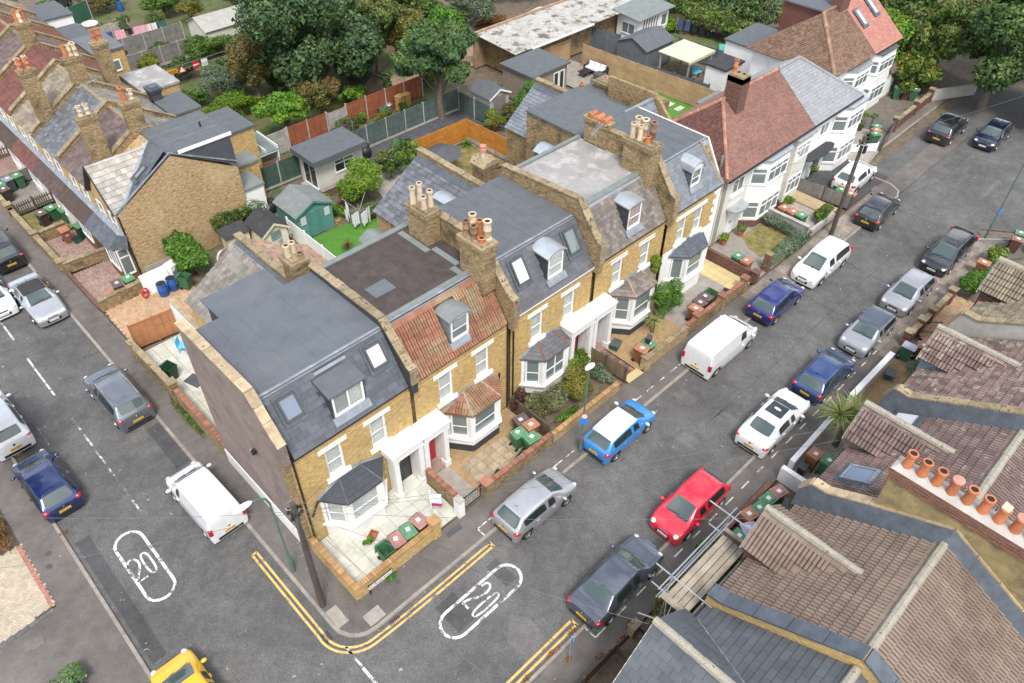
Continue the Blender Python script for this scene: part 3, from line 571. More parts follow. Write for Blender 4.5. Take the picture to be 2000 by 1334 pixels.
def skylight(parent, c, u, v, w, h, glass, mat=m_dgrey):
    """roof window: c centre on the roof plane, u along the eave, v up the slope"""
    u, v = Vector(u).normalized(), Vector(v).normalized(); n = u.cross(v); b = MB()
    if n.z < 0: u = -u; n = -n
    f = ob('skylight', MB().box(-w/2, -w/2+.09, -h/2, h/2, -.02, .1).box(w/2-.09, w/2, -h/2, h/2, -.02, .1).box(-w/2+.09, w/2-.09, h/2-.1, h/2, -.02, .12).box(-w/2+.09, w/2-.09, -h/2, -h/2+.1, -.02, .09), m_lead if mat is None else mat, parent)
    f.matrix_basis = Matrix.Translation(Vector(c)+n*.1) @ Matrix((u, v, n)).transposed().to_4x4()
    ob('pane', MB().box(-w/2+.09, w/2-.09, -h/2+.1, h/2-.1, .03, .06), glass, f)
    ob('flashing', MB().box(-w/2-.12, w/2+.12, -h/2-.2, h/2+.1, -.02, .012), m_leadd, f)
    return f
def pot(parent, x, y, z, h=.6, r=.14, mat=None, kind=0, name='chimney_pot'):
    mat = mat or m_pot
    prof = [(r*1.08, 0), (r*1.02, .06), (r*.9, h*.55), (r*.86, h*.84), (r*1.08, h*.86), (r*1.12, h*.93), (r*1.0, h), (r*.72, h), (r*.7, h-.05)] if kind == 0 else [(r*1.15, 0), (r*1.15, .08), (r, .1), (r, h*.45), (r*1.1, h*.47), (r*1.1, h*.55), (r, h*.57), (r*.98, h*.9), (r*1.2, h*.92), (r*1.2, h), (r*.75, h), (r*.72, h-.05)]
    p = ob(name, MB().lathe(prof, n=14), mat, parent, (x, y, z), smooth=50)
    ob('flue_hole', MB().lathe([(r*.73, h-.04), (r*.73, h-.035)], n=14), m_hole, p); return p  # near-black disc paints the dark flue opening
def chimney(parent, x0, x1, y0, y1, z0, z1, mat, pots, cap=m_stonew, corb=.09, name='chimney'):
    b = MB().box(x0, x1, y0, y1, z0, z1); c = ob(name, b, mat, parent)
    b = MB().box(x0-corb*.5, x1+corb*.5, y0-corb*.5, y1+corb*.5, z1-.35, z1-.22).box(x0-corb, x1+corb, y0-corb, y1+corb, z1-.22, z1-.08); ob('corbel_course', b, mat, c)
    b = MB(); b.prism([(x0-corb*1.1, y0-corb*1.1, z1-.08), (x1+corb*1.1, y0-corb*1.1, z1-.08), (x1+corb*1.1, y1+corb*1.1, z1-.08), (x0-corb*1.1, y1+corb*1.1, z1-.08)], (0, 0, .09)); b.box(x0+.05, x1-.05, y0+.05, y1-.05, z1, z1+.1); ob('mortar_cap', b, cap, c)
    for px, py, h, r, m, k in pots: pot(c, px, py, z1+.05, h, r, m, k)
    return c
def coping(parent, pts, x0, x1, mat, L=.55, th=.07, over=.05, name='coping_stone'):
    """stones laid along a polyline of (y, z) on a party wall between x0 and x1"""
    for i in range(len(pts)-1):
        a, c = Vector((0, *pts[i])), Vector((0, *pts[i+1])); d = c-a; n = max(1, round(d.length/L)); s = d/n; up = Vector((1, 0, 0)).cross(s).normalized()
        if up.z < 0: up = -up
        for k in range(n):
            p, q = a+s*(k+.012), a+s*(k+.988); w = over+rnd.uniform(-.012, .012); t = th+rnd.uniform(-.012, .012)
            b = MB(); b.prism([(x0-w, *p.yz), (x1+w, *p.yz), (x1+w, *q.yz), (x0-w, *q.yz)], up*t); ob(name, b, mat, parent)
def bay(parent, c, yw, yf, hw, hf, z_s, z_e, z_a, skirt, roof_mat, roof_kind, hip, plinth=None, curtain=None, styles=('sash', 'sash', 'sash'), pane=None, tile=(.3, .2), mode='flat', front='sash', ridgecap=None, dz=0):
    pl = [(c-hw, yw), (c-hf, yf), (c+hf, yf), (c+hw, yw)]
    B = MB(); B.prism([(x, y, 0.0) for x, y in pl], (0, 0, z_s-.1)); g = .09
    B.prism([(c-hw-.16, yw, z_s-.1), (c-hf-.1, yf-.14, z_s-.1), (c+hf+.1, yf-.14, z_s-.1), (c+hw+.16, yw, z_s-.1)], (0, 0, .1))
    for (x, y) in pl[1:3]: B.prism([(x-.14, y, z_s), (x+.14, y, z_s), (x+.14 if x > c else x+.12, y+.2, z_s), (x-.14, y+.2, z_s)], (0, 0, z_e-z_s))
    B.prism([(c-hw+.0, yw, z_s), (c-hw+.1, yw-.14, z_s), (c-hw+.25, yw, z_s)], (0, 0, z_e-z_s)); B.prism([(c+hw, yw, z_s), (c+hw-.1, yw-.14, z_s), (c+hw-.25, yw, z_s)], (0, 0, z_e-z_s))
    B.prism([(x*.999+c*.001, y, z_e-.16) for x, y in pl], (0, 0, .16))
    body = ob('bay_window', B, m_render, parent)
    if plinth: ob('plinth', MB().prism([(c-hw-.03, yw, 0), (c-hf-.02, yf-.03, 0), (c+hf+.02, yf-.03, 0), (c+hw+.03, yw, 0)], (0, 0, plinth)), m_feltc, body)
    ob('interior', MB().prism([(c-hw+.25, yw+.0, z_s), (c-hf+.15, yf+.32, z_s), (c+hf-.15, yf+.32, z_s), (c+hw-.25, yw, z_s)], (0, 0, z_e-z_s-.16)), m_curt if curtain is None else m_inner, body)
    H = z_e-z_s-.16
    window(body, (c, yf+.02, z_s), 2*hf-.24, H, 0, front, curtain=curtain, depth=.04, interior=False)
    L = math.hypot(hw-hf, yf-yw); a = math.atan2(yw-yf, hw-hf)
    window(body, ((2*c-hw-hf)/2+.012, (yw+yf)/2+.02, z_s), L-.42, H, -a, styles[0], curtain=curtain, depth=.04, interior=False); window(body, ((2*c+hw+hf)/2-.012, (yw+yf)/2+.02, z_s), L-.42, H, a, styles[2], curtain=curtain, depth=.04, interior=False)
    e = .12; E = [(c-hw-e, yw, z_e), (c-hf-.07, yf-e, z_e), (c+hf+.07, yf-e, z_e), (c+hw+e, yw, z_e)]; A = [(c-hf*.62, yw, z_a), (c+hf*.62, yw, z_a)]
    R = ob('bay_roof', MB().add(E+A+[(x, y, z-.09) for x, y, z in E], [(0, 1, 4), (1, 2, 5, 4), (2, 3, 5), (6, 7, 1, 0), (7, 8, 2, 1), (8, 9, 3, 2), (6, 9, 8, 7)]), roof_mat, body)
    for P_ in ([E[0], E[1], A[0]], [E[1], E[2], A[1], A[0]], [E[2], E[3], A[1]]): slope(R, P_, tile[0], tile[1], roof_mat, roof_kind, mode, mode == 'flat', basename=None)
    for p, q in ((E[1], A[0]), (E[2], A[1])):
        bb = MB(); bb.tube([Vector(p)+Vector((0, 0, .03)), Vector(q)+Vector((0, 0, .05))], .055 if ridgecap else .04, 6); ob('hip_ridge', bb, ridgecap or m_leadd, R)
    bb = MB(); bb.tube([(E[0][0], yw-.03, z_e+.03), (A[0][0], yw-.03, z_a+.05), (A[1][0], yw-.03, z_a+.05), (E[3][0], yw-.03, z_e+.03)], .06, 5); ob('flashing', bb, m_lead, R)
    return body
YF = 5.04
ZE, ZF, YM, YB = 5.95, 8.32, 6.5, 11.6
def mans(x, t): return (x, YF-.08+(YM-YF+.08)*t, ZE+(ZF-ZE)*t)
def terrace(x0, x1, label, gut, roof, porch, wins, deck, rear_y=YB):
    h = wthing('terraced_house', label, 'house', ((x0+x1)/2, 8.3, 0), 'yellow brick terrace with mansard roofs')
    holes = [(a-.41, a+.41, 3.5, 5.22) for a in wins]
    b = wallholes(x0, x1, 0, ZE-.02, holes, YF, .12); ob('front_wall', b, m_stock, h)
    ob('string_course', MB().box(x0, x1, YF-.045, YF+.02, 5.72, 5.79).box(x0, x1, YF-.03, YF+.02, 5.36, 5.41), m_stock, h)
    ob('house_core', MB().prism([(x0+.02, y, z) for y, z in ((YF+.3, 0), (YF+.3, 6.3), (YM, 8.1), (YM, ZF-.06), (rear_y, ZF-.06), (rear_y, 0))], (x1-x0-.04, 0, 0)), m_stockd, h)
    ob('flat_roof', MB().box(x0+.02, x1-.02, YM, rear_y+.12, ZF-.06, ZF), deck, h)
    for k in range(1, 6): ob('felt_seam', MB().box(x0+k*(x1-x0)/6, x0+k*(x1-x0)/6+.05, YM+.2, rear_y, ZF, ZF+.008), deck, h) if deck != m_bitu else None
    ob('gutter', MB().box(x0, x1, YF-.12, YF-.01, ZE-.07, ZE+.01), m_upvc if gut else m_black, h)
    ob('ridge_flashing', MB().prism([(x0+.1, YM-.2, ZF-.28), (x0+.1, YM+.06, ZF+.02), (x0+.1, YM+.16, ZF+.012), (x0+.1, YM+.16, ZF-.1)], (x1-x0-.2, 0, 0)), m_lead, h)
    for a in wins:
        window(h, (a, YF, 3.5), .82, 1.72, 0, 'sash', lintel=1.4, sill=1.18, curtain=(m_curt, 'full'), depth=.1)
    return h
def party(h, x, prof, mat, w=.3, cop=m_stonew, base=5.6):
    b = MB(); b.prism([(x-w/2, *p) for p in prof+[(prof[-1][0], base), (prof[0][0], base)]], (w, 0, 0)); o = ob('party_wall', b, mat, h); coping(o, prof, x-w/2, x+w/2, cop); return o
# --- H1
h1 = terrace(1.6, 7.6, 'end of terrace house with plain grey flat roof and pebbledashed side wall', False, m_slate, None, (3.55, 5.8), m_felt)
slope(h1, [mans(1.85, 0), mans(7.5, 0), mans(7.5, .97), mans(1.85, .97)], .5, .27, m_slate, base=m_slateb, basename='mansard', holes=[[mans(3.98, .13), mans(5.62, .13), mans(5.62, .97), mans(3.98, .97)]])
U, V = Vector((1, 0, 0)), (Vector(mans(0, 1))-Vector(mans(0, 0))).normalized()
skylight(h1, mans(2.65, .69), U, V, .82, 1.05, m_sky); skylight(h1, mans(6.75, .69), U, V, .82, 1.05, m_skyw)
gp = [(4.72, 6.15), (4.72, 7.3), (5.05, 7.55), (6.35, 9.12), (11.75, 9.05)]
b = MB(); b.prism([(1.3, *p) for p in [(YF, 0)]+[(YF, 6.05)]+gp+[(11.75, 0)]], (.3, 0, 0)); gw = ob('gable_wall', b, m_peb, h1); coping(gw, gp[1:], 1.3, 1.6, m_stone, .8)
ob('painted_base', MB().box(1.27, 1.31, YF-.02, 11.77, 0, 1.0), m_render, h1); ob('corner_brickwork', MB().box(1.285, 1.62, YF-.03, YF+.05, 0, 6.15), m_stockd, h1)
party(h1, 7.7, [(4.72, 6.2), (4.72, 7.0), (5.0, 7.1), (6.6, 8.72), (11.75, 8.6)], m_feltc)
def pipe(h, x, z0, z1, y=YF-.07, r=.045): ob('downpipe', MB().tube([(x, y, z1), (x, y, z0)], r, 8), m_black, h)
pipe(h1, 1.75, .1, 5.9); ob('downpipe', MB().tube([(2.3, YF-.1, 2.75), (1.9, YF-.1, 2.0)], .04, 6), m_black, h1)
def dormer(h, xc, w, zb, zt, style, roofm, cheekm, win, curved=0., yf=5.3, glass=None, curtain=None, fm=None, cname='dormer'):
    yb = lambda z: YF+(z-ZE)/(ZF-ZE)*(YM-YF)
    d = ob(cname, MB().prism([(xc-w/2, yf, zb), (xc-w/2, yf, zt), (xc-w/2, YM+.1, zt), (xc-w/2, YM+.1, zb+.5)], (.07, 0, 0)), cheekm, h)
    ob('dormer_cheek', MB().prism([(xc+w/2-.07, yf, zb), (xc+w/2-.07, yf, zt), (xc+w/2-.07, YM+.1, zt), (xc+w/2-.07, YM+.1, zb+.5)], (.07, 0, 0)), cheekm, d)
    n = 10 if curved else 1; P = []
    for i in range(n+1):
        a = -1+2*i/n; P.append((xc+a*(w/2+.08), zt+curved*(1-a*a)**.5 if curved > .3 else zt+curved*(1-a*a)))
    rb = MB(); top = ZF+.02
    for i in range(n):
        (xa, za), (xb, zb_) = P[i], P[i+1]; ya = YM-.05
        rb.add([(xa, yf-.12, za), (xb, yf-.12, zb_), (xb, ya, max(zb_+.06, min(top, zb_+.25) if not curved else zb_+.04)), (xa, ya, max(za+.06, min(top, za+.25) if not curved else za+.04)), (xa, yf-.12, za-.07), (xb, yf-.12, zb_-.07), (xb, ya, zb_-.03), (xa, ya, za-.03)], [(0, 1, 2, 3), (4, 7, 6, 5), (0, 4, 5, 1), (0, 3, 7, 4), (1, 5, 6, 2)])
    ob('dormer_roof', rb, roofm, d, smooth=35)
    if curved: 
        f = MB()
        for i in range(n): f.prism([(P[i][0]*.93+xc*.07, yf-.03, zt-.02), (P[i+1][0]*.93+xc*.07, yf-.03, zt-.02), (P[i+1][0]*.93+xc*.07, yf-.03, P[i+1][1]-.05+.001), (P[i][0]*.93+xc*.07, yf-.03, P[i][1]-.05+.001)], (0, .05, 0))
        ob('dormer_front', f, fm or m_gloss, d)
    window(d, (xc, yf-.03, zb), w-.14, zt-zb, 0, win, mat=fm or m_gloss, depth=.03, glass=glass, curtain=curtain)
    ob('apron', MB().prism([(xc-w/2-.08, yf-.04, zb), (xc+w/2+.08, yf-.04, zb), (xc+w/2+.08, yf-.26, zb-.3), (xc-w/2-.08, yf-.26, zb-.3)], (0, -.02, .02)), m_lead, d)
    return d
dormer(h1, 4.8, 1.62, 6.45, 7.72, 0, m_feltm, m_slateb, 'two', 0, 5.26, curtain=(m_curt, 'half'), fm=m_upvc)
bay(h1, 4.03, YF, 4.06, 1.62, .84, .98, 2.72, 3.2, None, m_slateb, 'slate', None, curtain=(m_curt, 'full'), tile=(.42, .25))
def porch(h, xs, yf, ztop, el, er, floor_m, door_m):
    b = MB(); 
    for x in xs: b.box(x-.13, x+.13, yf, yf+.28, 0.0, ztop-.5).box(x-.17, x+.17, yf-.04, yf+.32, 0, .4).box(x-.16, x+.16, yf-.03, yf+.31, ztop-.6, ztop-.49)
    p = ob('porch', b, m_gloss, h)
    ob('entablature', MB().box(xs[0]-el*.75, xs[-1]+er*.75, yf-.05, YF, ztop-.5, ztop-.1).box(xs[0]-el, xs[-1]+er, yf-.12, YF, ztop-.1, ztop).box(xs[0]-el*.75, xs[-1]+er*.75, yf+.3, YF, ztop, ztop+.12), m_gloss, p)
    a, c = xs[0], xs[-1]
    ob('recess_shade', MB().box(a, c, YF-.006, YF-.003, 0, ztop-.5), m_inner, p)  # thin dark sheet on the wall, shade painted in place of a deep recess
    ob('porch_side', MB().box(a+.02, a+.1, yf+.3, YF, 0, ztop-.5).box(c-.1, c-.02, yf+.3, YF, 0, ztop-.5), m_gloss, p)
    d = ob('front_door', MB().box((a+c)/2-.42, (a+c)/2+.42, YF-.06, YF-.008, .1, 2.15), door_m, p); ob('door_panel', MB().box((a+c)/2-.28, (a+c)/2-.05, YF-.075, YF-.06, .3, 1.2).box((a+c)/2+.05, (a+c)/2+.28, YF-.075, YF-.06, .3, 1.2), door_m, d); ob('fanlight', MB().box((a+c)/2-.42, (a+c)/2+.42, YF-.05, YF-.012, 2.2, ztop-.55), m_glassd, d)
    ob('doorstep', MB().box(a+.12, c-.12, yf+.02, YF-.06, 0, .1), floor_m, p)
    return p
m_rdoor = M('red_door', (.42, .02, .03), rough=.35, var=.08, fine=0); m_gdoor = M('dark_door', (.03, .035, .04), rough=.35, var=.08, fine=0); m_redstep = M('red_tile_step', (.33, .035, .03), rough=.6, var=.15)
porch(h1, (5.92, 7.3), 4.22, 3.3, .25, .15, m_patio, m_gdoor)
# --- H2
h2 = terrace(7.8, 13.5, 'terrace house with red and buff tiled mansard and dark brown felt roof', False, m_tiler, None, (9.62, 11.88), m_feltd)
slope(h2, [mans(7.9, 0), mans(13.35, 0), mans(13.35, .97), mans(7.9, .97)], .28, .31, m_tiler, 'roof_tile', 'roman', False, base=m_tileb, basename='mansard', holes=[[mans(10.2, .12), mans(11.4, .12), mans(11.4, .97), mans(10.2, .97)]])
ob('roof_patch', MB().box(8.55, 9.65, 8.15, 9.0, ZF, ZF+.012), m_felt, h2); ob('roof_kerb', MB().box(7.85, 13.4, 11.45, 11.74, ZF, ZF+.07).box(7.9, 13.35, YM+.16, YM+.42, ZF, ZF+.04).box(12.2, 12.5, 5.95+.8, 7.5, ZF, ZF+.05).box(12.55, 12.85, 7.5, 9.2, ZF, ZF+.05).box(12.2, 12.5, 9.2, 11.3, ZF, ZF+.05), m_feltg, h2)
dormer(h2, 10.8, 1.15, 6.5, 7.78, 0, m_feltg, m_lead, 'sash', .16, 5.3, glass=m_glass)
party(h2, 13.6, [(4.6, 6.2), (4.6, 7.4), (4.95, 7.52), (6.3, 9.0), (7.4, 9.25), (7.4, 9.62), (9.6, 9.58), (11.75, 8.75)], m_stockd)
chimney(h2, 12.6, 13.4, 5.7, 7.2, 7.6, 10.2, m_stockd, [(12.78, 6.9, .78, .15, m_potd, 1), (12.82, 6.45, .72, .15, m_potd, 1), (13.2, 6.95, .9, .16, m_potb, 1), (13.2, 6.5, .8, .15, m_pot, 0), (13.25, 6.05, .95, .17, m_potb, 1), (12.85, 6.0, .3, .16, m_pot, 0)])
chimney(h2, 12.6, 13.4, 9.5, 10.9, 7.6, 10.05, m_stockd, [(12.78, 10.6, .9, .14, m_potb, 0), (13.2, 10.6, .95, .14, m_potb, 0), (12.85, 9.9, .7, .14, m_potb, 0), (13.2, 9.85, .9, .14, m_potb, 0)])
bay(h2, 11.1, YF, 4.02, 1.62, .84, .98, 2.72, 3.3, None, m_tiler, 'roof_tile', None, plinth=.45, tile=(.28, .31), mode='roman', ridgecap=m_mortar)
porch(h2, (7.62, 8.78), 4.22, 3.24, .15, .25, m_block, m_rdoor); pipe(h2, 13.45, .1, 5.9)
ob('downpipe', MB().tube([(12.85, YF-.12, 3.0), (12.85, YF-.12, 1.5)], .05, 6), m_black, h2)
# --- H3
h3 = terrace(13.72, 19.55, 'terrace house with smooth slate mansard and two tall skylights', True, m_slate3, None, (15.55, 17.9), m_feltm)
slope(h3, [mans(13.8, 0), mans(19.5, 0), mans(19.5, .97), mans(13.8, .97)], .34, .27, m_slate3, base=m_slateb, basename='mansard', holes=[[mans(16.35, .16), mans(17.6, .16), mans(17.6, .97), mans(16.35, .97)]])
skylight(h3, mans(15.12, .66), U, V, .82, 1.3, m_skyw); skylight(h3, mans(18.68, .64), U, V, .82, 1.3, m_glass)
dormer(h3, 16.98, 1.18, 6.62, 7.95, 0, m_zinc, m_slateb, 'sash', .24, 5.32, curtain=(m_curt, 'full'))
party(h3, 19.7, [(4.65, 6.2), (4.65, 7.4), (4.95, 7.5), (6.35, 9.3), (11.75, 8.85)], m_stockd)
bay(h3, 16.13, YF, 4.15, 1.62, .84, .98, 2.82, 3.35, None, m_slate3, 'slate', None, plinth=.3, tile=(.3, .22), ridgecap=m_red, front='grid'); pipe(h3, 13.85, .1, 5.9)
porch(h3, (17.55, 19.02), 4.25, 3.35, .25, .16, m_redstep, m_rdoor)
# --- H4
h4 = terrace(19.85, 25.6, 'terrace house with old brown slate mansard and pale coated flat roof', False, m_slate4, None, (21.72, 24.08), m_bitu)
slope(h4, [mans(19.9, 0), mans(25.5, 0), mans(25.5, .97), mans(19.9, .97)], .27, .23, m_slate4, base=m_slateb, basename='mansard', holes=[[mans(22.38, .16), mans(23.58, .16), mans(23.58, .97), mans(22.38, .97)]])
ob('roof_kerb', MB().box(19.9, 25.55, YM+.12, YM+.5, ZF, ZF+.08).box(19.9, 25.55, 11.5, 11.74, ZF, ZF+.12), m_feltg, h4)
dormer(h4, 22.98, 1.18, 6.58, 8.0, 0, m_zinc, m_slateb, 'sash', .12, 5.32, curtain=(m_curtr, 'full'))
party(h4, 25.75, [(4.65, 6.2), (4.65, 7.4), (4.95, 7.5), (6.5, 9.55), (11.2, 9.45)], m_stockd)
chimney(h4, 24.75, 25.6, 6.05, 7.85, 7.6, 10.1, m_stockd, [(24.95, 7.5, .85, .15, m_potb, 0), (25.4, 7.55, 1.0, .17, m_potb, 1), (25.0, 7.05, .85, .14, m_potb, 0), (25.4, 7.1, 1.05, .17, m_potb, 1), (25.45, 6.6, 1.05, .17, m_potd, 1), (25.0, 6.55, .45, .15, m_pot, 0)])
c_ = chimney(h4, 25.45, 25.95, 9.6, 11.2, 8.4, 9.85, m_stockd, []); 
for k in range(3): ob('ridge_tile', MB().tube([(25.4, 9.85+k*.5, 9.98), (26.0, 9.85+k*.5, 9.98)], .16, 10), m_pot, c_)
bay(h4, 23.2, YF, 4.08, 1.62, .84, .98, 2.88, 3.45, None, m_slate4, 'slate', None, plinth=.42, tile=(.27, .22), ridgecap=m_stonew)
porch(h4, (19.36, 20.65), 4.25, 3.35, .16, .25, m_block, m_gdoor)
# --- H5
h5 = terrace(25.9, 30.9, 'last terrace house with white corner quoins and arched dormer', False, m_slate5, None, (27.42, 29.02), m_feltm)
slope(h5, [mans(25.95, 0), mans(31.1, 0), mans(30.2, .97), mans(25.95, .97)], .3, .24, m_slate5, base=m_slateb, basename='mansard', holes=[[mans(28.05, .2), mans(29.05, .2), mans(29.05, .9), mans(28.05, .9)]])
dormer(h5, 28.55, 1.02, 6.7, 7.75, 0, m_zinc, m_leadd, 'sash', .45, 5.42)
ob('white_lower_wall', MB().box(25.95, 30.95, YF-.02, YF, 0, 3.3), m_render, h5)
for k in range(9): ob('quoin', MB().box(30.35 if k % 2 else 30.6, 30.96, YF-.028, YF+.1, 3.32+k*.29, 3.58+k*.29), m_render, h5)
ob('window_surround', MB().box(26.85, 29.65, YF-.035, YF, 5.22, 5.45), m_render, h5); ob('side_wall', MB().prism([(30.9, YF, 0), (30.9, YF, 5.95), (30.9, YM, ZF), (30.9, 11.6, ZF), (30.9, 11.6, 0)], (.12, 0, 0)), m_cream, h5)
ob('side_coping', MB().prism([(30.85, YF-.05, 6.0), (30.2, YM, ZF+.05), (30.05, YM, ZF+.05), (30.7, YF-.05, 6.0)], (0, 0, .08)), m_stonew, h5)
bay(h5, 28.28, YF, 4.2, 1.62, .84, 1.15, 2.88, 3.4, None, m_leadd, 'slate', None, tile=(.3, .22), styles=('single', 's', 'single'))
# ---------------------------------------------------------------- vehicles
PAINTS = {}
def paint(name, col, metal=0., rough=.3):
    if name not in PAINTS: PAINTS[name] = PAINT('paint_'+name, col, metal, rough)
    return PAINTS[name]
# side profiles: stations (x, z of the upper surface, belt z, half-width factor, roof half-width factor) from the tail to the nose
SH = {
 'hatch': (4.1, 1.77, 1.47, 2.55, [(-2.05, .62, .55, .80, .7), (-2.02, .86, .80, .9, .8), (-1.9, 1.0, .9, .96, .86), (-1.48, 1.36, .96, .99, .72), (-1.2, 1.42, .96, 1, .72), (-.55, 1.465, .95, 1, .72), (-.1, 1.47, .94, 1, .72), (0, 1.47, .94, 1, .72), (.48, 1.42, .93, 1, .70), (1.22, 1.0, .91, .99, .80), (1.7, .88, .8, .96, .78), (1.95, .76, .68, .92, .76), (2.05, .56, .5, .82, .66)]),
 'mini': (3.85, 1.74, 1.42, 2.5, [(-1.92, .62, .55, .84, .7), (-1.9, .88, .82, .93, .8), (-1.8, 1.0, .92, .97, .82), (-1.5, 1.37, .94, .99, .78), (-1.2, 1.41, .94, 1, .78), (-.55, 1.42, .93, 1, .78), (0, 1.42, .93, 1, .78), (.1, 1.42, .93, 1, .78), (.42, 1.38, .92, 1, .76), (1.0, 1.0, .92, .99, .82), (1.55, .93, .86, .97, .8), (1.82, .8, .7, .94, .78), (1.92, .55, .5, .85, .66)]),
 'mpv': (4.5, 1.8, 1.64, 2.7, [(-2.25, .62, .55, .84, .7), (-2.22, .95, .88, .93, .8), (-2.12, 1.08, .98, .97, .82), (-1.85, 1.52, 1.0, .99, .74), (-1.4, 1.6, 1.0, 1, .73), (-.6, 1.64, .99, 1, .73), (-.1, 1.64, .98, 1, .73), (0, 1.64, .98, 1, .73), (.65, 1.56, .96, 1, .70), (1.5, 1.04, .93, .99, .8), (1.9, .9, .82, .96, .78), (2.15, .76, .66, .93, .76), (2.25, .56, .5, .83, .66)]),
 'suv': (4.55, 1.86, 1.65, 2.7, [(-2.27, .7, .6, .84, .7), (-2.24, 1.0, .92, .93, .8), (-2.12, 1.12, 1.02, .97, .82), (-1.78, 1.5, 1.05, .99, .74), (-1.4, 1.6, 1.05, 1, .74), (-.6, 1.65, 1.04, 1, .74), (-.1, 1.65, 1.03, 1, .74), (0, 1.65, 1.03, 1, .74), (.5, 1.6, 1.02, 1, .72), (1.22, 1.14, 1.0, .99, .82), (1.8, 1.04, .95, .97, .8), (2.17, .88, .78, .94, .78), (2.27, .62, .55, .84, .68)]),
 'saloon': (4.7, 1.82, 1.45, 2.85, [(-2.35, .62, .55, .80, .7), (-2.31, .92, .82, .9, .8), (-2.15, 1.02, .92, .95, .82), (-1.72, 1.04, .95, .98, .80), (-1.12, 1.38, .95, 1, .70), (-.55, 1.44, .94, 1, .71), (-.1, 1.45, .93, 1, .71), (0, 1.45, .93, 1, .71), (.42, 1.40, .92, 1, .69), (1.14, .99, .90, .99, .80), (1.85, .88, .8, .96, .78), (2.22, .76, .66, .92, .74), (2.35, .56, .5, .80, .64)]),
 'cabrio': (4.6, 1.85, 1.38, 2.75, [(-2.3, .62, .55, .80, .7), (-2.26, .9, .8, .9, .8), (-2.12, 1.0, .9, .95, .82), (-1.6, 1.0, .93, .98, .80), (-.95, 1.3, .93, 1, .68), (-.5, 1.37, .92, 1, .69), (-.1, 1.38, .91, 1, .69), (0, 1.38, .91, 1, .69), (.32, 1.33, .90, 1, .68), (1.0, .97, .88, .99, .80), (1.75, .86, .78, .96, .78), (2.16, .74, .64, .92, .74), (2.3, .56, .5, .82, .64)]),
 'van': (4.9, 1.9, 1.93, 3.2, [(-2.45, .7, .6, .92, .84), (-2.43, 1.3, 1.0, .97, .86), (-2.4, 1.8, 1.12, .99, .84), (-2.3, 1.9, 1.12, 1, .84), (-1.6, 1.93, 1.12, 1, .84), (-.6, 1.93, 1.12, 1, .84), (.25, 1.92, 1.12, 1, .84), (.35, 1.92, 1.12, 1, .84), (.98, 1.86, 1.12, 1, .80), (1.72, 1.22, 1.08, .98, .84), (2.1, 1.06, .98, .95, .80), (2.36, .86, .78, .88, .74), (2.45, .6, .55, .76, .62)]),
 'smallvan': (4.35, 1.83, 1.82, 2.75, [(-2.17, .7, .6, .92, .84), (-2.15, 1.25, 1.0, .97, .84), (-2.12, 1.66, 1.05, .99, .80), (-2.0, 1.78, 1.06, 1, .80), (-1.4, 1.82, 1.06, 1, .80), (-.5, 1.82, 1.06, 1, .80), (.25, 1.81, 1.06, 1, .80), (.35, 1.81, 1.06, 1, .80), (.72, 1.74, 1.06, 1, .77), (1.36, 1.18, 1.02, .98, .82), (1.8, 1.04, .95, .95, .80), (2.07, .84, .76, .88, .74), (2.17, .6, .55, .76, .62)]),
}
CARM = {}
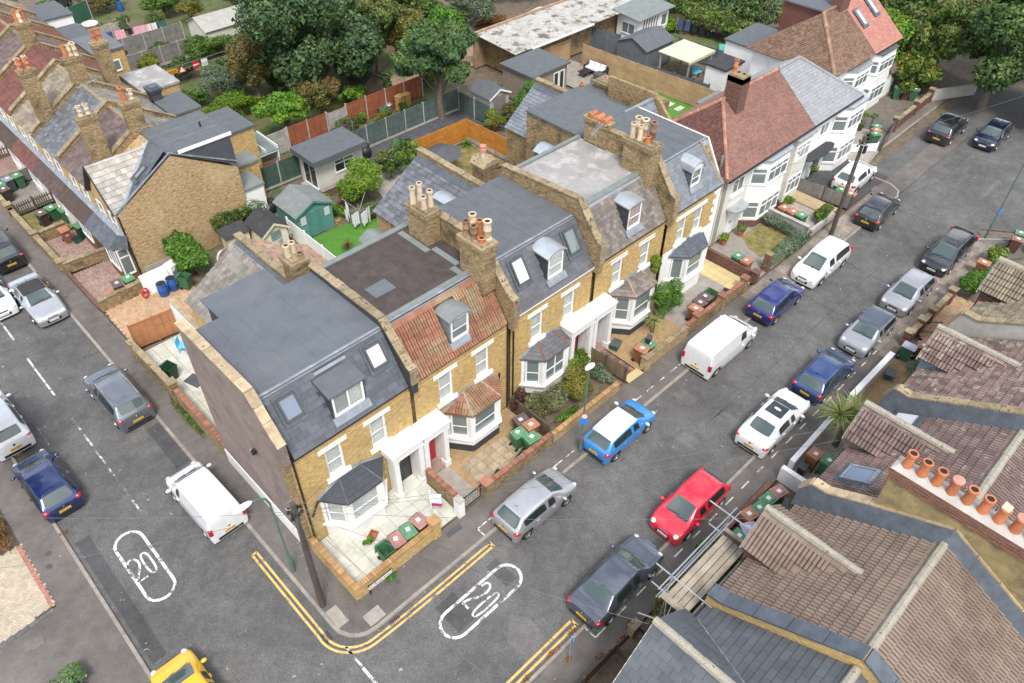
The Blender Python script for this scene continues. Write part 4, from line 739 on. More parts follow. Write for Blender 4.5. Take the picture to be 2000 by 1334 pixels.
def car_shell(kind):
    """one smooth shell per body style, cut into body, roof, glass and doors"""
    if kind in CARM: return CARM[kind]
    L, Wd, H, WB, S = SH[kind]; w = Wd/2; ax = (-WB/2-.02*L+.02, WB/2-.02*L+.02); van = 'van' in kind
    st = []
    xs = sorted(set([s[0] for s in S]+[a+d for a in ax for d in (-.40, -.33, .33, .40)]))
    def at(x):
        for i in range(len(S)-1):
            if S[i][0] <= x <= S[i+1][0]:
                t = (x-S[i][0])/(S[i+1][0]-S[i][0]+1e-9); return [S[i][k]+(S[i+1][k]-S[i][k])*t for k in range(5)]
    pr = [xs[0]]
    for x in xs[1:]:
        if x-pr[-1] > .055 or any(abs(x-s[0]) < 1e-6 for s in S): pr.append(x)
    xs = pr; bm = bmesh.new(); rows = []
    iC, iR0, iR1 = S[9][0], S[3][0] if kind not in ('saloon', 'cabrio') else S[4][0], S[8][0]; iT = S[2][0] if kind not in ('saloon', 'cabrio') else S[3][0]
    for x in xs:
        _, zt, zb, fw, fr = at(x); arch = any(abs(x-a) < .36 for a in ax)
        z0 = .62 if arch else .22; zt = max(zt, zb+.02); wr = w*fr; hood = zt-zb < .16
        g0 = zb+.05*min(1, (zt-zb)/.3); g1 = zb+(zt-zb)*.86
        wg0 = w*fw*.965; wg1 = wr+(wg0-wr)*.12
        if hood: wg0 = w*fw*.95; wg1 = wr+(wg0-wr)*.5
        c = [(w*fw*.955, z0), (w*fw, max(z0+.02, .45)), (w*fw, max(z0+.04, .68) if zb > .75 else (z0+zb)/2+.06), (w*fw*.985, zb), (wg0, g0), (wg1, g1), (wr, zt-.035 if not hood else zt-.02), (wr*.88, zt), (0, zt+.025*(1 if not hood else .8))]
        rows.append([bm.verts.new((x, y, z)) for y, z in c]+[bm.verts.new((x, -y, z)) for y, z in c[-2::-1]])
    nC = len(rows[0])
    MI = {'body': 0, 'windscreen': 1, 'rear_window': 2, 'side_window': 3, 'roof': 4, 'front_door': 5, 'rear_door': 6, 'bonnet': 7}
    for i in range(len(xs)-1):
        xm = (xs[i]+xs[i+1])/2
        for k in range(nC-1):
            r = k if k < nC//2 else nC-2-k   # 0..7 from the sill up
            f = bm.faces.new([rows[i][k], rows[i+1][k], rows[i+1][k+1], rows[i][k+1]]); mi = 0
            if r == 4 and iR0+.02 < xm < iR1+.02 and not (S[6][0] < xm < S[7][0]) and not (van and xm < S[7][0]): mi = 3
            elif r == 7 and iR1 < xm < iC: mi = 1
            elif r == 7 and iT < xm < iR0 and not van: mi = 2
            elif r >= 6 and iR0 < xm < iR1: mi = 4
            elif r in (0, 1, 2, 3) and S[7][0]-.04 < xm < S[8][0]+.38: mi = 5
            elif r in (0, 1, 2, 3) and not van and S[7][0]-1.0 < xm < S[7][0]-.04 and not any(abs(xm-a) < .3 for a in ax): mi = 6
            elif r >= 6 and iC < xm < S[11][0]: mi = 7
            f.material_index = mi
    for e in (rows[0], rows[-1]): bm.faces.new(e if e is rows[0] else e[::-1])
    bmesh.ops.recalc_face_normals(bm, faces=bm.faces)
    cl = bm.edges.layers.float.new('crease_edge')
    for e in bm.edges:
        fs = e.link_faces
        if len(fs) == 2 and fs[0].material_index != fs[1].material_index: e[cl] = .35
    me = bpy.data.meshes.new('shell'); bm.to_mesh(me); bm.free()
    for k in range(8): me.materials.append(m_black)
    o = bpy.data.objects.new('shell', me); COL.objects.link(o); md = o.modifiers.new('s', 'SUBSURF'); md.levels = 2; md.render_levels = 2
    dg = bpy.context.evaluated_depsgraph_get(); dg.update(); ev = bpy.data.meshes.new_from_object(o.evaluated_get(dg)); bpy.data.objects.remove(o); bpy.data.meshes.remove(me)
    co = np.empty(len(ev.vertices)*3); ev.vertices.foreach_get('co', co); co = co.reshape(-1, 3); out = {}
    parts = {}
    for p in ev.polygons:
        nm = [k for k, v in MI.items() if v == p.material_index][0]
        if nm in ('side_window', 'front_door', 'rear_door'): nm += '_a' if p.center.y > 0 else '_b'
        if nm.startswith('side_window'): nm += '1' if p.center.x > S[6][0] else '2'
        parts.setdefault(nm, []).append(list(p.vertices))
    for nm, fs in parts.items():
        ids = sorted({i for f in fs for i in f}); mp = {a: i for i, a in enumerate(ids)}; out[nm] = ([tuple(co[i]) for i in ids], [[mp[i] for i in f] for f in fs])
    bpy.data.meshes.remove(ev); CARM[kind] = (out, ax, S); return CARM[kind]
WHEEL = {}
def wheel_mesh(r):
    if r not in WHEEL:
        t = MB().lathe([(r*.62, -.1), (r*.9, -.105), (r, -.07), (r, .07), (r*.9, .105), (r*.62, .1)], n=20, axis='y', caps=False).mesh('wheel', m_tyre, 50)
        b = MB().lathe([(r*.64, .03), (r*.64, -.09), (r*.58, -.1), (r*.55, -.05)], n=20, axis='y', caps=False)
        for k in range(5):
            a = 2*math.pi*k/5
            for d in (-.16, .16): b.prism([(r*.12*math.cos(a-.6), -.085, r*.12*math.sin(a-.6)), (r*.58*math.cos(a+d-.05), -.08, r*.58*math.sin(a+d-.05)), (r*.58*math.cos(a+d+.09), -.08, r*.58*math.sin(a+d+.09)), (r*.12*math.cos(a+.6), -.085, r*.12*math.sin(a+.6))], (0, .03, 0))
        WHEEL[r] = (t, b.mesh('rim', m_rim), MB().lathe([(r*.6, .0), (r*.6, .01)], n=16, axis='y').mesh('brake_disc', m_black))
    return WHEEL[r]
def car(kind, x, y, head, label, pm, plate_r='', plate_f='', roof=None, cat='car', group='cars and vans parked along the kerbs', name='parked_car', bars=False, soft=False, glassroof=False, z=RZ, lights='std', head_c=None, trim=None, belt=None):
    sh, ax, S = car_shell(kind); L, Wd, H, WB, _ = SH[kind]; w = Wd/2; R_ = .31 if kind not in ('suv', 'van') else .34
    t = thing(name, label, cat, (x, y, z), rad(head), group)
    mats = {'body': pm, 'windscreen': m_cglassl, 'rear_window': m_cglassl, 'side_window': m_cglass, 'roof': roof or pm, 'front_door': pm, 'rear_door': pm, 'bonnet': pm}
    first = None
    for nm, (v, f) in sh.items():
        base = nm.rstrip('ab12').rstrip('_'); b = MB(); b.add(v, f); me = b.mesh(base, mats[base]); me.polygons.foreach_set('use_smooth', [True]*len(me.polygons))
        o = ob(base, me, parent=t)
        if base.endswith('door'):
            s = 1 if nm.endswith('a') else -1; xx = S[7][0]+.22 if base == 'front_door' else S[7][0]-.8
            ob('handle', MB().box(xx, xx+.19, s*(w*.99), s*(w+.03), .82, .86), pm if kind != 'mini' else m_chrome, o)
    ob('underbody', MB().box(-L/2+.25, L/2-.25, -w*.86, w*.86, .16, .6), m_black, t)
    for sx, a in zip((-1, 1), ax):
        for s in (-1, 1):
            wm = wheel_mesh(R_); o = ob('wheel', wm[0], parent=t, loc=(a, s*(w-.115), R_)); o.rotation_euler = (0, rnd.random()*6, math.pi if s > 0 else 0)
            ob('rim', wm[1], parent=o); ob('brake_disc', wm[2], parent=o)
    zl = S[11][2]+.06; zt_ = S[2][2]
    sz = {'std': (.25, .15, .09), 'round': (.15, .16, .13), 'slim': (.26, .15, .07)}[lights]
    for s in (-1, 1):
        ob('headlight', MB().ball((S[11][0]-.13, s*w*.69, zl-.03), sz, nu=12, nv=8), head_c or m_head, t, smooth=True)
        if cat == 'van' or kind == 'mpv': ob('taillight', MB().box(-L/2-.012, -L/2+.1, s*w*.80, s*w*.985, .82, 1.2), m_red_l, t)
        else: ob('taillight', MB().ball((-L/2+.2, s*w*.80, zt_-.08), (.2, .17, .13 if kind not in ('saloon', 'suv', 'cabrio') else .09), nu=12, nv=8), m_red_l, t, smooth=True)
        m = ob('wing_mirror', MB().ball((S[8][0]+.42, s*(w+.1), S[9][2]+.1), (.09, .13, .08), nu=10, nv=6), roof if (roof and kind == 'hatch') else pm, t, smooth=True)
    ob('front_grille', MB().box(L/2-.1, L/2+.012, -w*.42, w*.42, .34, .5), m_black, t); 
    f = ob('grille_bar', MB().box(L/2-.12, L/2-.01, -w*.3, w*.3, .6, .66), trim or m_black, t)
    ob('rear_bumper_trim', MB().box(-L/2-.015, -L/2+.12, -w*.66, w*.66, .28, .42), m_black, t)
    ob('badge', MB().lathe([(.06, -.01), (.06, .012)], (-L/2-.0, 0, .82), n=12, axis='x'), m_chrome, t)
    p = ob('number_plate', MB().box(-L/2-.028, -L/2-.005, -.26, .26, .54, .66), m_plate_y, t)
    q = ob('number_plate', MB().box(L/2+.014, L/2+.03, -.26, .26, .4, .51), m_plate_w, t)
    if plate_r: text(plate_r, .1, m_black, p, (-L/2-.03, 0, .6), (rad(90), 0, rad(-90)), 'plate_lettering', .001)
    if plate_f: text(plate_f, .1, m_black, q, (L/2+.032, 0, .455), (rad(90), 0, rad(90)), 'plate_lettering', .001)
    if bars:
        for s in (-1, 1): ob('roof_rail', MB().tube([(S[3][0]+.1, s*w*.68, S[4][1]-.0), (S[5][0], s*w*.68, S[5][1]+.045), (S[8][0]-.1, s*w*.68, S[8][1]+.02)], .022, 6), m_chrome, t)
    ob('aerial', MB().tube([(S[4][0]+.05, 0, S[4][1]+.02), (S[4][0]-.1, 0, S[4][1]+.2)], .012, 5), m_black, t)
    if glassroof: ob('sunroof', MB().prism([(S[5][0], -w*.5, S[5][1]+.028), (S[8][0]-.06, -w*.48, S[8][1]+.036), (S[8][0]-.06, w*.48, S[8][1]+.036), (S[5][0], w*.5, S[5][1]+.028)], (0, 0, .012)), m_cglass, t)
    ob('wiper', MB().tube([(S[9][0]+.02, -.5, S[9][1]+.05), (S[9][0]-.1, .15, S[9][1]+.1)], .012, 4).tube([(S[9][0]+.02, .05, S[9][1]+.05), (S[9][0]-.1, .6, S[9][1]+.09)], .012, 4), m_black, t)
    return t
wh = paint('white', (.70, .71, .72), 0, .25); silver = paint('silver', (.47, .48, .50), .65, .3); gm = paint('gunmetal', (.17, .185, .21), .6, .3); bk = paint('black', (.012, .013, .018), .1, .2)
dkb = paint('dark_blue', (.008, .022, .10), .3, .25); mb_ = paint('mid_blue', (.01, .022, .15), .25, .25); skyb = paint('bright_blue', (.03, .22, .56), .1, .25); redp = paint('red', (.62, .01, .035), .0, .3); yel = paint('yellow', (.68, .40, .005), .0, .3); steel = paint('steel_grey', (.085, .10, .13), .5, .28); lgrey = paint('light_grey', (.30, .32, .34), .3, .3); clio = paint('warm_silver', (.36, .36, .39), .6, .3); fb = paint('fiesta_blue', (.022, .055, .17), .4, .25)
# east-west road, house side
car('hatch', 10.05, -.4, 0, 'silver hatchback parked beside the gate of the corner house', silver, 'LT07 KVR')
car('hatch', 16.2, -.28, 1.5, 'bright blue hatchback with a plain white roof', skyb, 'LG68 XBA', roof=wh)
car('van', 24.95, -.3, 0, 'white panel van with plain sides and two rear doors, ahead of the blue hatchback', wh, 'EX17 LVC', cat='van', name='panel_van')
car('hatch', 30.65, -.3, 1, 'royal blue hatchback in front of the white panel van', mb_, 'LD14 VYK', 'LD14 VYK')
car('mpv', 35.8, -.33, 180, 'white people carrier facing the camera beside the sage hedge', wh, 'LM06 WXN', 'LM06 WXN')
car('hatch', 44.1, .0, 3, 'black hatchback with yellow rear plate at the foot of the timber pole', bk, 'YK58 DZM')
car('hatch', 46.9, 3.2, 2, 'white hatchback parked on the front drive of a white house', wh, 'LR63 PTO', z=0)
car('suv', 59.1, 1.6, 2, 'black estate car parked by the end brick wall under the trees', bk, 'LF19 HNB', bars=True)
car('hatch', 60.7, -1.3, 182, 'navy car facing the camera under the overhanging trees', paint('navy', (.006, .01, .04), .2, .22), '', 'KV21 OYE', lights='slim')
# east-west road, opposite side
car('mpv', 42.7, -5.42, 180, 'black estate car with pale headlamps, farthest up the left kerb facing the camera', bk, '', 'EK10 UZB', trim=m_chrome)
car('hatch', 37.05, -5.45, 180, 'silver hatchback with dark roof edges and round badge on its nose', clio, '', 'LB15 RZD', lights='std')
car('mini', 31.95, -5.45, 180, 'small grey car with dark roof and big round headlamps', lgrey, '', 'GX66 NKA', roof=steel, lights='round', trim=m_chrome)
car('hatch', 27.1, -5.45, 0, 'blue hatchback with red rear lamps behind the cordyline palm', fb, 'LV09 HWE')
car('saloon', 22.3, -5.33, 1, 'white saloon with a dark glass roof', wh, 'PN65 DWY', glassroof=True)
car('hatch', 15.05, -5.42, 180, 'red hatchback facing the camera', redp, '', 'LS09 YZG', trim=m_chrome)
car('saloon', 9.8, -5.5, 1.5, 'dark grey saloon parked at the end of the yellow lines', steel, 'LJ05 EUP', lights='round', trim=m_chrome)
# side road
car('suv', -.8, 19.15, 91, 'grey estate car with roof bars beside the long brick side wall', gm, 'LW70 LHM', bars=True)
car('hatch', -5.55, 16.1, 91.5, 'dark blue hatchback with red lamps on the west kerb', dkb, 'LC57 EGU')
car('smallvan', -.72, 10.2, 91.5, 'white compact van with one rear door by the white side wall base', wh, 'HG19 AEV', cat='van', name='compact_van')
car('cabrio', -.85, 29.9, 270.5, 'silver convertible with a folded black fabric roof', silver, '', 'LN13 XTR', roof=M('fabric_hood', (.035, .033, .035), rough=.9, var=.15, fine=.15), trim=m_chrome)
car('suv', -.8, 36.6, 91, 'black car nose up the side road past the paved front yards', bk, 'WF20 OHT')
car('hatch', -2.75, 32.0, 270, 'white car on the move at the left edge of the photo', wh, '', 'LX64 EOT')
car('suv', -5.85, 21.5, 91, 'white crossover with black bumpers half under the leaves', wh, 'LR72 XFN', roof=wh)
car('hatch', -5.4, 2.25, 90, 'yellow hatchback cut by the bottom edge of the photo', yel, '', '')
car('hatch', 18.0, 76.5, 40, 'black car parked beyond the far back gardens', bk)
car('van', 50.8, 38.8, 10, 'white van parked beside the long low garage roof', wh, cat='van', name='panel_van')
# ---------------------------------------------------------------- side road row (fronts face west)
LY = [28.03, 32.0, 36.2, 40.6, 44.5, 49.0, 52.9, 57.2, 61.4, 65.6, 70]
XE, XR, XB, LZE, LZR = 4.6, 8.5, 12.3, 4.75, 7.1
ltm = [m_tilel1, m_tilel2, m_slaterow, m_tilel4, m_tilel3, m_tilel2, m_tilel3, m_tilel2, m_tilel4, m_tilel3]
llab = ['end of row house with pale tiles and bare yellow brick gable wall', 'row house with purple brown tiles next to the brick gable end', 'row house with mottled blue slate roof in the side road row', 'row house with grey lichen tiles and tall aerials', 'row house with dark red tiled roof in the side road row', 'row house with purple tiles uphill of the dark red roof', 'far row house with red tiles near the top left corner', 'far row house roof with brown tiles by the top left corner', 'far row house roof with grey tiles at the top left edge', 'most distant row house roof at the top left corner']
def lz(x): return LZE+(x-XE)/(XR-XE)*(LZR-LZE) if x < XR else LZR-(x-XR)/(XB-XR)*(LZR-LZE)
m_tileq = M('dark_porch_tile', (.085, .058, .052), var=.2, isl=.2, spots=((.3, .26, .22), 8, .74))
m_skyr = GLASSY('small_skylight', (.2, .22, .24))
LH = []
for i in range(10):
    y0, y1 = LY[i], LY[i+1]; e = .15; tm = ltm[i]
    h = wthing('row_house', llab[i], 'house', ((XE+XB)/2, (y0+y1)/2, 0), 'brick row houses along the side road'); LH.append(h)
    ob('house_core', MB().prism([(XE, y0+.002, 0), (XB, y0+.002, 0), (XB, y0+.002, LZE-.1), (XR, y0+.002, LZR-.12), (XE, y0+.002, LZE-.1)], (0, y1-y0-.004, 0)), m_stockp if i == 0 else m_stock, h)
    # front windows: first floor, facing west
    for wy in (y0+1.2, y0+2.9):
        window(h, (XE-.012, wy, 2.95), .8, 1.35, rad(-90), 'sash', depth=-.01, interior=False, sill=1.0)
    lim = 120 if i else 200
    if i:
        slope(h, [(XE-.15, y1-e, LZE-.05), (XE-.15, y0+e, LZE-.05), (XR, y0+e, LZR), (XR, y1-e, LZR)], .34 if i != 2 else .3, .34 if i != 2 else .22, tm, 'roof_tile' if i != 2 else 'slate', 'roll' if i != 2 else 'flat', i == 2, limit=lim if i < 5 else 0, base=m_tileb, basename='roof')
        slope(h, [(XB+.1, y0+e, LZE-.05), (XB+.1, y1-e, LZE-.05), (XR, y1-e, LZR), (XR, y0+e, LZR)], .34, .34, tm if i not in (1, 2) else m_tiles, 'roof_tile', 'roll', False, limit=0, base=m_tileb, basename='back_roof')
    else:
        # cross gable over the front, then the lead valley and a slate strip against the brick gable
        ob('house_core', MB().prism([(XE+.02, y0+.3, LZE-.1), (XE+.02, (y0+y1)/2, 6.75), (XE+.02, y1, LZE-.1)], (3.4, 0, 0)), m_stock, h)
        slope(h, [(XE-.2, y0+.1, LZE-.05), (XE+.35, y0+.1, LZE-.05), (XR-.35, 30.25, 6.95), (XE-.2, 30.25, 6.95)], .33, .33, m_tilel1, 'roof_tile', 'flat', True, limit=220, base=m_tileb, basename='front_gable_roof')
        slope(h, [(XE-.2, y1-.15, LZE-.05), (XE+.35, y1-.15, LZE-.05), (XR-.35, 30.25, 6.95), (XE-.2, 30.25, 6.95)], .33, .33, m_tilel1, 'roof_tile', 'flat', True, limit=0, base=m_tileb, basename='front_gable_roof')
        slope(h, [(XE+.3, y0+.04, LZE-.02), (XE+.31, y0+.1, LZE-.02), (XR-.3, 30.25, 7.0), (XR, 30.25, 7.1), (XR, y0+.04, 7.1)], .4, .25, m_slate, 'slate', 'flat', True, limit=120, base=m_slateb, basename='roof')
        ob('lead_valley', MB().prism([(XE+.1, y0-.02, LZE+.02), (XE+.55, y0+.02, LZE+.06), (XR-.1, 30.3, 7.06), (XR-.5, 30.4, 7.04)], (0, 0, .03)), m_lead, h)
        vv = Vector((XR-XE, 0, LZR-LZE)); skylight(h, (6.9, y0+.75, lz(6.9)+.03), (0, 1, 0), vv, .5, 1.0, m_skyr)
        ob('gable_fascia', MB().prism([(XE-.24, y0+.1, LZE-.1), (XE-.24, 30.25, 6.9), (XE-.24, 30.25, 7.05), (XE-.24, y0+.0, LZE+.05)], (.06, 0, 0)).prism([(XE-.24, y1-.1, LZE-.1), (XE-.24, 30.25, 6.9), (XE-.24, 30.25, 7.05), (XE-.24, y1, LZE+.05)], (.06, 0, 0)), m_black, h)
        ob('verge', MB().prism([(XE-.05, y0-.04, LZE+.02), (XR, y0-.04, 7.14), (XR, y0-.04, 7.22), (XE-.05, y0-.04, LZE+.1)], (0, .1, 0)).prism([(XR, y0-.04, 7.14), (XB+.05, y0-.04, LZE+.35), (XB+.05, y0-.04, LZE+.43), (XR, y0-.04, 7.22)], (0, .1, 0)), m_lead, h)
        d = ob('rear_dormer', MB().prism([(XR+.1, y0+.02, 7.0), (XB+.02, y0+.02, 7.0), (XB+.02, y0+.02, 4.9)], (0, y1-y0-.3, 0)), m_slate, h)
        ob('dormer_flat_roof', MB().box(XR-.1, XB+.1, y0-.02, y1-.2, 7.02, 7.12), m_feltm, d); ob('dormer_fascia', MB().box(XR+.5, XB+.12, y0-.05, y0-.02, 6.92, 7.14), m_upvc, d); ob('vent_pipe', MB().tube([(11.4, 29.8, 7.1), (11.4, 29.8, 7.45)], .06, 8), m_black, d)
        for q in (29.3, 30.6): ob('felt_seam', MB().box(XR, XB, q, q+.04, 7.12, 7.128), m_feltg, d)
        ob('downpipe', MB().tube([(XE-.03, y0-.03, 4.6), (XE-.03, y0-.03, .1)], .05, 8), m_black, h)
        ob('rendered_wall_base', MB().box(XE+.3, 7.2, y0-.03, y0, 0, .75), m_conc, h)
    # party wall and coping
    if i < 9:
        prof = [(XE-.1, LZE-.15), (XE-.1, LZE+.35), (XR, LZR+.42), (XB+.1, LZE+.3), (XB+.1, LZE-.15)]
        pw = ob('party_wall', MB().prism([(x, y1-.15, z) for x, z in prof], (0, .3, 0)), m_stockd, h)
        for a, c in ((prof[1], prof[2]), (prof[2], prof[3])):
            n = 8
            for k in range(n):
                p = [a[0]+(c[0]-a[0])*(k+.02)/n, a[1]+(c[1]-a[1])*(k+.02)/n]; q = [a[0]+(c[0]-a[0])*(k+.98)/n, a[1]+(c[1]-a[1])*(k+.98)/n]
                ob('coping_stone', MB().prism([(p[0], y1-.2, p[1]), (q[0], y1-.2, q[1]), (q[0], y1+.2, q[1]), (p[0], y1+.2, p[1])], (0, 0, .07)), m_stonew, pw)
    if i: ob('ridge', MB().tube([(XR, y0+.15, LZR+.02), (XR, y1-.15, LZR+.02)], .12, 8), m_stonew if i != 4 else m_tilel3, h)
    # lean-to roof along the front
    lm = m_slate if i == 0 else m_tileb if i in (1, 4, 8) else m_tilel3 if i in (3, 6) else m_tileq
    yA = y0+(.6 if i == 0 else 0)
    slope(h, [(3.5, y1-.02, 2.5), (3.5, yA, 2.5), (XE-.02, yA if i else y0-.2, 3.35), (XE-.02, y1-.02, 3.35)], .3, .25, lm, 'porch_tile', 'flat', True, limit=0, base=m_tileb, basename='porch_roof')
    ob('lead_flashing', MB().prism([(XE-.3, y0, 3.2), (XE-.02, y0, 3.42), (XE-.02, y0, 3.36), (XE-.3, y0, 3.12)], (0, y1-y0-.02, 0)), m_lead, h)
    ob('front_bay', MB().box(3.75, XE, y0+.35, y0+2.3, 0, 2.55), m_red if i < 2 else m_gloss, h)
    window(h, (3.74, y0+1.3, .8), 1.6, 1.45, rad(-90), 'three', depth=-.01, interior=False); ob('front_door', MB().box(XE-.06, XE-.01, y0+2.7, y0+3.6, 0, 2.1), (m_black, m_rdoor, m_gdoor)[i % 3], h)
    if i == 0:
        slope(h, [(3.5, yA, 2.5), (4.4, y0-.2, 2.5), (XE-.02, y0-.2, 3.35), (XE-.02, yA, 3.35)], .3, .25, m_slate, 'porch_tile', 'flat', True, limit=0, basename='porch_hip', base=m_slateb)
        window(h, (4.13, y0+.345, .5), .7, 1.9, 0, 'top', depth=-.02, interior=False)
def potset(ps): return ps
chimney(LH[0], 5.45, 6.45, 31.75, 32.3, 5.2, 8.9, m_stockd, [(5.75, 32.02, .62, .13, m_potb, 1), (6.15, 32.02, .62, .13, m_potb, 1)], corb=.07)
chimney(LH[0], 8.0, 9.0, 31.75, 32.3, 6.8, 8.95, m_stockd, [(8.3, 32.0, .9, .17, m_pot, 0), (8.75, 32.0, .6, .13, m_potb, 1)], corb=.07)
chimney(LH[2], 5.25, 6.2, 40.35, 40.9, 5.2, 8.9, m_stockd, [(5.5, 40.75, .7, .13, m_potb, 1), (5.95, 40.75, .75, .13, m_potb, 1), (5.5, 40.5, .72, .13, m_pot, 1), (5.95, 40.5, .7, .13, m_pot, 1)], corb=.07)
chimney(LH[2], 8.1, 9.1, 40.35, 40.9, 6.8, 8.9, m_stockd, [(8.3, 40.6, .85, .14, m_pot, 0), (8.6, 40.6, .75, .13, m_potb, 1), (8.9, 40.7, .8, .13, m_potb, 1), (8.9, 40.45, .8, .13, m_potb, 1)], corb=.07)
chimney(LH[4], 8.0, 8.9, 48.75, 49.25, 6.8, 8.8, m_stockd, [(8.2, 49, .85, .15, m_pot, 0), (8.4, 48.9, .75, .13, m_potb, 1), (8.7, 49, .85, .15, m_pot, 0)], corb=.07)
chimney(LH[7], 7.8, 8.7, 60.9, 61.4, 6.8, 8.8, m_stockd, [(8.2, 61.1, .8, .15, m_pot, 0), (8.5, 61.1, .7, .15, m_pot, 0)], corb=.07)
def aerial(lab, x, y, z, h=1.2, rot=0, n=9, g='roof aerials'):
    t = thing('roof_aerial', lab, 'aerial', (x, y, z), rot, g); ob('mast', MB().tube([(0, 0, 0), (0, 0, h)], .018, 5), m_alu, t); ob('boom', MB().tube([(-.75, 0, h), (.75, 0, h)], .015, 5), m_alu, t)
    for k in range(n):
        o = ob('rod', MB().tube([(0, -.2, 0), (0, .2, 0)], .009, 4), m_alu, t, (-.65+1.3*k/(n-1), 0, h+.01))
aerial('comb shaped aerial above the lichen tiled roof, farther of two', 8.2, 38.0, 7.1, 1.0, .3); aerial('comb shaped aerial above the mottled blue slate roof', 7.6, 35.2, 6.7, 1.1, .5); aerial('aerial with loose white cables on the pale flat roof', 24.6, 9.6, ZF, 1.6, .3); aerial('thin aerial beside the pots of the lone back chimney', 6.9, 12.7, 8.6, 1.3, .2)
# rear extensions of the row
def extbox(name, label, x0, x1, y0, y1, h, wallm, roofm, over=.12, th=.16, win=None, cat='extension', group='flat roofed rear extensions and outbuildings'):
    t = wthing(name, label, cat, ((x0+x1)/2, (y0+y1)/2, 0), group); ob('wall', MB().box(x0, x1, y0, y1, 0, h), wallm, t); ob('flat_roof', MB().box(x0-over, x1+over, y0-over, y1+over, h+.004, h+th), roofm, t)
    for (wx, wz, ww, wh_, st_) in (win or []): window(t, (wx, y0, wz), ww, wh_, 0, st_, depth=-.03, interior=False)
    return t
e = extbox('rear_extension', 'low grey flat roof behind the brick gable end', 12.35, 13.7, 28.2, 30.0, 2.8, m_render, m_feltg, .1); extbox('rear_extension', 'small flat roofed brick extension with orange brick end', 13.3, 14.9, 30.7, 32.3, 3.0, m_stock, m_feltg, .1)
e = extbox('rear_extension', 'upper rear extension with dark felt roof and small brick stack', 12.3, 14.2, 36.3, 39.3, 5.0, m_stock, m_feltm, .1, win=[(13.3, 3.4, .8, .9, 'two')]); chimney(e, 12.2, 12.9, 39.0, 39.8, 4, 6.0, m_slateb, [], cap=m_leadd)
e = extbox('rear_extension', 'upper rear extension with pale roof and green gutter edge', 12.3, 14.9, 40.8, 44.4, 5.1, m_stock, m_bitu, .1, win=[(13.8, 3.3, .8, 1.1, 'two')]); chimney(e, 10.6, 11.5, 42.2, 42.9, 4.4, 8.6, m_stockd, [(10.9, 42.6, .8, .14, m_pot, 1), (11.25, 42.6, .85, .14, m_pot, 1)], corb=.07)
extbox('rear_extension', 'rear extension with purple grey roof and a small dark window', 12.3, 14.6, 49.2, 53, 5.2, m_stock, m_slate3, .1, win=[(13.6, 3.6, .9, .9, 'single')]); extbox('rear_extension', 'white walled extension with grey roof near the top left corner', 12.6, 15.2, 61.5, 65.4, 4.2, m_render, m_feltm, .1, win=[(13.6, 2.0, 1.2, .5, 'three')]); extbox('rear_extension', 'grey roofed extension with white fascia at the top left', 12.4, 15, 57.3, 60.6, 3.6, m_render, m_feltm, .12)
e = extbox('rear_extension', 'long rear extension with grey flat roof beside the pale one', 12.3, 15.8, 32.2, 35.6, 4.6, m_stock, m_feltm, .1)
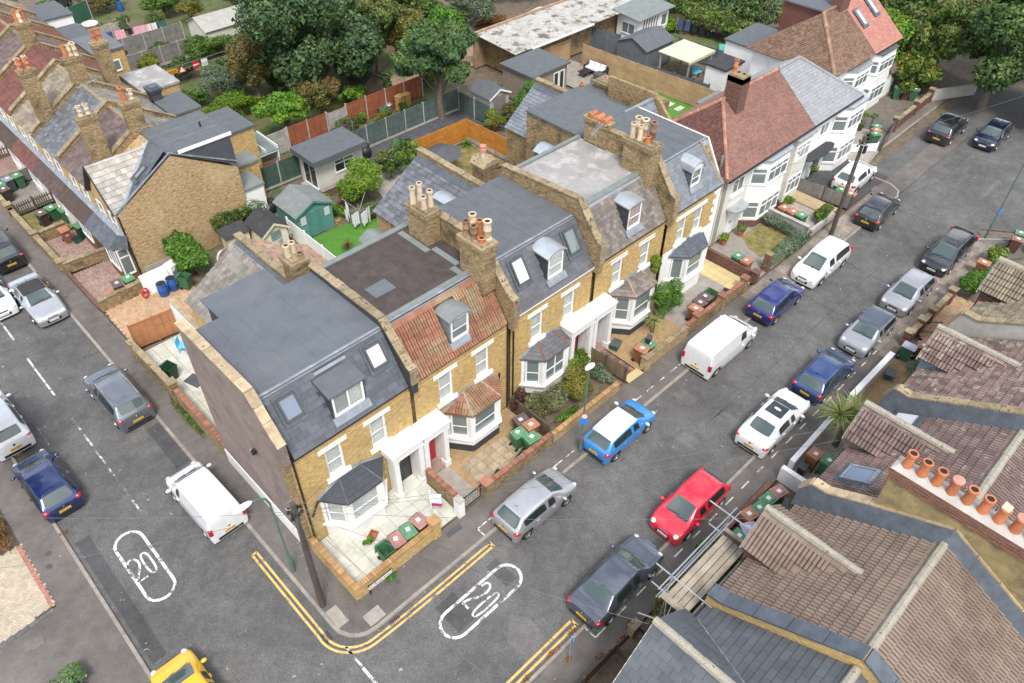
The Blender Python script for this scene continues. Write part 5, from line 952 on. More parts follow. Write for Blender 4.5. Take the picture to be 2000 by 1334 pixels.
# ---------------------------------------------------------------- south row (near roofs, bottom right)
FYE, FYR, FZE, FZR, FYB = -9.65, -14.35, 4.9, 7.55, -19.2
def fz(y): return FZE+(FYE-y)/(FYE-FYR)*(FZR-FZE)
def fhouse(x0, x1, label, tm, xr=None, hw=1.15, zr=6.75, ye=-9.25, slate=False, bayside=m_redd, limit=300, back=True, zeb=None):
    h = wthing('south_row_house', label, 'house', ((x0+x1)/2, -14, 0), 'tiled houses along the near side of the road')
    ob('house_core', MB().prism([(x0+.01, -9.9, 0), (x0+.01, -9.9, 4.8), (x0+.01, FYR, FZR-.15), (x0+.01, FYB+.3, 4.8), (x0+.01, FYB+.3, 0)], (x1-x0-.02, 0, 0)), m_stockd, h)
    tw, th = (.3, .34) if not slate else (.42, .3); mode = 'roman' if not slate else 'flat'; k = 'roof_tile' if not slate else 'slate'
    a, c = x0+.16, x1-.16; hol = []
    if xr:
        zeb = zeb or fz(-10.9); yb = lambda z: FYE-(z-FZE)*(FYE-FYR)/(FZR-FZE)
        hol = [[(xr-hw, FYE+.3, fz(FYE+.3)), (xr-hw, yb(zeb), zeb), (xr, yb(zr), zr), (xr+hw, yb(zeb), zeb), (xr+hw, FYE+.3, fz(FYE+.3))]]
    slope(h, [(a, FYE, FZE), (c, FYE, FZE), (c, FYR, FZR), (a, FYR, FZR)], tw, th, tm, k, mode, slate, limit=limit, base=m_tileb if not slate else m_slateb, basename='roof', holes=hol)
    if back: slope(h, [(c, FYB, FZE-.05), (a, FYB, FZE-.05), (a, FYR, FZR), (c, FYR, FZR)], tw, th, tm, k, mode, slate, limit=min(limit, 200), base=m_tileb if not slate else m_slateb, basename='back_roof')
    n = int((c-a)/.46); 
    for q in range(n):
        xq = a+(c-a)*q/n; ob('ridge_tile', MB().tube([(xq, FYR, FZR+.03), (xq+(c-a)/n-.01, FYR, FZR+.03)], .15+rnd.uniform(-.01, .01), 8), m_mortar, h)
    ob('gutter', MB().box(x0+.1, x1-.1, FYE+.02, FYE+.14, FZE-.1, FZE-.02), m_black, h)
    if xr:
        g = ob('front_gable', MB().box(xr-hw+.18, xr+hw-.18, -11.4, ye-.15, 0, zeb-.05).prism([(xr-hw+.18, ye-.15, zeb-.05), (xr+hw-.18, ye-.15, zeb-.05), (xr, ye-.15, zr-.12)], (0, -3, 0)), bayside, h)
        for s in (-1, 1): slope(g, [(xr+s*hw, ye, zeb), (xr+s*hw, yb(zeb), zeb), (xr, yb(zr), zr), (xr, ye, zr)], tw, th, tm, k, mode, slate, limit=300, base=m_tileb if not slate else m_slateb, basename='gable_roof')
        L = ye-yb(zr); n = int(L/.45)
        for q in range(n): ob('ridge_tile', MB().tube([(xr, ye-L*q/n+.02, zr+.03), (xr, ye-L*(q+1)/n+.012, zr+.03)], .15+rnd.uniform(-.012, .012), 8), m_mortar, g)
        ob('valley', MB().tube([(xr-hw, yb(zeb)-.02, zeb+.02), (xr, yb(zr)-.02, zr+.02)], .05, 5).tube([(xr+hw, yb(zeb)-.02, zeb+.02), (xr, yb(zr)-.02, zr+.02)], .05, 5), m_leadd if not slate else m_lead, g)
        ob('bargeboard', MB().prism([(xr-hw-.02, ye+.02, zeb-.12), (xr, ye+.02, zr-.14), (xr+hw+.02, ye+.02, zeb-.12), (xr+hw+.02, ye+.02, zeb), (xr, ye+.02, zr), (xr-hw-.02, ye+.02, zeb)], (0, -.05, 0)), m_gloss, g)
        window(g, (xr, ye-.14, 3.3), 1.3, 1.3, rad(180), 'three', depth=-.02, interior=False); window(g, (xr, ye-.14, .8), 1.4, 1.5, rad(180), 'three', depth=-.02, interior=False)
    window(h, (x0+1.2 if xr and xr > (x0+x1)/2 else x1-1.4, -9.9, 3.1), .9, 1.4, rad(180), 'sash', depth=-.02, interior=False); ob('front_door', MB().box(x1-1.9, x1-1.0, -9.93, -9.86, 0, 2.1), m_rdoor, h)
    return h
def fparty(h, x, prof, body, copm, w=.3, cw=.05, lead=None, L=1.1):
    o = ob('party_wall', MB().prism([(x-w/2, *p) for p in prof+[(prof[-1][0], 3.), (prof[0][0], 3.)]], (w, 0, 0)), body, h); coping(o, prof, x-w/2, x+w/2, copm, L, .08, cw)
    if lead: 
        for a, c in zip(prof, prof[1:]):
            ob('lead_flashing', MB().prism([(x-w/2-.3, a[0], fz(a[0])+.05 if a[0] > FYR else FZR-(FYR-a[0])*.55+.05), (x-w/2-.3, c[0], fz(c[0])+.05 if c[0] > FYR else FZR-(FYR-c[0])*.55+.05), (x-w/2-.005, *c), (x-w/2-.005, *a)], (-.03, 0, .01)), lead, o)
    return o
f1 = fhouse(2.4, 9.2, 'near house with blue grey slates and a wide mortared gable ridge, at the bottom edge', M('big_slate', (.082, .092, .104), rough=.6, var=.16, scale=1.2, isl=.14, fine=.1, spots=((.38, .38, .36), 9, .7)), 6.25, 2.05, 6.95, -9.15, True, m_stockd, zeb=4.95)
f2 = fhouse(9.35, 15.35, 'near house with grey brown tiles and scaffold at its eave', m_tilef, 12.62, 1.2, 6.75, -9.25, False, m_redd)
f3 = fhouse(15.5, 22.3, 'near house with mottled purple tiles, two roof windows and a small front gable', m_tilef3, 19.95, 1.15, 6.75, -9.3, False, m_peb)
f4 = fhouse(22.5, 29.1, 'near house with mottled purple tiles behind the golden gravel yard', M('mottled_tile', (.18, .125, .11), var=.25, scale=1.4, isl=.34, fine=.18, spots=((.28, .255, .215), 3, .56)), 26.7, 1.15, 6.75, -9.35, False, M('blue_grey_lead_cheek', (.2, .26, .33), rough=.6, var=.15))
f5 = fhouse(29.3, 36.2, 'near house with olive grey tiles and red painted gable, at the right edge', M('olive_tile', (.21, .175, .125), var=.2, scale=1.4, isl=.25, fine=.2, spots=((.09, .08, .06), 6, .6)), 33.9, 1.5, 6.75, -9.3, False, m_redd, back=False, limit=200)
F1P = [(-9.5, 5.5), (-10.1, 5.62), (-14.35, 8.15), (-19, 5.5)]
fparty(f1, 9.27, F1P, m_stock, m_leadd, .42, .07)
pw3 = fparty(f2, 15.42, [(-9.4, 5.55), (-9.75, 6.15), (-10.3, 6.15), (-11.8, 6.95), (-14.35, 8.2), (-19, 5.6)], m_conc, m_stone, .3, .05, m_leadd)
fparty(f3, 22.4, [(-9.4, 5.6), (-9.7, 6.2), (-10.3, 6.15), (-14.35, 8.3), (-19, 5.6)], m_conc, m_stonew, .3, .05, m_leadd); fparty(f4, 29.2, [(-9.4, 5.6), (-9.7, 6.35), (-10.4, 6.3), (-14.35, 8.4), (-19, 5.6)], m_conc, m_stonew, .3, .05)
# the long shared stack with its row of pots
m_ochre = M('ochre_render', (.27, .21, .10), var=.3, scale=1.5, fine=.12, stain=((.09, .085, .06), 1.1, .5, .68))
ch = ob('chimney_stack', MB().box(15.3, 15.82, -18.6, -11.9, 5.5, 8.62), m_ochre, f2)
ob('brick_band', MB().box(15.24, 15.88, -18.6, -11.84, 8.62, 8.86).box(15.2, 15.92, -18.6, -11.8, 8.9, 9.02).box(15.16, 15.96, -18.6, -11.76, 9.06, 9.2), m_red, ch); ob('pale_course', MB().box(15.22, 15.9, -18.6, -11.82, 8.86, 8.9).box(15.18, 15.94, -18.6, -11.78, 9.02, 9.06), m_stone, ch)
ob('mortar_cap', MB().prism([(15.18, -11.8, 9.2), (15.42, -11.95, 9.3), (15.7, -11.95, 9.3), (15.94, -11.8, 9.2)], (0, -6.8, 0)), m_conc, ch)
for k in range(11):
    y = -12.15-k*.5; p = pot(ch, 15.56, y, 9.26, .7, .17, m_pot, 0)
    if k in (3, 7): ob('pot_cover', MB().lathe([(.2, .66), (.19, .72), (.05, .76)], n=14), M('pink_cap', (.5, .22, .17), var=.1), p)
    if k == 6: ob('broken_slate', MB().prism([(-.16, -.1, .69), (.14, -.14, .71), (.18, .12, .74), (-.1, .15, .7)], (0, 0, .03)), m_potb, p)
US, VS = Vector((1, 0, 0)), Vector((0, FYR-FYE, FZR-FZE)).normalized()
skylight(f3, (17.4, -10.8, fz(-10.8)+.05), US, VS, .95, 1.2, m_sky, m_lead); skylight(f3, (21.45, -10.75, fz(-10.75)+.05), US, VS, .95, 1.1, m_skyw, m_dgrey)
skylight(f3, (17.6, -15.6, FZR-.68+.05), US, Vector((0, -(FYR-FYE), FZR-FZE)).normalized()*-1, .8, 1.0, m_glass, m_lead)
slab_p = ob('replacement_tile', MB().prism([(10.5, -10.35, fz(-10.35)+.09), (11.15, -10.35, fz(-10.35)+.09), (11.15, -10.85, fz(-10.85)+.09), (10.5, -10.85, fz(-10.85)+.09)], (0, 0, .015)), m_tilel2, f2)
aerial('long comb aerial lying over the ridge by the chimney pots', 17.3, -14.6, FZR, .35, 1.2, 13)
for n_, (x, y, z, l) in enumerate(((15.0, -9.3, 4.6, 'grey satellite dish below the lead covered party wall'), (13.6, -9.2, 5.2, 'grey satellite dish behind the small front gable'))):
    t = thing('satellite_dish', l, 'dish', (x, y, z), .6, 'satellite dishes'); ob('dish', MB().lathe([(.02, 0), (.2, .03), (.33, .1), (.31, .1), (.18, .045)], n=16, axis='y'), m_leadd, t, smooth=50); ob('arm', MB().tube([(0, 0, -.3), (0, .4, 0)], .02, 5), m_black, t)
# scaffold at the eave of the tiled house
sc = wthing('scaffold', 'tube and board scaffold platform at the eave beside the green bins', 'scaffold', (10.5, -8.8, 0))
for k in range(4): ob('scaffold_board', MB().box(8.7, 12.55, -8.45-k*.25+.0, -8.23-k*.25, 4.15, 4.2), m_wood, sc)
ob('scaffold_board', MB().box(8.55, 12.7, -9.55, -9.32, 4.16, 4.21), m_wood, sc); ob('toe_board', MB().box(12.3, 12.34, -9.45, -8.2, 4.2, 4.42), m_woodd, sc); ob('scaffold_board', MB().box(12.4, 12.62, -9.3, -8.1, 4.22, 4.27), m_wood, sc); ob('scaffold_board', MB().box(8.45, 8.67, -9.5, -8.1, 4.22, 4.27), m_wood, sc)
for p, q in (((8.9, -8.15, 0), (8.9, -8.15, 5.3)), ((12.5, -8.15, 0), (12.5, -8.15, 5.2)), ((8.9, -9.5, 0), (8.9, -9.5, 5.0)), ((12.5, -9.5, 0), (12.5, -9.5, 4.9)), ((8.2, -8.1, 5.05), (13.1, -8.1, 5.05)), ((8.2, -8.2, 4.6), (13.4, -8.2, 4.6)), ((8.4, -8.0, 4.1), (13.0, -8.0, 4.1)), ((9.0, -7.4, 5.0), (9.0, -10.0, 5.0)), ((12.6, -7.2, 5.1), (12.6, -10.2, 5.1)), ((8.8, -7.5, 4.08), (8.8, -9.8, 4.08)), ((12.4, -7.5, 4.08), (12.4, -9.7, 4.08)), ((8.9, -8.15, 4.2), (7.6, -9.2, 1.0)), ((8.2, -8.6, 2.2), (9.6, -8.3, 4.0)), ((7.7, -7.8, 3.6), (8.3, -9.1, 3.6))): ob('scaffold_tube', MB().tube([p, q], .03, 7), m_steel, sc)
# ---------------------------------------------------------------- white rendered houses at the far end
def hipslope(h, pts, tm, kind='roof_tile', tw=.165, th=.115, lim=0, base=m_tileb): slope(h, pts, tw, th, tm, kind, 'flat', True, limit=lim, base=base, basename='roof', jit=.003)
def canted(h, c, hw, hf, yw, yf, z0, z1, wz0, wz1, mat=m_render, name='bay_window', st='top', roof=None):
    pl = [(c-hw, yw), (c-hf, yf), (c+hf, yf), (c+hw, yw)]; b = ob(name, MB().prism([(x, y, z0) for x, y in pl], (0, 0, z1-z0)), mat, h)
    ob('bay_sill', MB().prism([(c-hw-.06, yw, wz0-.1), (c-hf-.04, yf-.06, wz0-.1), (c+hf+.04, yf-.06, wz0-.1), (c+hw+.06, yw, wz0-.1)], (0, 0, .08)), m_render, b)
    L = math.hypot(hw-hf, yw-yf); a = math.atan2(yw-yf, hw-hf)
    window(b, (c, yf, wz0), 2*hf-.1, wz1-wz0, 0, 'threetop', depth=-.03, interior=False); window(b, (c-(hw+hf)/2, (yw+yf)/2, wz0), L-.1, wz1-wz0, -a, st, depth=-.03, interior=False); window(b, (c+(hw+hf)/2, (yw+yf)/2, wz0), L-.1, wz1-wz0, a, st, depth=-.03, interior=False)
    if roof: ob('bay_roof', MB().prism([(c-hw-.1, yw, z1), (c-hf-.06, yf-.12, z1), (c+hf+.06, yf-.12, z1), (c+hw+.1, yw, z1)], (0, 0, .08)), roof, b)
    return b
r1 = wthing('semi_detached_house', 'white rendered house with red clay hipped roof next to the brick terrace', 'house', (37.5, 9, 0), 'white rendered semi detached houses'); r1b = wthing('semi_detached_house', 'white rendered house with grey tiled half roof and corner bays', 'house', (46, 9, 0), 'white rendered semi detached houses')
for h, a, c in ((r1, 32.75, 42.55), (r1b, 42.56, 49)):
    ob('house_core', MB().box(a, c, 5.9, 12.2, 0, 5.2), m_cream if h is r1 else m_render, h); ob('gutter', MB().box(a-.3 if h is r1 else a, c if h is r1 else c+.3, 5.3, 5.42, 5.12, 5.24), m_black, h)
hipslope(r1, [(32.3, 5.4, 5.22), (42.55, 5.4, 5.22), (42.55, 9, 8), (36.1, 9, 8)], m_tiler1, lim=250); hipslope(r1, [(32.3, 12.6, 5.22), (32.3, 5.4, 5.22), (36.1, 9, 8)], M('dark_clay_tile', (.13, .06, .05), var=.2, isl=.3, fine=.12)); hipslope(r1, [(32.3, 12.6, 5.22), (42.55, 12.6, 5.22), (42.55, 9, 8), (36.1, 9, 8)], m_tiler1)
hipslope(r1b, [(42.6, 5.4, 5.22), (49.3, 5.4, 5.22), (45.3, 9, 8), (42.6, 9, 8)], m_tilegr, tw=.3, th=.24, lim=200); hipslope(r1b, [(49.3, 12.6, 5.22), (49.3, 5.4, 5.22), (45.3, 9, 8)], m_tilegr, tw=.3, th=.24); hipslope(r1b, [(42.6, 12.6, 5.22), (49.3, 12.6, 5.22), (45.3, 9, 8), (42.6, 9, 8)], m_tilegr, tw=.3, th=.24)
def hipridge(h, p, q, mat, r=.12):
    p, q = Vector(p), Vector(q); n = max(2, int((q-p).length/.45)); d = (q-p)/n
    for k in range(n): ob('ridge_tile', MB().tube([p+d*(k+.01), p+d*(k+.98)], r, 8), mat, h)
m_ridger = M('ridge_tile_clay', (.33, .16, .11), var=.2, isl=.2, spots=((.5, .42, .32), 6, .6))
hipridge(r1, (32.4, 5.5, 5.32), (36.1, 9, 8.04), m_ridger); hipridge(r1, (32.4, 12.5, 5.32), (36.1, 9, 8.04), m_ridger); hipridge(r1, (36.1, 9, 8.04), (42.5, 9, 8.04), m_ridger); hipridge(r1b, (42.6, 9, 8.04), (45.3, 9, 8.04), m_tilegr); hipridge(r1b, (49.2, 5.5, 5.3), (45.3, 9, 8.04), m_tilegr)
c_ = chimney(r1, 36.3, 37.2, 8.0, 9.1, 7.2, 9.55, m_redd, [(36.5, 8.8, .95, .13, m_pot, 1)], corb=.0); ob('flue_hole', MB().box(36.75, 36.95, 8.2, 8.4, 9.66, 9.67).box(36.75, 36.95, 8.6, 8.8, 9.66, 9.67), m_hole, c_)  # flat near-black squares paint the open flues
window(r1, (34.7, 5.9, 3.3), 1.3, 1.1, 0, 'two', depth=-.02, interior=False, sill=1.5)
canted(r1, 38.05, 2.0, 1.2, 5.9, 5.1, .0, 4.95, .68, 2.0); 
b2 = [c for c in r1.children if c.name.startswith('bay_window')][0]
def upper(b, c, hw, hf, yw, yf, z0, z1):
    L = math.hypot(hw-hf, yw-yf); a = math.atan2(yw-yf, hw-hf)
    window(b, (c, yf, z0), 2*hf-.1, z1-z0, 0, 'threetop', depth=-.03, interior=False); window(b, (c-(hw+hf)/2, (yw+yf)/2, z0), L-.1, z1-z0, -a, 'top', depth=-.03, interior=False); window(b, (c+(hw+hf)/2, (yw+yf)/2, z0), L-.1, z1-z0, a, 'top', depth=-.03, interior=False)
    ob('bay_sill', MB().prism([(c-hw-.06, yw, z0-.1), (c-hf-.04, yf-.06, z0-.1), (c+hf+.04, yf-.06, z0-.1), (c+hw+.06, yw, z0-.1)], (0, 0, .08)), m_render, b)
upper(b2, 38.05, 2.0, 1.2, 5.9, 5.1, 3.3, 4.5); ob('dark_plinth', MB().prism([(36.0, 5.9, 0), (36.82, 5.07, 0), (39.28, 5.07, 0), (40.1, 5.9, 0)], (0, 0, .5)), m_redd, b2); ob('bay_roof', MB().prism([(35.9, 5.9, 4.95), (36.8, 4.98, 4.95), (39.3, 4.98, 4.95), (40.2, 5.9, 4.95)], (0, 0, .12)), m_zinc, b2)
sq = ob('shallow_bay', MB().box(40.5, 42.5, 5.3, 5.9, 0, 4.95), m_cream, r1); window(sq, (41.5, 5.3, 3.3), 1.8, 1.15, 0, 'threetop', depth=-.02, interior=False); window(sq, (41.5, 5.3, .68), 1.8, 1.3, 0, 'threetop', depth=-.02, interior=False); ob('bay_roof', MB().box(40.3, 42.6, 5.1, 5.9, 4.95, 5.07), m_zinc, sq)
def canopy(h, xc, w, z, d=.85, mat=m_zinc): ob('door_canopy', MB().prism([(xc-w/2, 5.9, z), (xc-w/2, 5.9-d*.6, z)]+[(xc+w/2*math.cos(rad(180+t)), 5.9-d*.6+d*.4*math.sin(rad(180+t)), z) for t in range(20, 180, 20)]+[(xc+w/2, 5.9-d*.6, z), (xc+w/2, 5.9, z)], (0, 0, .14)), mat, h)
canopy(r1, 34.75, 1.7, 2.25); d_ = ob('front_door', MB().box(34.3, 35.2, 5.84, 5.9, .05, 2.1), m_upvc, r1); ob('letter_box', MB().box(34.6, 34.9, 5.82, 5.84, 1.0, 1.06), m_black, d_)
canopy(r1b, 45.0, 3.6, 2.25, mat=m_feltc); ob('front_door', MB().box(43.2, 44.1, 5.84, 5.9, .05, 2.1), M('pale_green_door', (.33, .45, .4)), r1b); ob('front_door', MB().box(45.4, 46.3, 5.84, 5.9, .05, 2.1), m_gdoor, r1b)
for x in (43.4, 45.5): window(r1b, (x, 5.9, 3.3), 1.1, .95, 0, 'two', depth=-.02, interior=False)
b3 = canted(r1b, 48.45, 1.9, 1.1, 5.9, 5.1, 0, 4.95, .68, 2.0); upper(b3, 48.45, 1.9, 1.1, 5.9, 5.1, 3.2, 4.4); ob('bay_roof', MB().prism([(46.5, 5.9, 4.95), (47.3, 4.98, 4.95), (49.6, 4.98, 4.95), (50.4, 5.9, 4.95)], (0, 0, .12)), m_zinc, b3)
for x in (32.95, 33.2): ob('downpipe', MB().tube([(x, 5.83, 5.1), (x, 5.83, 0)], .045, 8), m_conc, r1)
ob('flue_pipe', MB().tube([(32.9, 6.4, 5.2), (32.9, 6.4, 6.4)], .07, 8), m_lead, r1)
r2 = wthing('semi_detached_house', 'white house with brown hipped roof behind the grey half roof', 'house', (53, 12, 0), 'white rendered semi detached houses'); r2b = wthing('semi_detached_house', 'white house with pink tiled roof and two roof windows by the trees', 'house', (59, 12, 0), 'white rendered semi detached houses')
for h, a, c in ((r2, 50.8, 56.7), (r2b, 56.71, 61.2)): ob('house_core', MB().box(a, c, 8.6, 15.4, 0, 5.2), m_render if h is r2 else m_cream, h)
hipslope(r2, [(50.3, 8.15, 5.2), (56.7, 8.15, 5.2), (56.7, 11.95, 8.05), (53.8, 11.95, 8.05)], m_tiler2, tw=.2, th=.14); hipslope(r2, [(50.3, 15.8, 5.2), (50.3, 8.15, 5.2), (53.8, 11.95, 8.05)], m_tiler2, tw=.2, th=.14); hipslope(r2, [(50.3, 15.8, 5.2), (56.7, 15.8, 5.2), (56.7, 11.95, 8.05), (53.8, 11.95, 8.05)], m_tiler2, tw=.2, th=.14)
hipslope(r2b, [(56.75, 8.15, 5.2), (61.4, 8.15, 5.2), (61.4, 11.95, 8.05), (56.75, 11.95, 8.05)], m_tilepk, tw=.3, th=.22); hipslope(r2b, [(56.75, 15.8, 5.2), (61.4, 15.8, 5.2), (61.4, 11.95, 8.05), (56.75, 11.95, 8.05)], m_tilepk, tw=.3, th=.22)
ob('gable_wall', MB().prism([(61.2, 8.6, 5.2), (61.2, 15.4, 5.2), (61.2, 11.95, 7.95)], (.01, 0, 0)), m_cream, r2b); ob('rear_dormer', MB().box(54.2, 59.5, 12.3, 15.5, 5.2, 8.0), m_tilel3, r2); ob('dormer_flat_roof', MB().box(54.0, 59.7, 12.1, 15.7, 8.004, 8.12), m_feltm, r2)
hipridge(r2, (50.4, 8.25, 5.3), (53.8, 11.95, 8.1), M('brown_ridge', (.26, .16, .1), isl=.2), .15); hipridge(r2, (53.8, 11.95, 8.1), (56.7, 11.95, 8.1), M('brown_ridge2', (.24, .14, .09), isl=.2)); chimney(r2, 55.6, 57.0, 11.5, 12.4, 7.2, 9.6, m_redd, [(56, 12, .5, .14, m_pot, 0)], corb=.04)
sv = Vector((0, 3.8, 2.85)); skylight(r2b, (57.6, 10.6, 7.08), (1, 0, 0), sv, .6, 1.4, m_skyw, m_lead); skylight(r2b, (59.9, 10.9, 7.3), (1, 0, 0), sv, .6, 1.4, m_skyw, m_lead)
b4 = canted(r2, 54.7, 1.9, 1.1, 8.6, 7.9, 0, 4.8, .68, 2.0, roof=m_zinc); upper(b4, 54.7, 1.9, 1.1, 8.6, 7.9, 3.3, 4.4); b5 = canted(r2b, 59.2, 1.6, 1.3, 8.6, 8.0, 0, 4.8, .68, 2.0, roof=m_feltm); upper(b5, 59.2, 1.6, 1.3, 8.6, 8.0, 3.2, 4.3)
pr_ = ob('porch', MB().box(61.2, 62.9, 8.2, 10.2, 0, 2.3), m_render, r2b); slope(pr_, [(61.0, 7.9, 2.3), (63.2, 7.9, 2.3), (62.1, 9.2, 3.1)], .25, .2, m_tilel2, 'porch_tile', 'flat', True, limit=0, base=m_tileb, basename='porch_roof'); slope(pr_, [(63.2, 10.5, 2.3), (63.2, 7.9, 2.3), (62.1, 9.2, 3.1)], .25, .2, m_tilel2, 'porch_tile', 'flat', True, limit=0, base=m_tileb, basename='porch_roof')
# ---------------------------------------------------------------- rear extensions of the terrace
def extn(h, x0, x1, y0, y1, zlow, zhigh, low, tm, wallm, tw, th, kind, mode, stag, base, limit=200, par=None):
    """lean-to extension: roof falls towards the `low` side ('l' west or 'r' east)"""
    zl, zr = (zlow, zhigh) if low == 'l' else (zhigh, zlow)
    e = ob('rear_extension', MB().prism([(x0, y0, 0), (x0, y0, zl-.08), (x1, y0, zr-.08), (x1, y0, 0)], (0, y1-y0, 0)), wallm, h)
    p = [(x0-.15, y1+.1, zl-.05), (x0-.15, y0, zl-.05), (x1, y0, zr), (x1, y1+.1, zr)] if low == 'l' else [(x1+.15, y0, zr-.05), (x1+.15, y1+.1, zr-.05), (x0, y1+.1, zl), (x0, y0, zl)]
    slope(e, p, tw, th, tm, kind, mode, stag, limit=limit, base=base, basename='extension_roof')
    xp = x1 if low == 'l' else x0
    if par:
        ob('parapet_wall', MB().box(xp, xp+.3, y0, y1+.1, zhigh-1, zhigh+par), m_stockd, e); n = int((y1-y0)/.7)
        for k in range(n): ob('coping_stone', MB().box(xp-.05, xp+.35, y0+(y1-y0+.1)*k/n+.01, y0+(y1-y0+.1)*(k+1)/n-.01, zhigh+par, zhigh+par+rnd.uniform(.06, .1)), m_stonew, e)
        ob('lead_flashing', MB().prism([(xp-.3, y0, zhigh-.12), (xp-.005, y0, zhigh+.12), (xp-.005, y0, zhigh+.08), (xp-.3, y0, zhigh-.16)] if low == 'l' else [(xp+.6, y0, zhigh-.12), (xp+.305, y0, zhigh+.12), (xp+.305, y0, zhigh+.08), (xp+.6, y0, zhigh-.16)], (0, y1-y0, 0)), m_leadd, e)
    return e
e1 = extn(h1, 4.0, 7.25, 11.7, 18.5, 4.5, 6.55, 'l', m_tiles, m_stock, .3, .34, 'roof_tile', 'roll', False, m_tileb, par=.35)
d = ob('rear_dormer', MB().box(3.2, 6.0, 11.65, 13.35, 5.0, 8.1), m_slateb, h1); ob('dormer_flat_roof', MB().box(3.05, 6.15, 11.6, 13.5, 8.104, 8.2), m_felt, d)
e2 = extn(h2, 7.62, 10.9, 11.7, 18.5, 4.4, 6.5, 'r', M('buff_tile', (.33, .215, .15), var=.2, isl=.2, fine=.15, spots=((.14, .11, .08), 6, .66)), m_stock, .24, .2, 'roof_tile', 'flat', True, m_tileb)
chimney(h1, 6.95, 7.75, 12.15, 13.1, 6.0, 8.75, m_stockd, [(7.15, 12.75, .65, .15, m_potb, 0), (7.5, 12.85, .6, .14, m_potb, 0), (7.55, 12.35, .25, .14, m_potd, 0)], corb=.08)
def barrel(h, x0, x1, y0, y1, z0, z1, rise, roofm, cheek):
    d = ob('rear_dormer', MB().box(x0, x1, y0, y1, z0, z1), cheek, h); P = [(x0-.08+(x1-x0+.16)*k/8, z1+.005+rise*math.sin(math.pi*k/8)) for k in range(9)]; b = MB()
    b.prism([(x, y0, z) for x, z in P]+[(x1+.08, y0, z1+.004), (x0-.08, y0, z1+.004)] if False else [(x, y0-.05, z) for x, z in P], (0, y1-y0+.15, 0)); ob('barrel_roof', b, roofm, d, smooth=40)
barrel(h2, 11.6, 12.75, 11.65, 13.75, 5.5, 6.95, .35, m_feltg, m_lead)
barrel(h4, 23.85, 25.0, 11.65, 13.45, 6, 7.35, .3, m_zinc, m_leadd)
e3 = extn(h3, 15.4, 18.75, 11.7, 17.9, 5.0, 7.15, 'l', m_slaterow, m_stockp, .36, .3, 'slate', 'flat', True, m_slateb, par=.4, limit=300)
barrel(h3, 16.9, 17.7, 12.3, 14.3, 5.5, 6.9, .15, m_zinc, m_lead)
extn(h4, 19.1, 22.2, 11.7, 15.2, 4.6, 6.4, 'r', m_tiles, m_stockp, .3, .3, 'roof_tile', 'flat', True, m_tileb, limit=0)
c_ = chimney(h4, 19.75, 20.75, 13.35, 14.35, 5, 7.9, m_stockd, [(20.2, 13.9, .75, .15, m_potb, 0)], corb=.06); ob('pot_cover', MB().lathe([(.19, .72), (.19, .85), (.12, .9), (.19, .95), (.19, 1.02), (.05, 1.05)], (20.2, 13.9, 7.9), 14), M('pink_pot_cap', (.48, .2, .15)), c_); ob('ridge_tile', MB().tube([(20.45, 13.5, 8.05), (20.75, 13.9, 8.05)], .13, 8).tube([(19.85, 14.2, 8.05), (20.1, 14.3, 8.05)], .1, 8), m_pot, c_)
ob('mortar_slope', MB().prism([(19.65, 13.25, 7.9), (20.85, 13.25, 7.9), (20.6, 13.25, 8.2), (19.9, 13.25, 8.2)], (0, 1.2, 0)), m_stonew, c_)
# the back half of the last terrace house: lean-to slates, stepped gable wall and flat decks
e5 = extn(h5, 27.55, 30.2, 16.65, 19.6, 5.2, 7.3, 'l', m_slate5, m_stockd, .3, .24, 'slate', 'flat', True, m_slateb, par=.3, limit=250)
ob('gable_wall', MB().prism([(27.45, 16.4, 0), (27.45, 16.4, 5.3), (27.75, 16.4, 5.3), (29.9, 16.4, 7.55), (30.6, 16.4, 7.55), (30.6, 16.4, 0)], (0, .25, 0)), m_stockd, h5); ob('gable_coping', MB().prism([(27.4, 16.36, 5.32), (27.75, 16.36, 5.32), (29.85, 16.36, 7.58), (30.6, 16.36, 7.58), (30.6, 16.36, 7.66), (29.8, 16.36, 7.66), (27.7, 16.36, 5.42), (27.4, 16.36, 5.42)], (0, .33, 0)), m_stonew, h5)
chimney(h5, 30.7, 31.3, 16.0, 16.6, 5, 7.6, m_stockd, [(31, 16.3, .6, .16, m_pot, 0)], cap=m_conc)
ob('rear_block', MB().box(26.05, 30.6, 11.62, 16.3, 0, 8.0), m_stockd, h5); ob('rear_flat_roof', MB().box(25.95, 30.7, 11.74, 16.35, 8.0, 8.1), m_feltm, h5)
ob('rear_block', MB().box(30.95, 35.6, 12.5, 17.5, 0, 6.9), m_stockd, h5); ob('rear_flat_roof', MB().box(30.75, 34.9, 13.2, 17.6, 6.904, 7.0), m_feltm, h5)
slope(h5, [(30.9, 10.4, 6.1), (32.7, 10.4, 6.1), (32.7, 11.9, 8.2), (30.0, 11.9, 8.2)], .3, .24, m_slate5, base=m_slateb, basename='side_mansard', limit=80); ob('side_parapet', MB().prism([(32.75, 9.6, 5.0), (32.75, 9.6, 6.4), (32.75, 11.8, 8.5), (32.75, 15.5, 8.4), (32.75, 15.5, 5)], (.25, 0, 0)), m_stockd, h5)
ob('lead_flashing', MB().box(30.0, 32.7, 11.75, 12.0, 8.12, 8.24), m_lead, h5); c_ = chimney(h5, 33.2, 34.3, 15.7, 17.0, 5.5, 7.5, m_stockd, [(33.6, 16.5, .18, .17, M('pink_pot', (.5, .25, .2)), 0), (33.95, 16.2, .18, .17, M('pink_pot2', (.5, .25, .2)), 0)], corb=.1)

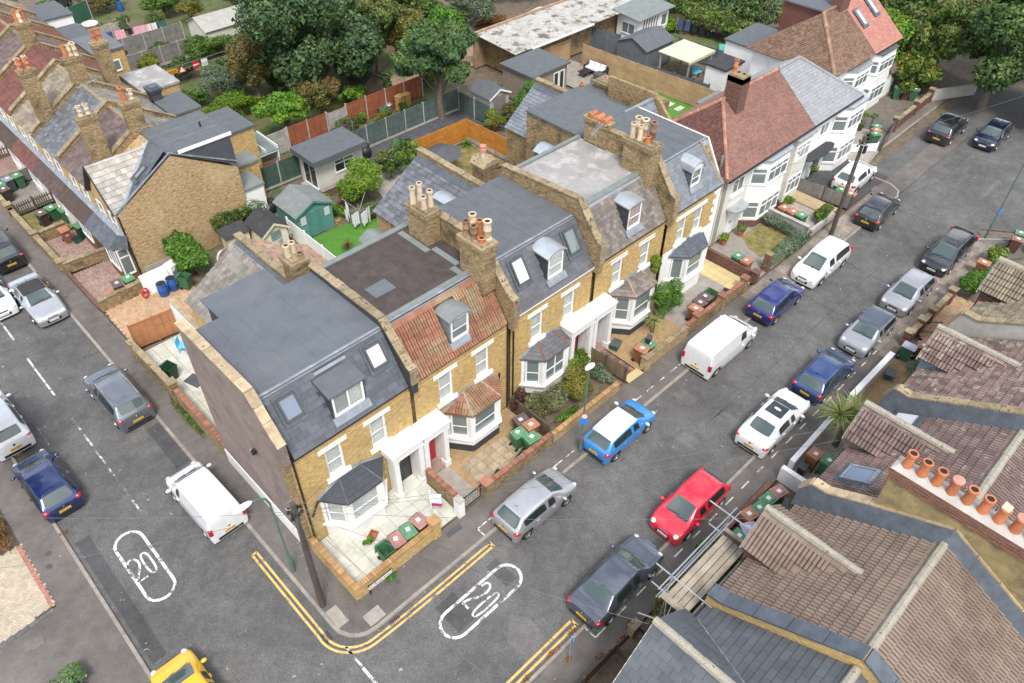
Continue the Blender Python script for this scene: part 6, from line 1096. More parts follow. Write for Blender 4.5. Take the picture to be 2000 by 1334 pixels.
# ---------------------------------------------------------------- garden walls, fences, gates
def frame2(p0, p1):
    a, c = Vector((*p0, 0)), Vector((*p1, 0)); d = c-a; return a, d.length, math.atan2(d.y, d.x)
def gwall(label, p0, p1, h, mat, copm=None, w=.23, cop='stone', piers=(), pierh=.35, group='low front garden walls', name='garden_wall', z0=0):
    a, L, r = frame2(p0, p1); t = thing(name, label, 'wall', (a.x, a.y, z0), r, group)
    ob('wall', MB().box(0, L, -w/2, w/2, 0, h), mat, t); copm = copm or m_stonew
    if cop == 'brick':
        n = int(L/.115); key = ('cb', copm.name, w)
        if key not in TILE_MESH: TILE_MESH[key] = MB().box(-.052, .052, -w/2-.012, w/2+.012, 0, .1).mesh('coping_brick', copm)
        for k in range(n):
            o = ob('coping_brick', TILE_MESH[key], parent=t, loc=((k+.5)*L/n, rnd.gauss(0, .003), h+rnd.gauss(0, .003)))
    elif cop == 'stone':
        n = max(1, round(L/.6))
        for k in range(n): ob('coping_stone', MB().box(L*k/n+.008, L*(k+1)/n-.008, -w/2-.04, w/2+.04, h, h+.06+rnd.uniform(-.01, .01)), copm, t)
    for px in piers:
        p = ob('pier', MB().box(px-.2, px+.2, -.2, .2, 0, h+pierh), mat, t); ob('pier_cap', MB().prism([(px-.25, -.25, h+pierh), (px+.25, -.25, h+pierh), (px+.25, .25, h+pierh), (px-.25, .25, h+pierh)], (0, 0, .07)), copm, p)
    return t
def fence(label, p0, p1, h, mat, style='lap', bay=1.85, postm=None, group='garden fences', name='garden_fence', ph=.1, trellis=None, base=None):
    a, L, r = frame2(p0, p1); t = thing(name, label, 'fence', (a.x, a.y, 0), r, group); n = max(1, round(L/bay)); postm = postm or m_conc
    for k in range(n+1): ob('post', MB().box(L*k/n-.05, L*k/n+.05, -.05, .05, 0, h+ph), postm, t)
    for k in range(n):
        x0, x1 = L*k/n+.05, L*(k+1)/n-.05; z0 = base or .05
        if base: ob('gravel_board', MB().box(x0, x1, -.03, .03, 0, base), m_conc, t)
        if style == 'lap':
            b = MB(); m = int((h-z0)/.12)
            for j in range(m): z = z0+(h-z0)*j/m; b.prism([(x0, -.012, z), (x0, -.028, z+.005), (x0, -.006, z+(h-z0)/m+.02), (x0, .008, z+(h-z0)/m+.02)], (x1-x0, 0, 0))
            p = ob('panel', b, mat, t); p['kind'] = 'stuff'
            for j in range(4): xx = x0+(x1-x0)*j/3; ob('batten', MB().box(xx-.02, xx+.02, -.045, .03, z0, h), mat, p)
            ob('capping', MB().box(x0, x1, -.04, .04, h, h+.03), mat, p)
        elif style == 'board':
            m = max(1, round((x1-x0)/.13)); w = (x1-x0)/m
            for j in range(m):
                key = ('fb', mat.name, round(w, 3), round(h-z0, 2))
                if key not in TILE_MESH: TILE_MESH[key] = MB().prism([(0, -.02, 0), (w+.01, -.012, 0), (w+.01, .0, 0), (0, -.006, 0)], (0, 0, h-z0)).mesh('board', mat)
                ob('board', TILE_MESH[key], parent=t, loc=(x0+j*w, 0, z0+rnd.gauss(0, .004)))
            ob('rail', MB().box(x0, x1, 0, .05, z0+.25, z0+.33).box(x0, x1, 0, .05, h-.35, h-.27), mat, t)
        elif style == 'slat':
            m = int((h-z0)/.14); key = ('fs', mat.name, round(x1-x0, 3))
            if key not in TILE_MESH: TILE_MESH[key] = MB().box(0, x1-x0+.08, -.02, .01, 0, .128).mesh('slat', mat)
            for j in range(m): ob('slat', TILE_MESH[key], parent=t, loc=(x0-.04, rnd.gauss(0, .004), z0+(h-z0)*j/m))
        elif style == 'picket':
            m = int((x1-x0)/.15)
            for j in range(m):
                key = ('fp', mat.name, h)
                if key not in TILE_MESH: TILE_MESH[key] = MB().prism([(0, -.03, .06), (.08, -.03, .06), (.08, -.03, h-.06), (.04, -.03, h), (0, -.03, h-.06)], (0, .02, 0)).mesh('picket', mat)
                ob('picket', TILE_MESH[key], parent=t, loc=(x0+j*.15, 0, 0))
            ob('rail', MB().box(x0, x1, -.01, .03, .2, .27).box(x0, x1, -.01, .03, h-.3, h-.23), mat, t)
        elif style == 'panel':
            ob('panel', MB().box(x0, x1, -.02, .02, z0, h), mat, t)
        if trellis:
            b = MB(); m = 12
            for j in range(m+1): xx = x0+(x1-x0)*j/m; b.box(xx-.012, xx+.012, -.012, 0, h+.03, h+.33)
            for j in range(3): b.box(x0, x1, 0, .012, h+.05+j*.12, h+.075+j*.12)
            o = ob('trellis', b, trellis, t); o['kind'] = 'stuff'
    return t
m_stockc = M('stock_coping_brick', (.36, .215, .095), var=.2, scale=4, isl=.2, fine=.1)
m_redc = M('red_coping_brick', (.27, .12, .08), var=.2, scale=4, isl=.25, fine=.12)
gwall('low yellow brick wall with header coping behind the street name plate', (1.6, 1.65), (5.85, 1.7), .72, m_stock, m_stockc, .25, 'brick', (4.22,), .4)
gwall('low yellow brick side wall of the corner yard, below the house corner', (1.55, 4.9), (1.55, 1.55), .72, m_stock, m_stockc, .25, 'brick')
t = gwall('white painted gate pier with stone top beside the iron gate', (7.15, 1.75), (7.5, 1.75), 1.15, m_render, m_conc, .36, 'stone', group=None, name='gate_pier'); t['category'] = 'pier'
gwall('brick path wall with red coping between the two porches', (7.5, 2.05), (7.5, 4.6), .85, m_stockd, m_redc, .23, 'brick')
gwall('red and yellow brick wall in front of the small slab yard with green bins', (8.85, 1.72), (13.3, 1.72), .72, m_stockd, m_redc, .23, 'brick', (.12,), .25)
gwall('yellow brick wall with gaps in front of the round clipped bush', (13.5, 1.78), (18.55, 1.78), .5, m_stockp, m_stockc, .23, 'brick')
gwall('yellow brick wall with grey coping in front of the gravel and brown bin', (20.75, 1.8), (24.6, 1.8), .75, m_stockp, m_stonew, .23, 'stone', (.15,), .1)
gwall('long brick wall with red coping by the row of brown and green bins', (24.7, 1.85), (30.5, 1.85), .72, m_stockd, m_redc, .23, 'brick', (.9, 3.4, 5.75), .3)
gwall('dark red brick party wall by the buff paved yard with dark patch', (31.65, 5.6), (31.65, 1.75), .75, m_redd, m_redd, .23, None, (3.8,), .1)
t = gwall('square red brick gate pier before the sage hedge', (33.1, 2.0), (33.5, 2.0), 1.25, m_red, m_stonew, .4, 'stone', group=None, name='gate_pier'); t['category'] = 'pier'
gwall('grey block wall with white coping between hedge and bins', (38.35, 5.3), (38.35, 2.0), .8, m_conc, m_conc, .22, 'stone'); gwall('low white wall before the small pebble garden', (38.6, 1.95), (41.6, 1.95), .5, m_conc, m_conc, .2, None)
fence('short timber board fence beside the decking of the front garden', (42.9, 5.5), (43.4, 1.7), 1.1, m_woodf, 'board', 1.8, m_woodd)
gwall('red brick end wall with stone caps along the far pavement', (56.3, 4.8), (64, 5.1), .8, m_redd, m_stonew, .25, 'stone', (.2, 4.2, 7.4), .35); gwall('pale stone wall under the hanging trees', (64, 5.1), (68, 3.0), .9, m_conc, m_stonew, .3, None)
fence('grey board fence round the three bins of the far front yard', (52.6, 3.9), (56.2, 4.7), .95, m_woodf, 'board', 1.8, m_woodd); fence('grey board fence between the two far front yards', (54.6, 7.6), (56.2, 4.75), 1.0, m_woodf, 'board', 1.8, m_woodd); fence('wire topped low white wall at the drive end', (50.6, 5.6), (52.4, 4.2), .7, m_render, 'panel', 1.8, m_render)
gwall('tall rendered side wall with red clay piece by the corner house', (1.42, 11.8), (1.4, 16.9), 1.05, m_stockd, m_redc, .25, 'brick'); gwall('stone topped yellow side wall by the pale patio', (1.4, 17.0), (1.25, 22.0), 1.15, m_stockd, m_stonew, .25, 'stone', (.2,), .25)
fence('terracotta stained panel fence between patio and herringbone yard', (1.6, 22.35), (4.1, 22.1), 1.7, m_woodt, 'lap', 1.3, m_woodt); gwall('white rendered garden wall with cream coping and black hinges', (4.1, 22.1), (4.1, 18.6), 2.35, m_render, m_stone, .25, 'stone', group=None)
gwall('weathered low brick wall by the herringbone paving', (1.5, 26.85), (4.3, 27.0), .75, m_stockd, m_stonew, .25, 'stone')
gwall('brick divider between the two block paved front yards', (1.45, 31.9), (4.0, 31.6), .75, m_stockd, m_stonew, .25, 'stone', group='low walls of the row house yards'); gwall('brick divider beside the bin numbered twenty three', (1.45, 36.3), (3.3, 36.4), .7, m_stockd, m_stonew, .25, 'stone', group='low walls of the row house yards')
gwall('low brick wall along the side road pavement by the number eleven bin', (1.4, 32.0), (1.3, 40.2), .65, m_stockd, m_stonew, .25, 'stone', (.1, 4.3), .2, group='low walls of the row house yards'); gwall('low brick wall by the side road at the left photo edge', (1.3, 40.6), (1.3, 46), .65, m_stockd, m_stonew, .25, 'stone', (.2, 4), .2, group='low walls of the row house yards'); gwall('thin red edged kerb wall of the end house yard', (1.5, 27.0), (1.45, 31.7), .25, m_redd, m_stonew, .2, None, group='low walls of the row house yards')
fence('dark picket fence in the row house front yards', (1.5, 40.3), (4.0, 40.5), .95, m_woodd, 'picket', 1.3, m_woodd); fence('second dark picket fence farther up the side road', (1.5, 48.9), (4.0, 49.0), .95, m_woodd, 'picket', 1.3, m_woodd); fence('grey board fence beyond the bare front yard', (1.6, 44.4), (4.2, 44.5), 1.0, m_woodf, 'board', 1.3, m_woodf)
gwall('white painted front wall beside the golden gravel yard', (26.4, -7.32), (31.0, -7.32), .8, m_render, m_render, .3, None); gwall('white painted front wall behind the cordyline palm', (20.4, -7.42), (25.2, -7.32), .8, m_render, m_render, .25, None); gwall('stained white wall between two near front yards', (19.65, -7.3), (19.65, -9.1), .95, m_render, m_render, .25, None)
gwall('red brick front wall with square piers before the tan block drive', (32.8, -7.27), (38.6, -7.4), .75, m_red, m_stonew, .23, 'stone', (.2, 1.8, 3.1, 5.7), .3); gwall('red brick front wall behind the row of near bins', (14.4, -7.25), (19.0, -7.25), .3, m_red, m_stonew, .23, None)
fence('dark old timber fence at the bottom edge of the photo', (3.5, -7.35), (7.6, -7.4), .8, m_woodd, 'board', 1.8, m_woodd); fence('dark timber divider by the dry front yard of the slate house', (7.5, -7.4), (7.4, -9.4), .7, m_woodd, 'board', 1.8, m_woodd); gwall('dark brick pier wall with fallen leaves', (8.4, -7.35), (8.9, -7.35), .7, m_stockd, m_stonew, .3, 'stone')
fence('close boarded brown fence beside the red and black tiled path', (19.15, 4.5), (19.3, 1.9), 1.05, M('fence_brown', (.17, .125, .075), var=.2, isl=.15, fine=.15), 'board', 1.4, m_woodd); fence('short dark fence behind the four bins', (13.5, 4.6), (13.45, 2.0), 1.0, m_woodd, 'lap', 1.4, m_woodd)
# back gardens
fence('red stained panel fence behind the topiary balls', (25.1, 35.3), (32.8, 35.3), 1.9, m_woodr, 'lap', 1.85); fence('pale grey panel fence at the back of the washing line', (15.2, 35.3), (19.6, 35.3), 1.8, m_woodp, 'lap', 1.85); fence('red stained fence panels behind the grey garden room', (19.7, 35.2), (23.2, 35.2), 1.9, m_woodr, 'lap', 1.75); fence('short pale panel fence under the feathery tree', (23.4, 35.3), (25.0, 35.3), 1.7, m_woodp, 'lap', 1.6)
fence('long green panel fence under the ash tree', (22.4, 31.5), (33.5, 31.5), 1.8, m_woodg, 'lap', 1.85, base=.2); fence('dark green fence with a white and red trellis top', (14.9, 31.6), (18.3, 31.5), 1.8, M('fence_dark_green', (.05, .085, .068), var=.2, isl=.1), 'lap', 1.85, trellis=m_redc, base=.2)
fence('bright orange fence along the back of the small lawn', (25.0, 27.35), (30.55, 27.2), 1.85, m_woodo, 'slat', 1.85, m_woodo, ph=.0, base=.12); fence('bright orange fence beside the brick extension wall', (30.6, 27.2), (30.7, 22.4), 1.85, m_woodo, 'slat', 1.85, m_woodo, ph=0, base=.35); fence('dark green boarded gate fence under the ash tree', (33.4, 31.3), (33.5, 27.6), 1.7, m_woodg, 'board', 1.8)
fence('long natural timber slat fence beside the sofa garden', (47.55, 30.3), (48.4, 16.4), 1.95, m_woodn, 'slat', 1.9, m_woodn, ph=0); fence('natural timber slat fence at the back of the sofa garden', (43.9, 32.0), (47.5, 31.9), 1.95, m_woodn, 'slat', 1.9, m_woodn, ph=0)
fence('slate grey boarded fence behind the long natural fence', (47.95, 25.9), (48.85, 17.6), 2.0, m_wooddg, 'board', 1.85, m_wooddg); fence('slate grey boarded fence by the brick garage wall', (50.9, 32.6), (51.6, 29.4), 1.95, m_wooddg, 'board', 1.85, m_wooddg); fence('slate grey boarded fence round the cream pergola', (55.6, 25.6), (56.2, 19.6), 1.7, m_wooddg, 'board', 1.85, m_wooddg)
fence('white painted boundary fence between the sheds and the lawn', (13.55, 25.6), (13.45, 19.4), 1.5, m_render, 'panel', 1.85, m_upvc); fence('black panel fence beside the dark grey awning', (25.0, 27.2), (24.95, 23), 1.8, m_black, 'panel', 1.85, m_black)
fence('dark hedge side fence behind the washing at the far lawn', (59.5, 31), (65, 19.5), 1.6, m_woodd, 'board', 1.85, m_woodd)
for k, (p0, p1, l, m, hh) in enumerate([((16.2, 60), (23.8, 60), 'concrete post fence in front of the grey corrugated shed', m_woodf, 1.7), ((16.5, 56.3), (23.2, 56.3), 'weathered grey fence across the middle back garden', m_woodf, 1.6), ((15.5, 64.3), (20.5, 64.4), 'old pale fence behind the striped washing', m_woodp, 1.6), ((15.2, 69.5), (19.5, 71), 'dark green metal fence near the top left corner', M('green_metal', (.03, .1, .06), rough=.5), 1.9), ((24, 40.2), (31, 40.4), 'grey fence behind the dark pitched shed', m_woodf, 1.7), ((24.5, 44.5), (27, 46), 'orange brown fence glimpsed under the big tree', m_woodo, 1.7)]): fence(l, p0, p1, hh, m, 'lap', 1.85, base=.2)
# ---------------------------------------------------------------- sheds and garden rooms
def shed(label, x0, x1, y0, y1, ze, zr, wallm, roofm, name='garden_shed', axis='y', over=.15, door=None, boards=True, cat='shed', doorw=.9, rz0=0, trim=None, win=False):
    t = wthing(name, label, cat, ((x0+x1)/2, (y0+y1)/2, rz0), 'sheds and garden rooms'); xm, ym = (x0+x1)/2, (y0+y1)/2
    P = [(x0, y0, 0), (x1, y0, 0), (x1, y0, ze), (xm, y0, zr), (x0, y0, ze)] if axis == 'y' else [(x0, y0, 0), (x0, y1, 0), (x0, y1, ze), (x0, ym, zr), (x0, y0, ze)]
    ob('wall', MB().prism(P, (0, y1-y0, 0) if axis == 'y' else (x1-x0, 0, 0)), wallm, t)
    if boards and axis == 'y':
        n = int(ze/.14)
        for k in range(n): ob('board', MB().prism([(x0+.01, y0-.03, ze*k/n), (x1-.01, y0-.03, ze*k/n), (x1-.01, y0-.006, ze*(k+.95)/n), (x0+.01, y0-.006, ze*(k+.95)/n)], (0, .004, 0)), wallm, t)
    s = (zr-ze)/((x1-x0)/2 if axis == 'y' else (y1-y0)/2)
    for sg in (-1, 1):
        if axis == 'y': Q = [(xm, y0-over, zr+.01), (xm, y1+over, zr+.01), (xm+sg*((x1-x0)/2+over), y1+over, ze-s*over+.01), (xm+sg*((x1-x0)/2+over), y0-over, ze-s*over+.01)]
        else: Q = [(x0-over, ym, zr+.01), (x1+over, ym, zr+.01), (x1+over, ym+sg*((y1-y0)/2+over), ze-s*over+.01), (x0-over, ym+sg*((y1-y0)/2+over), ze-s*over+.01)]
        r = ob('roof_felt', MB().prism(Q, (0, 0, .05)), roofm, t)
        a, c = Vector(Q[0])*.5+Vector(Q[1])*.5, Vector(Q[3])*.5+Vector(Q[2])*.5; ob('felt_lap', MB().tube([a+Vector((0, 0, .055)), c+Vector((0, 0, .055))], .012, 4), roofm, r)
        if trim and axis == 'y': ob('bargeboard', MB().prism([(xm, y0-over-.02, zr-.1), (xm+sg*((x1-x0)/2+over), y0-over-.02, ze-s*over-.1), (xm+sg*((x1-x0)/2+over), y0-over-.02, ze-s*over+.05), (xm, y0-over-.02, zr+.06)], (0, .03, 0)), trim, t)
    if door is not None:
        d = ob('door', MB().box(xm-doorw/2, xm+doorw/2, y0-.06, y0-.035, .05, ze-.02), door, t)
        for k in range(6): ob('door_board', MB().box(xm-doorw/2+doorw*k/6+.008, xm-doorw/2+doorw*(k+1)/6-.008, y0-.075, y0-.06, .07, ze-.05), door, d)
    if win: 
        for sx in (-1, 1): ob('shutter_pane', MB().box(xm+sx*(x1-x0)*.34-.2, xm+sx*(x1-x0)*.34+.2, y0-.06, y0-.035, 1.15, 1.75), m_skyw, t)
    return t
shed('sage green shed with double doors beside the bright lawn', 13.75, 16.4, 24.65, 27.1, 1.95, 2.6, m_sage, m_feltg, door=m_sage, doorw=1.1, trim=m_sage, win=True); shed('cream shed with green plank door and black felt roof', 11.3, 12.95, 24.6, 26.6, 1.75, 2.3, m_creamp, m_feltc, door=M('faded_green_door', (.16, .24, .21), var=.2), doorw=.7, trim=m_creamp)
t = wthing('garden_shed', 'low cream store with single slope black roof by the brick gable', 'shed', (10.3, 26.5, 0), 'sheds and garden rooms'); ob('wall', MB().box(9.6, 11.1, 26.15, 27.0, 0, 1.45), m_creamp, t); ob('roof_felt', MB().prism([(9.45, 26.0, 1.5), (11.2, 26.0, 1.5), (11.2, 27.1, 1.75), (9.45, 27.1, 1.75)], (0, 0, .05)), m_feltc, t); ob('shutter_panel', MB().box(9.8, 11.0, 26.12, 26.15, .1, 1.3), m_creamp, t)
t = wthing('garden_room', 'white garden room with wide grey flat roof overhang', 'garden room', (19.9, 29.4, 0), 'sheds and garden rooms'); ob('wall', MB().box(18.05, 21.9, 28.75, 31.0, 0, 2.35), m_cream, t); ob('flat_roof', MB().box(17.55, 22.0, 28.15, 31.1, 2.4, 2.8), m_feltm, t); window(t, (18.04, 29.7, .15), 1.7, 2.1, rad(-90), 'two', depth=-.02, interior=False, glass=m_glassd); window(t, (20.3, 28.75, .95), 1.7, 1.05, 0, 'twotop', depth=-.02, interior=False, glass=m_glassd); ob('step', MB().box(17.6, 18.04, 28.9, 30.6, 0, .15), m_conc, t)
gwall('red brick raised planter below the garden room', (17.7, 28.1), (20.2, 28.1), .5, m_red, m_slab, .3, 'stone', group=None)
t = extbox('garden_room', 'flat roofed timber outbuilding with a puddle on its roof', 38.1, 42.3, 27.5, 31.0, 2.6, m_wood, m_feltm, .2, cat='garden room', group='sheds and garden rooms', win=None); window(t, (42.31, 28.5, .1), 1.8, 2.2, rad(90), 'three', depth=-.02, interior=False, glass=m_glassd)
for q in range(5): window(t, (38.9+q*.68, 27.5, .25), .62, 2.0, 0, 'single', depth=-.03, interior=False, glass=m_glassd) if q > 2 else None
t = wthing('garage_block', 'long low garage with mossy corrugated sheet roof', 'garage', (48, 33.5, 0)); ob('wall', MB().box(41.2, 60.5, 32.3, 36.4, 0, 2.7), m_stockd, t)
b = MB(); m_corr = M('mossy_sheet_roof', (.36, .345, .32), var=.2, scale=1.2, fine=.3, fscale=9, stain=((.12, .105, .07), 1.0, .52, .62), spots=((.6, .58, .55), 2.2, .68), rough=.95)
for k in range(14): 
    x0 = 40+k*1.47; s_ = ob('roof_sheet', MB().prism([(x0, 31.4, 2.74), (x0+1.5, 31.4, 2.76), (x0+1.5, 36.6, 3.02), (x0, 36.6, 3.0)], (0, 0, .05)), m_corr, t)
ob('parapet', MB().box(39.9, 60.6, 36.45, 36.7, 0, 3.2), M('brown_parapet', (.3, .2, .12), var=.3), t); ob('white_flashing', MB().box(42, 50, 31.25, 31.4, 2.7, 2.82), m_render, t)
for k, (x, y) in enumerate(((46.5, 33.6), (52.6, 35.3), (48.8, 34.5), (44.0, 34.9))): ob('loose_board', MB().box(-.6, .6, -.07, .07, 0, .04), m_woodp, t, (x-48+48, y, 2.95), rnd.random()*3)
shed('slate grey shed with pitched felt roof behind the tall fence', 50.3, 54.2, 25.3, 28.6, 2.0, 2.7, m_wooddg, m_feltm, axis='x', boards=False)
t = wthing('pergola', 'cream roofed garden shelter with open slatted sides', 'pergola', (52.3, 22.6, 0)); ob('roof_sheet', MB().box(50.5, 52.4, 20.9, 24.2, 2.25, 2.32).box(52.42, 54.2, 20.9, 24.2, 2.27, 2.34), M('cream_sheet', (.58, .53, .37), var=.1), t)
for x in (50.7, 54.0):
    for y in (21.0, 24.0): ob('post', MB().box(x-.06, x+.06, y-.06, y+.06, 0, 2.25), m_woodp, t)
ob('fascia', MB().box(50.45, 54.25, 20.82, 20.9, 2.1, 2.32), M('cream_fascia', (.5, .45, .3)), t); o_ = thing('garden_bench', 'pale blue bench under the cream garden shelter', 'bench', (53.2, 21.6, 0)); ob('seat', MB().box(-.5, .5, -.2, .2, .4, .46), M('aqua_paint', (.1, .45, .6)), o_)
for sx in (-.4, .4): ob('leg', MB().box(sx-.04, sx+.04, -.18, .18, 0, .4), m_woodp, o_)
ob('backrest', MB().box(-.5, .5, .2, .24, .46, .9), M('aqua_paint2', (.1, .45, .6)), o_)
extbox('outbuilding', 'white walled outbuilding with black felt roof by the white house', 51.0, 53.6, 17.6, 19.5, 2.45, m_render, m_feltc, .12); extbox('outbuilding', 'white garage wall with grey roof strip behind the far house', 56.0, 61, 16.5, 21, 2.7, m_render, m_feltm, .15); extbox('outbuilding', 'small grey flat roof with a white dome vent', 44.2, 47.0, 13.6, 15.6, 2.6, m_render, m_feltg, .1)
t = wthing('garden_house', 'black and white timbered summerhouse with sloping grey roof', 'summerhouse', (56.5, 30.5, 0), 'sheds and garden rooms'); ob('wall', MB().box(54.3, 59, 29.5, 32, 0, 2.5), m_render, t); ob('roof_felt', MB().prism([(53.9, 29.1, 2.5), (59.4, 29.1, 2.6), (59.2, 32.3, 3.0), (53.7, 32.3, 2.9)], (0, 0, .08)), m_feltg, t); window(t, (54.29, 30.6, .9), 1.6, 1.1, rad(-90), 'two', depth=-.02, interior=False); window(t, (58.3, 29.5, 1.0), .9, 1.2, 0, 'single', depth=-.02, interior=False)
for k in range(6): ob('timber_stud', MB().prism([(55+k*.4, 29.47, .1), (55.1+k*.4, 29.47, .1), (55.3+k*.4, 29.47, 2.3), (55.2+k*.4, 29.47, 2.3)], (0, .03, 0)), m_black, t)
shed('pale concrete shed with an arched grey door beside the ash tree', 33.9, 36.0, 28.1, 30.4, 2.0, 2.5, m_conc, m_feltm, name='concrete_shed', boards=False, door=m_woodf, doorw=1.3, trim=m_render)
shed('dark pitched shed among the trees behind the red fence', 28.2, 30.2, 37.2, 39.2, 1.9, 2.5, m_woodd, m_feltc, axis='y', boards=False); t = shed('grey corrugated roofed shed with blue side door', 24.0, 29.5, 55.4, 58.8, 2.1, 2.9, m_cream, M('corrugated_roof', (.36, .35, .32), var=.15, fine=.2, stretch=(1, 1, 1)), axis='x', boards=False)
for k in range(26): ob('corrugation', MB().tube([(23.95+k*.22, 55.3, 2.08), (23.95+k*.22, 57.1, 2.97)], .035, 5), m_woodp, t)
shed('small white summerhouse half hidden by the yellow green tree', 25.2, 27.6, 47.5, 50.0, 2.0, 2.5, m_render, m_slate3, boards=False); t = wthing('conservatory', 'white framed glass lean-to behind the dormer', 'conservatory', (15.6, 33.8, 0)); ob('frame', MB().box(14.3, 14.4, 32.3, 34.9, 0, 2.4).box(17.2, 17.3, 32.3, 34.9, 0, 2.2).box(14.3, 17.3, 32.25, 32.33, 2.2, 2.32).box(14.3, 17.3, 34.85, 34.95, 2.4, 2.52), m_upvc, t); ob('glass_roof', MB().prism([(14.2, 32.2, 2.35), (17.4, 32.2, 2.35), (17.4, 35, 2.6), (14.2, 35, 2.6)], (0, 0, .03)), m_glass, t); ob('white_roof_panel', MB().prism([(12.5, 32.4, 2.9), (14.3, 32.4, 2.6), (14.3, 35, 2.75), (12.5, 35, 3.05)], (0, 0, .05)), m_creamp, t)
for k in range(4): ob('glazing_bar', MB().box(14.3+k*.97, 14.36+k*.97, 32.2, 35, 2.4, 2.66), m_upvc, t)
# ---------------------------------------------------------------- yards and lawns
slabs('corner_patio', 1.7, 7.35, 1.8, 5.02, 9, 5, m_patio, gap=.014); slabs('side_patio', 1.55, 4.0, 11.8, 21.9, 4, 16, m_patio, gap=.016); slabs('slab_yard', 9.15, 12.0, 2.0, 3.75, 6, 4, m_flag, gap=.03, th=.03)
def flat(name, pts, mat, z=.006): return struct(name, MB().prism([(x, y, -.04) for x, y in pts], (0, 0, .04+z)), mat)
flat('gravel_yard', [(7.5, 1.85), (13.4, 1.85), (13.4, 5), (7.5, 5)], m_gravel); flat('concrete_path', [(7.62, 1.8), (8.75, 1.8), (8.75, 5), (7.62, 5)], m_slab, .012); flat('garden_soil', [(13.6, 1.9), (19.1, 1.9), (19.1, 5), (13.6, 5)], m_dirt); flat('gravel_yard', [(20.5, 1.85), (25, 1.85), (25, 5), (20.5, 5)], m_gravel)
flat('concrete_yard', [(25, 1.95), (31.5, 1.95), (31.5, 5), (25, 5)], m_slab); slabs('buff_path', 30.0, 31.5, 1.9, 5.4, 3, 7, m_butter, th=.02); flat('front_lawn', [(34.2, 2.9), (36.9, 2.3), (37.8, 2.6), (37.6, 5.0), (35.2, 5.0), (34.5, 4.0)], m_dry, .02); flat('concrete_path', [(31.8, 1.8), (38.2, 1.8), (38.2, 5.8), (31.8, 5.8)], m_slab)
flat('pebble_garden', [(38.5, 2.0), (42.2, 2.0), (42.2, 5.2), (38.5, 5.2)], m_pebble); t = wthing('decking', None, None, (42.4, 4, 0)); t['kind'] = 'structure'
for k in range(8): ob('deck_board', MB().box(41.6+k*.16, 41.75+k*.16, 2.2, 5.4, .02, .12), M('deck_tan', (.42, .33, .2), var=.12, isl=.1) if k == 0 else bpy.data.materials['deck_tan'], t)
flat('driveway', [(43.5, 1.8), (49.6, 1.8), (49.6, 5.8), (43.5, 5.8)], m_patch2); flat('concrete_yard', [(49.7, 3.6), (54, 4.2), (56, 5.5), (56, 8.4), (50, 8.4)], m_slab); flat('concrete_yard', [(56.4, 5), (64, 5.3), (64, 9), (56.4, 8.6)], M('dark_slab', (.14, .12, .1), var=.25)); 
blocks('herringbone_yard', [(1.55, 22.45), (6.3, 22.3), (6.6, 26.3), (4.4, 26.8), (1.6, 26.75)], m_blockt, ang=0); blocks('block_yard', [(1.6, 27.1), (4.5, 27.2), (4.5, 31.4), (1.6, 31.5)], m_block, herring=False, ang=90); blocks('block_yard', [(1.6, 32.05), (4.0, 32.0), (4.0, 36.1), (1.6, 36.2)], m_block, herring=False, ang=90)
flat('grass_yard', [(1.5, 36.5), (4.5, 36.6), (4.5, 40.3), (1.5, 40.2)], m_dry); flat('bare_yard', [(1.5, 40.6), (4.5, 40.6), (4.5, 44.4), (1.5, 44.4)], m_slab); flat('bare_yard', [(1.5, 44.6), (4.5, 44.6), (4.5, 60), (1.5, 60)], m_block)
blocks('cream_block_drive', [(-7.66, 14.0), (-7.66, 10.1), (-14, 9.6), (-14, 14.2)], m_blockc, bw=.2, bh=.1, herring=True, ang=20); 
for k in range(38): ob('red_edging_block', MB().box(-7.85, -7.66, 10.12+k*.103, 10.21+k*.103, -.02, .022), m_blockr, bpy.data.objects['cream_block_drive'])
for k in range(40): ob('charcoal_edging_block', MB().box(-7.9-k*.107, -7.8-k*.107, 9.82-k*.008, 10.02-k*.008, -.02, .022), m_blockg, bpy.data.objects['cream_block_drive'])
blocks('tan_block_drive', [(34.6, -7.4), (39.6, -7.5), (39.6, -9.6), (34.0, -9.6), (33.6, -8.4)], m_blockt, ang=30); flat('gravel_yard', [(26.4, -7.4), (31.6, -7.4), (31.6, -9.6), (26.4, -9.6)], m_gravel); flat('pebble_yard', [(19.8, -7.4), (25.8, -7.4), (25.8, -9.6), (19.8, -9.6)], m_pebble); flat('garden_soil', [(9, -7.4), (19.5, -7.4), (19.5, -9.8), (9, -9.8)], m_dirt); flat('dry_yard', [(2, -7.4), (8.9, -7.4), (8.9, -9.4), (2, -9.4)], m_dirt); flat('slab_path', [(31.6, -7.4), (33.6, -7.4), (33.6, -9.6), (31.6, -9.6)], m_slab)
for i in range(8):
    for j in range(4): ob('path_tile', MB().box(19.42+j*.25, 19.65+j*.25, 2.15+i*.32, 2.45+i*.32, 0, .02), (m_redc if (i+j) % 2 else m_blockg), (bpy.data.objects.get('tiled_path') or tag(thing('tiled_path', None, None, (0, 0, 0)), kind='structure')))
struct('threshold_slab', MB().prism([(19.35, 1.65, 0), (20.55, 1.6, 0), (20.5, 2.1, 0), (19.4, 2.1, 0)], (0, 0, .05)), m_butter)
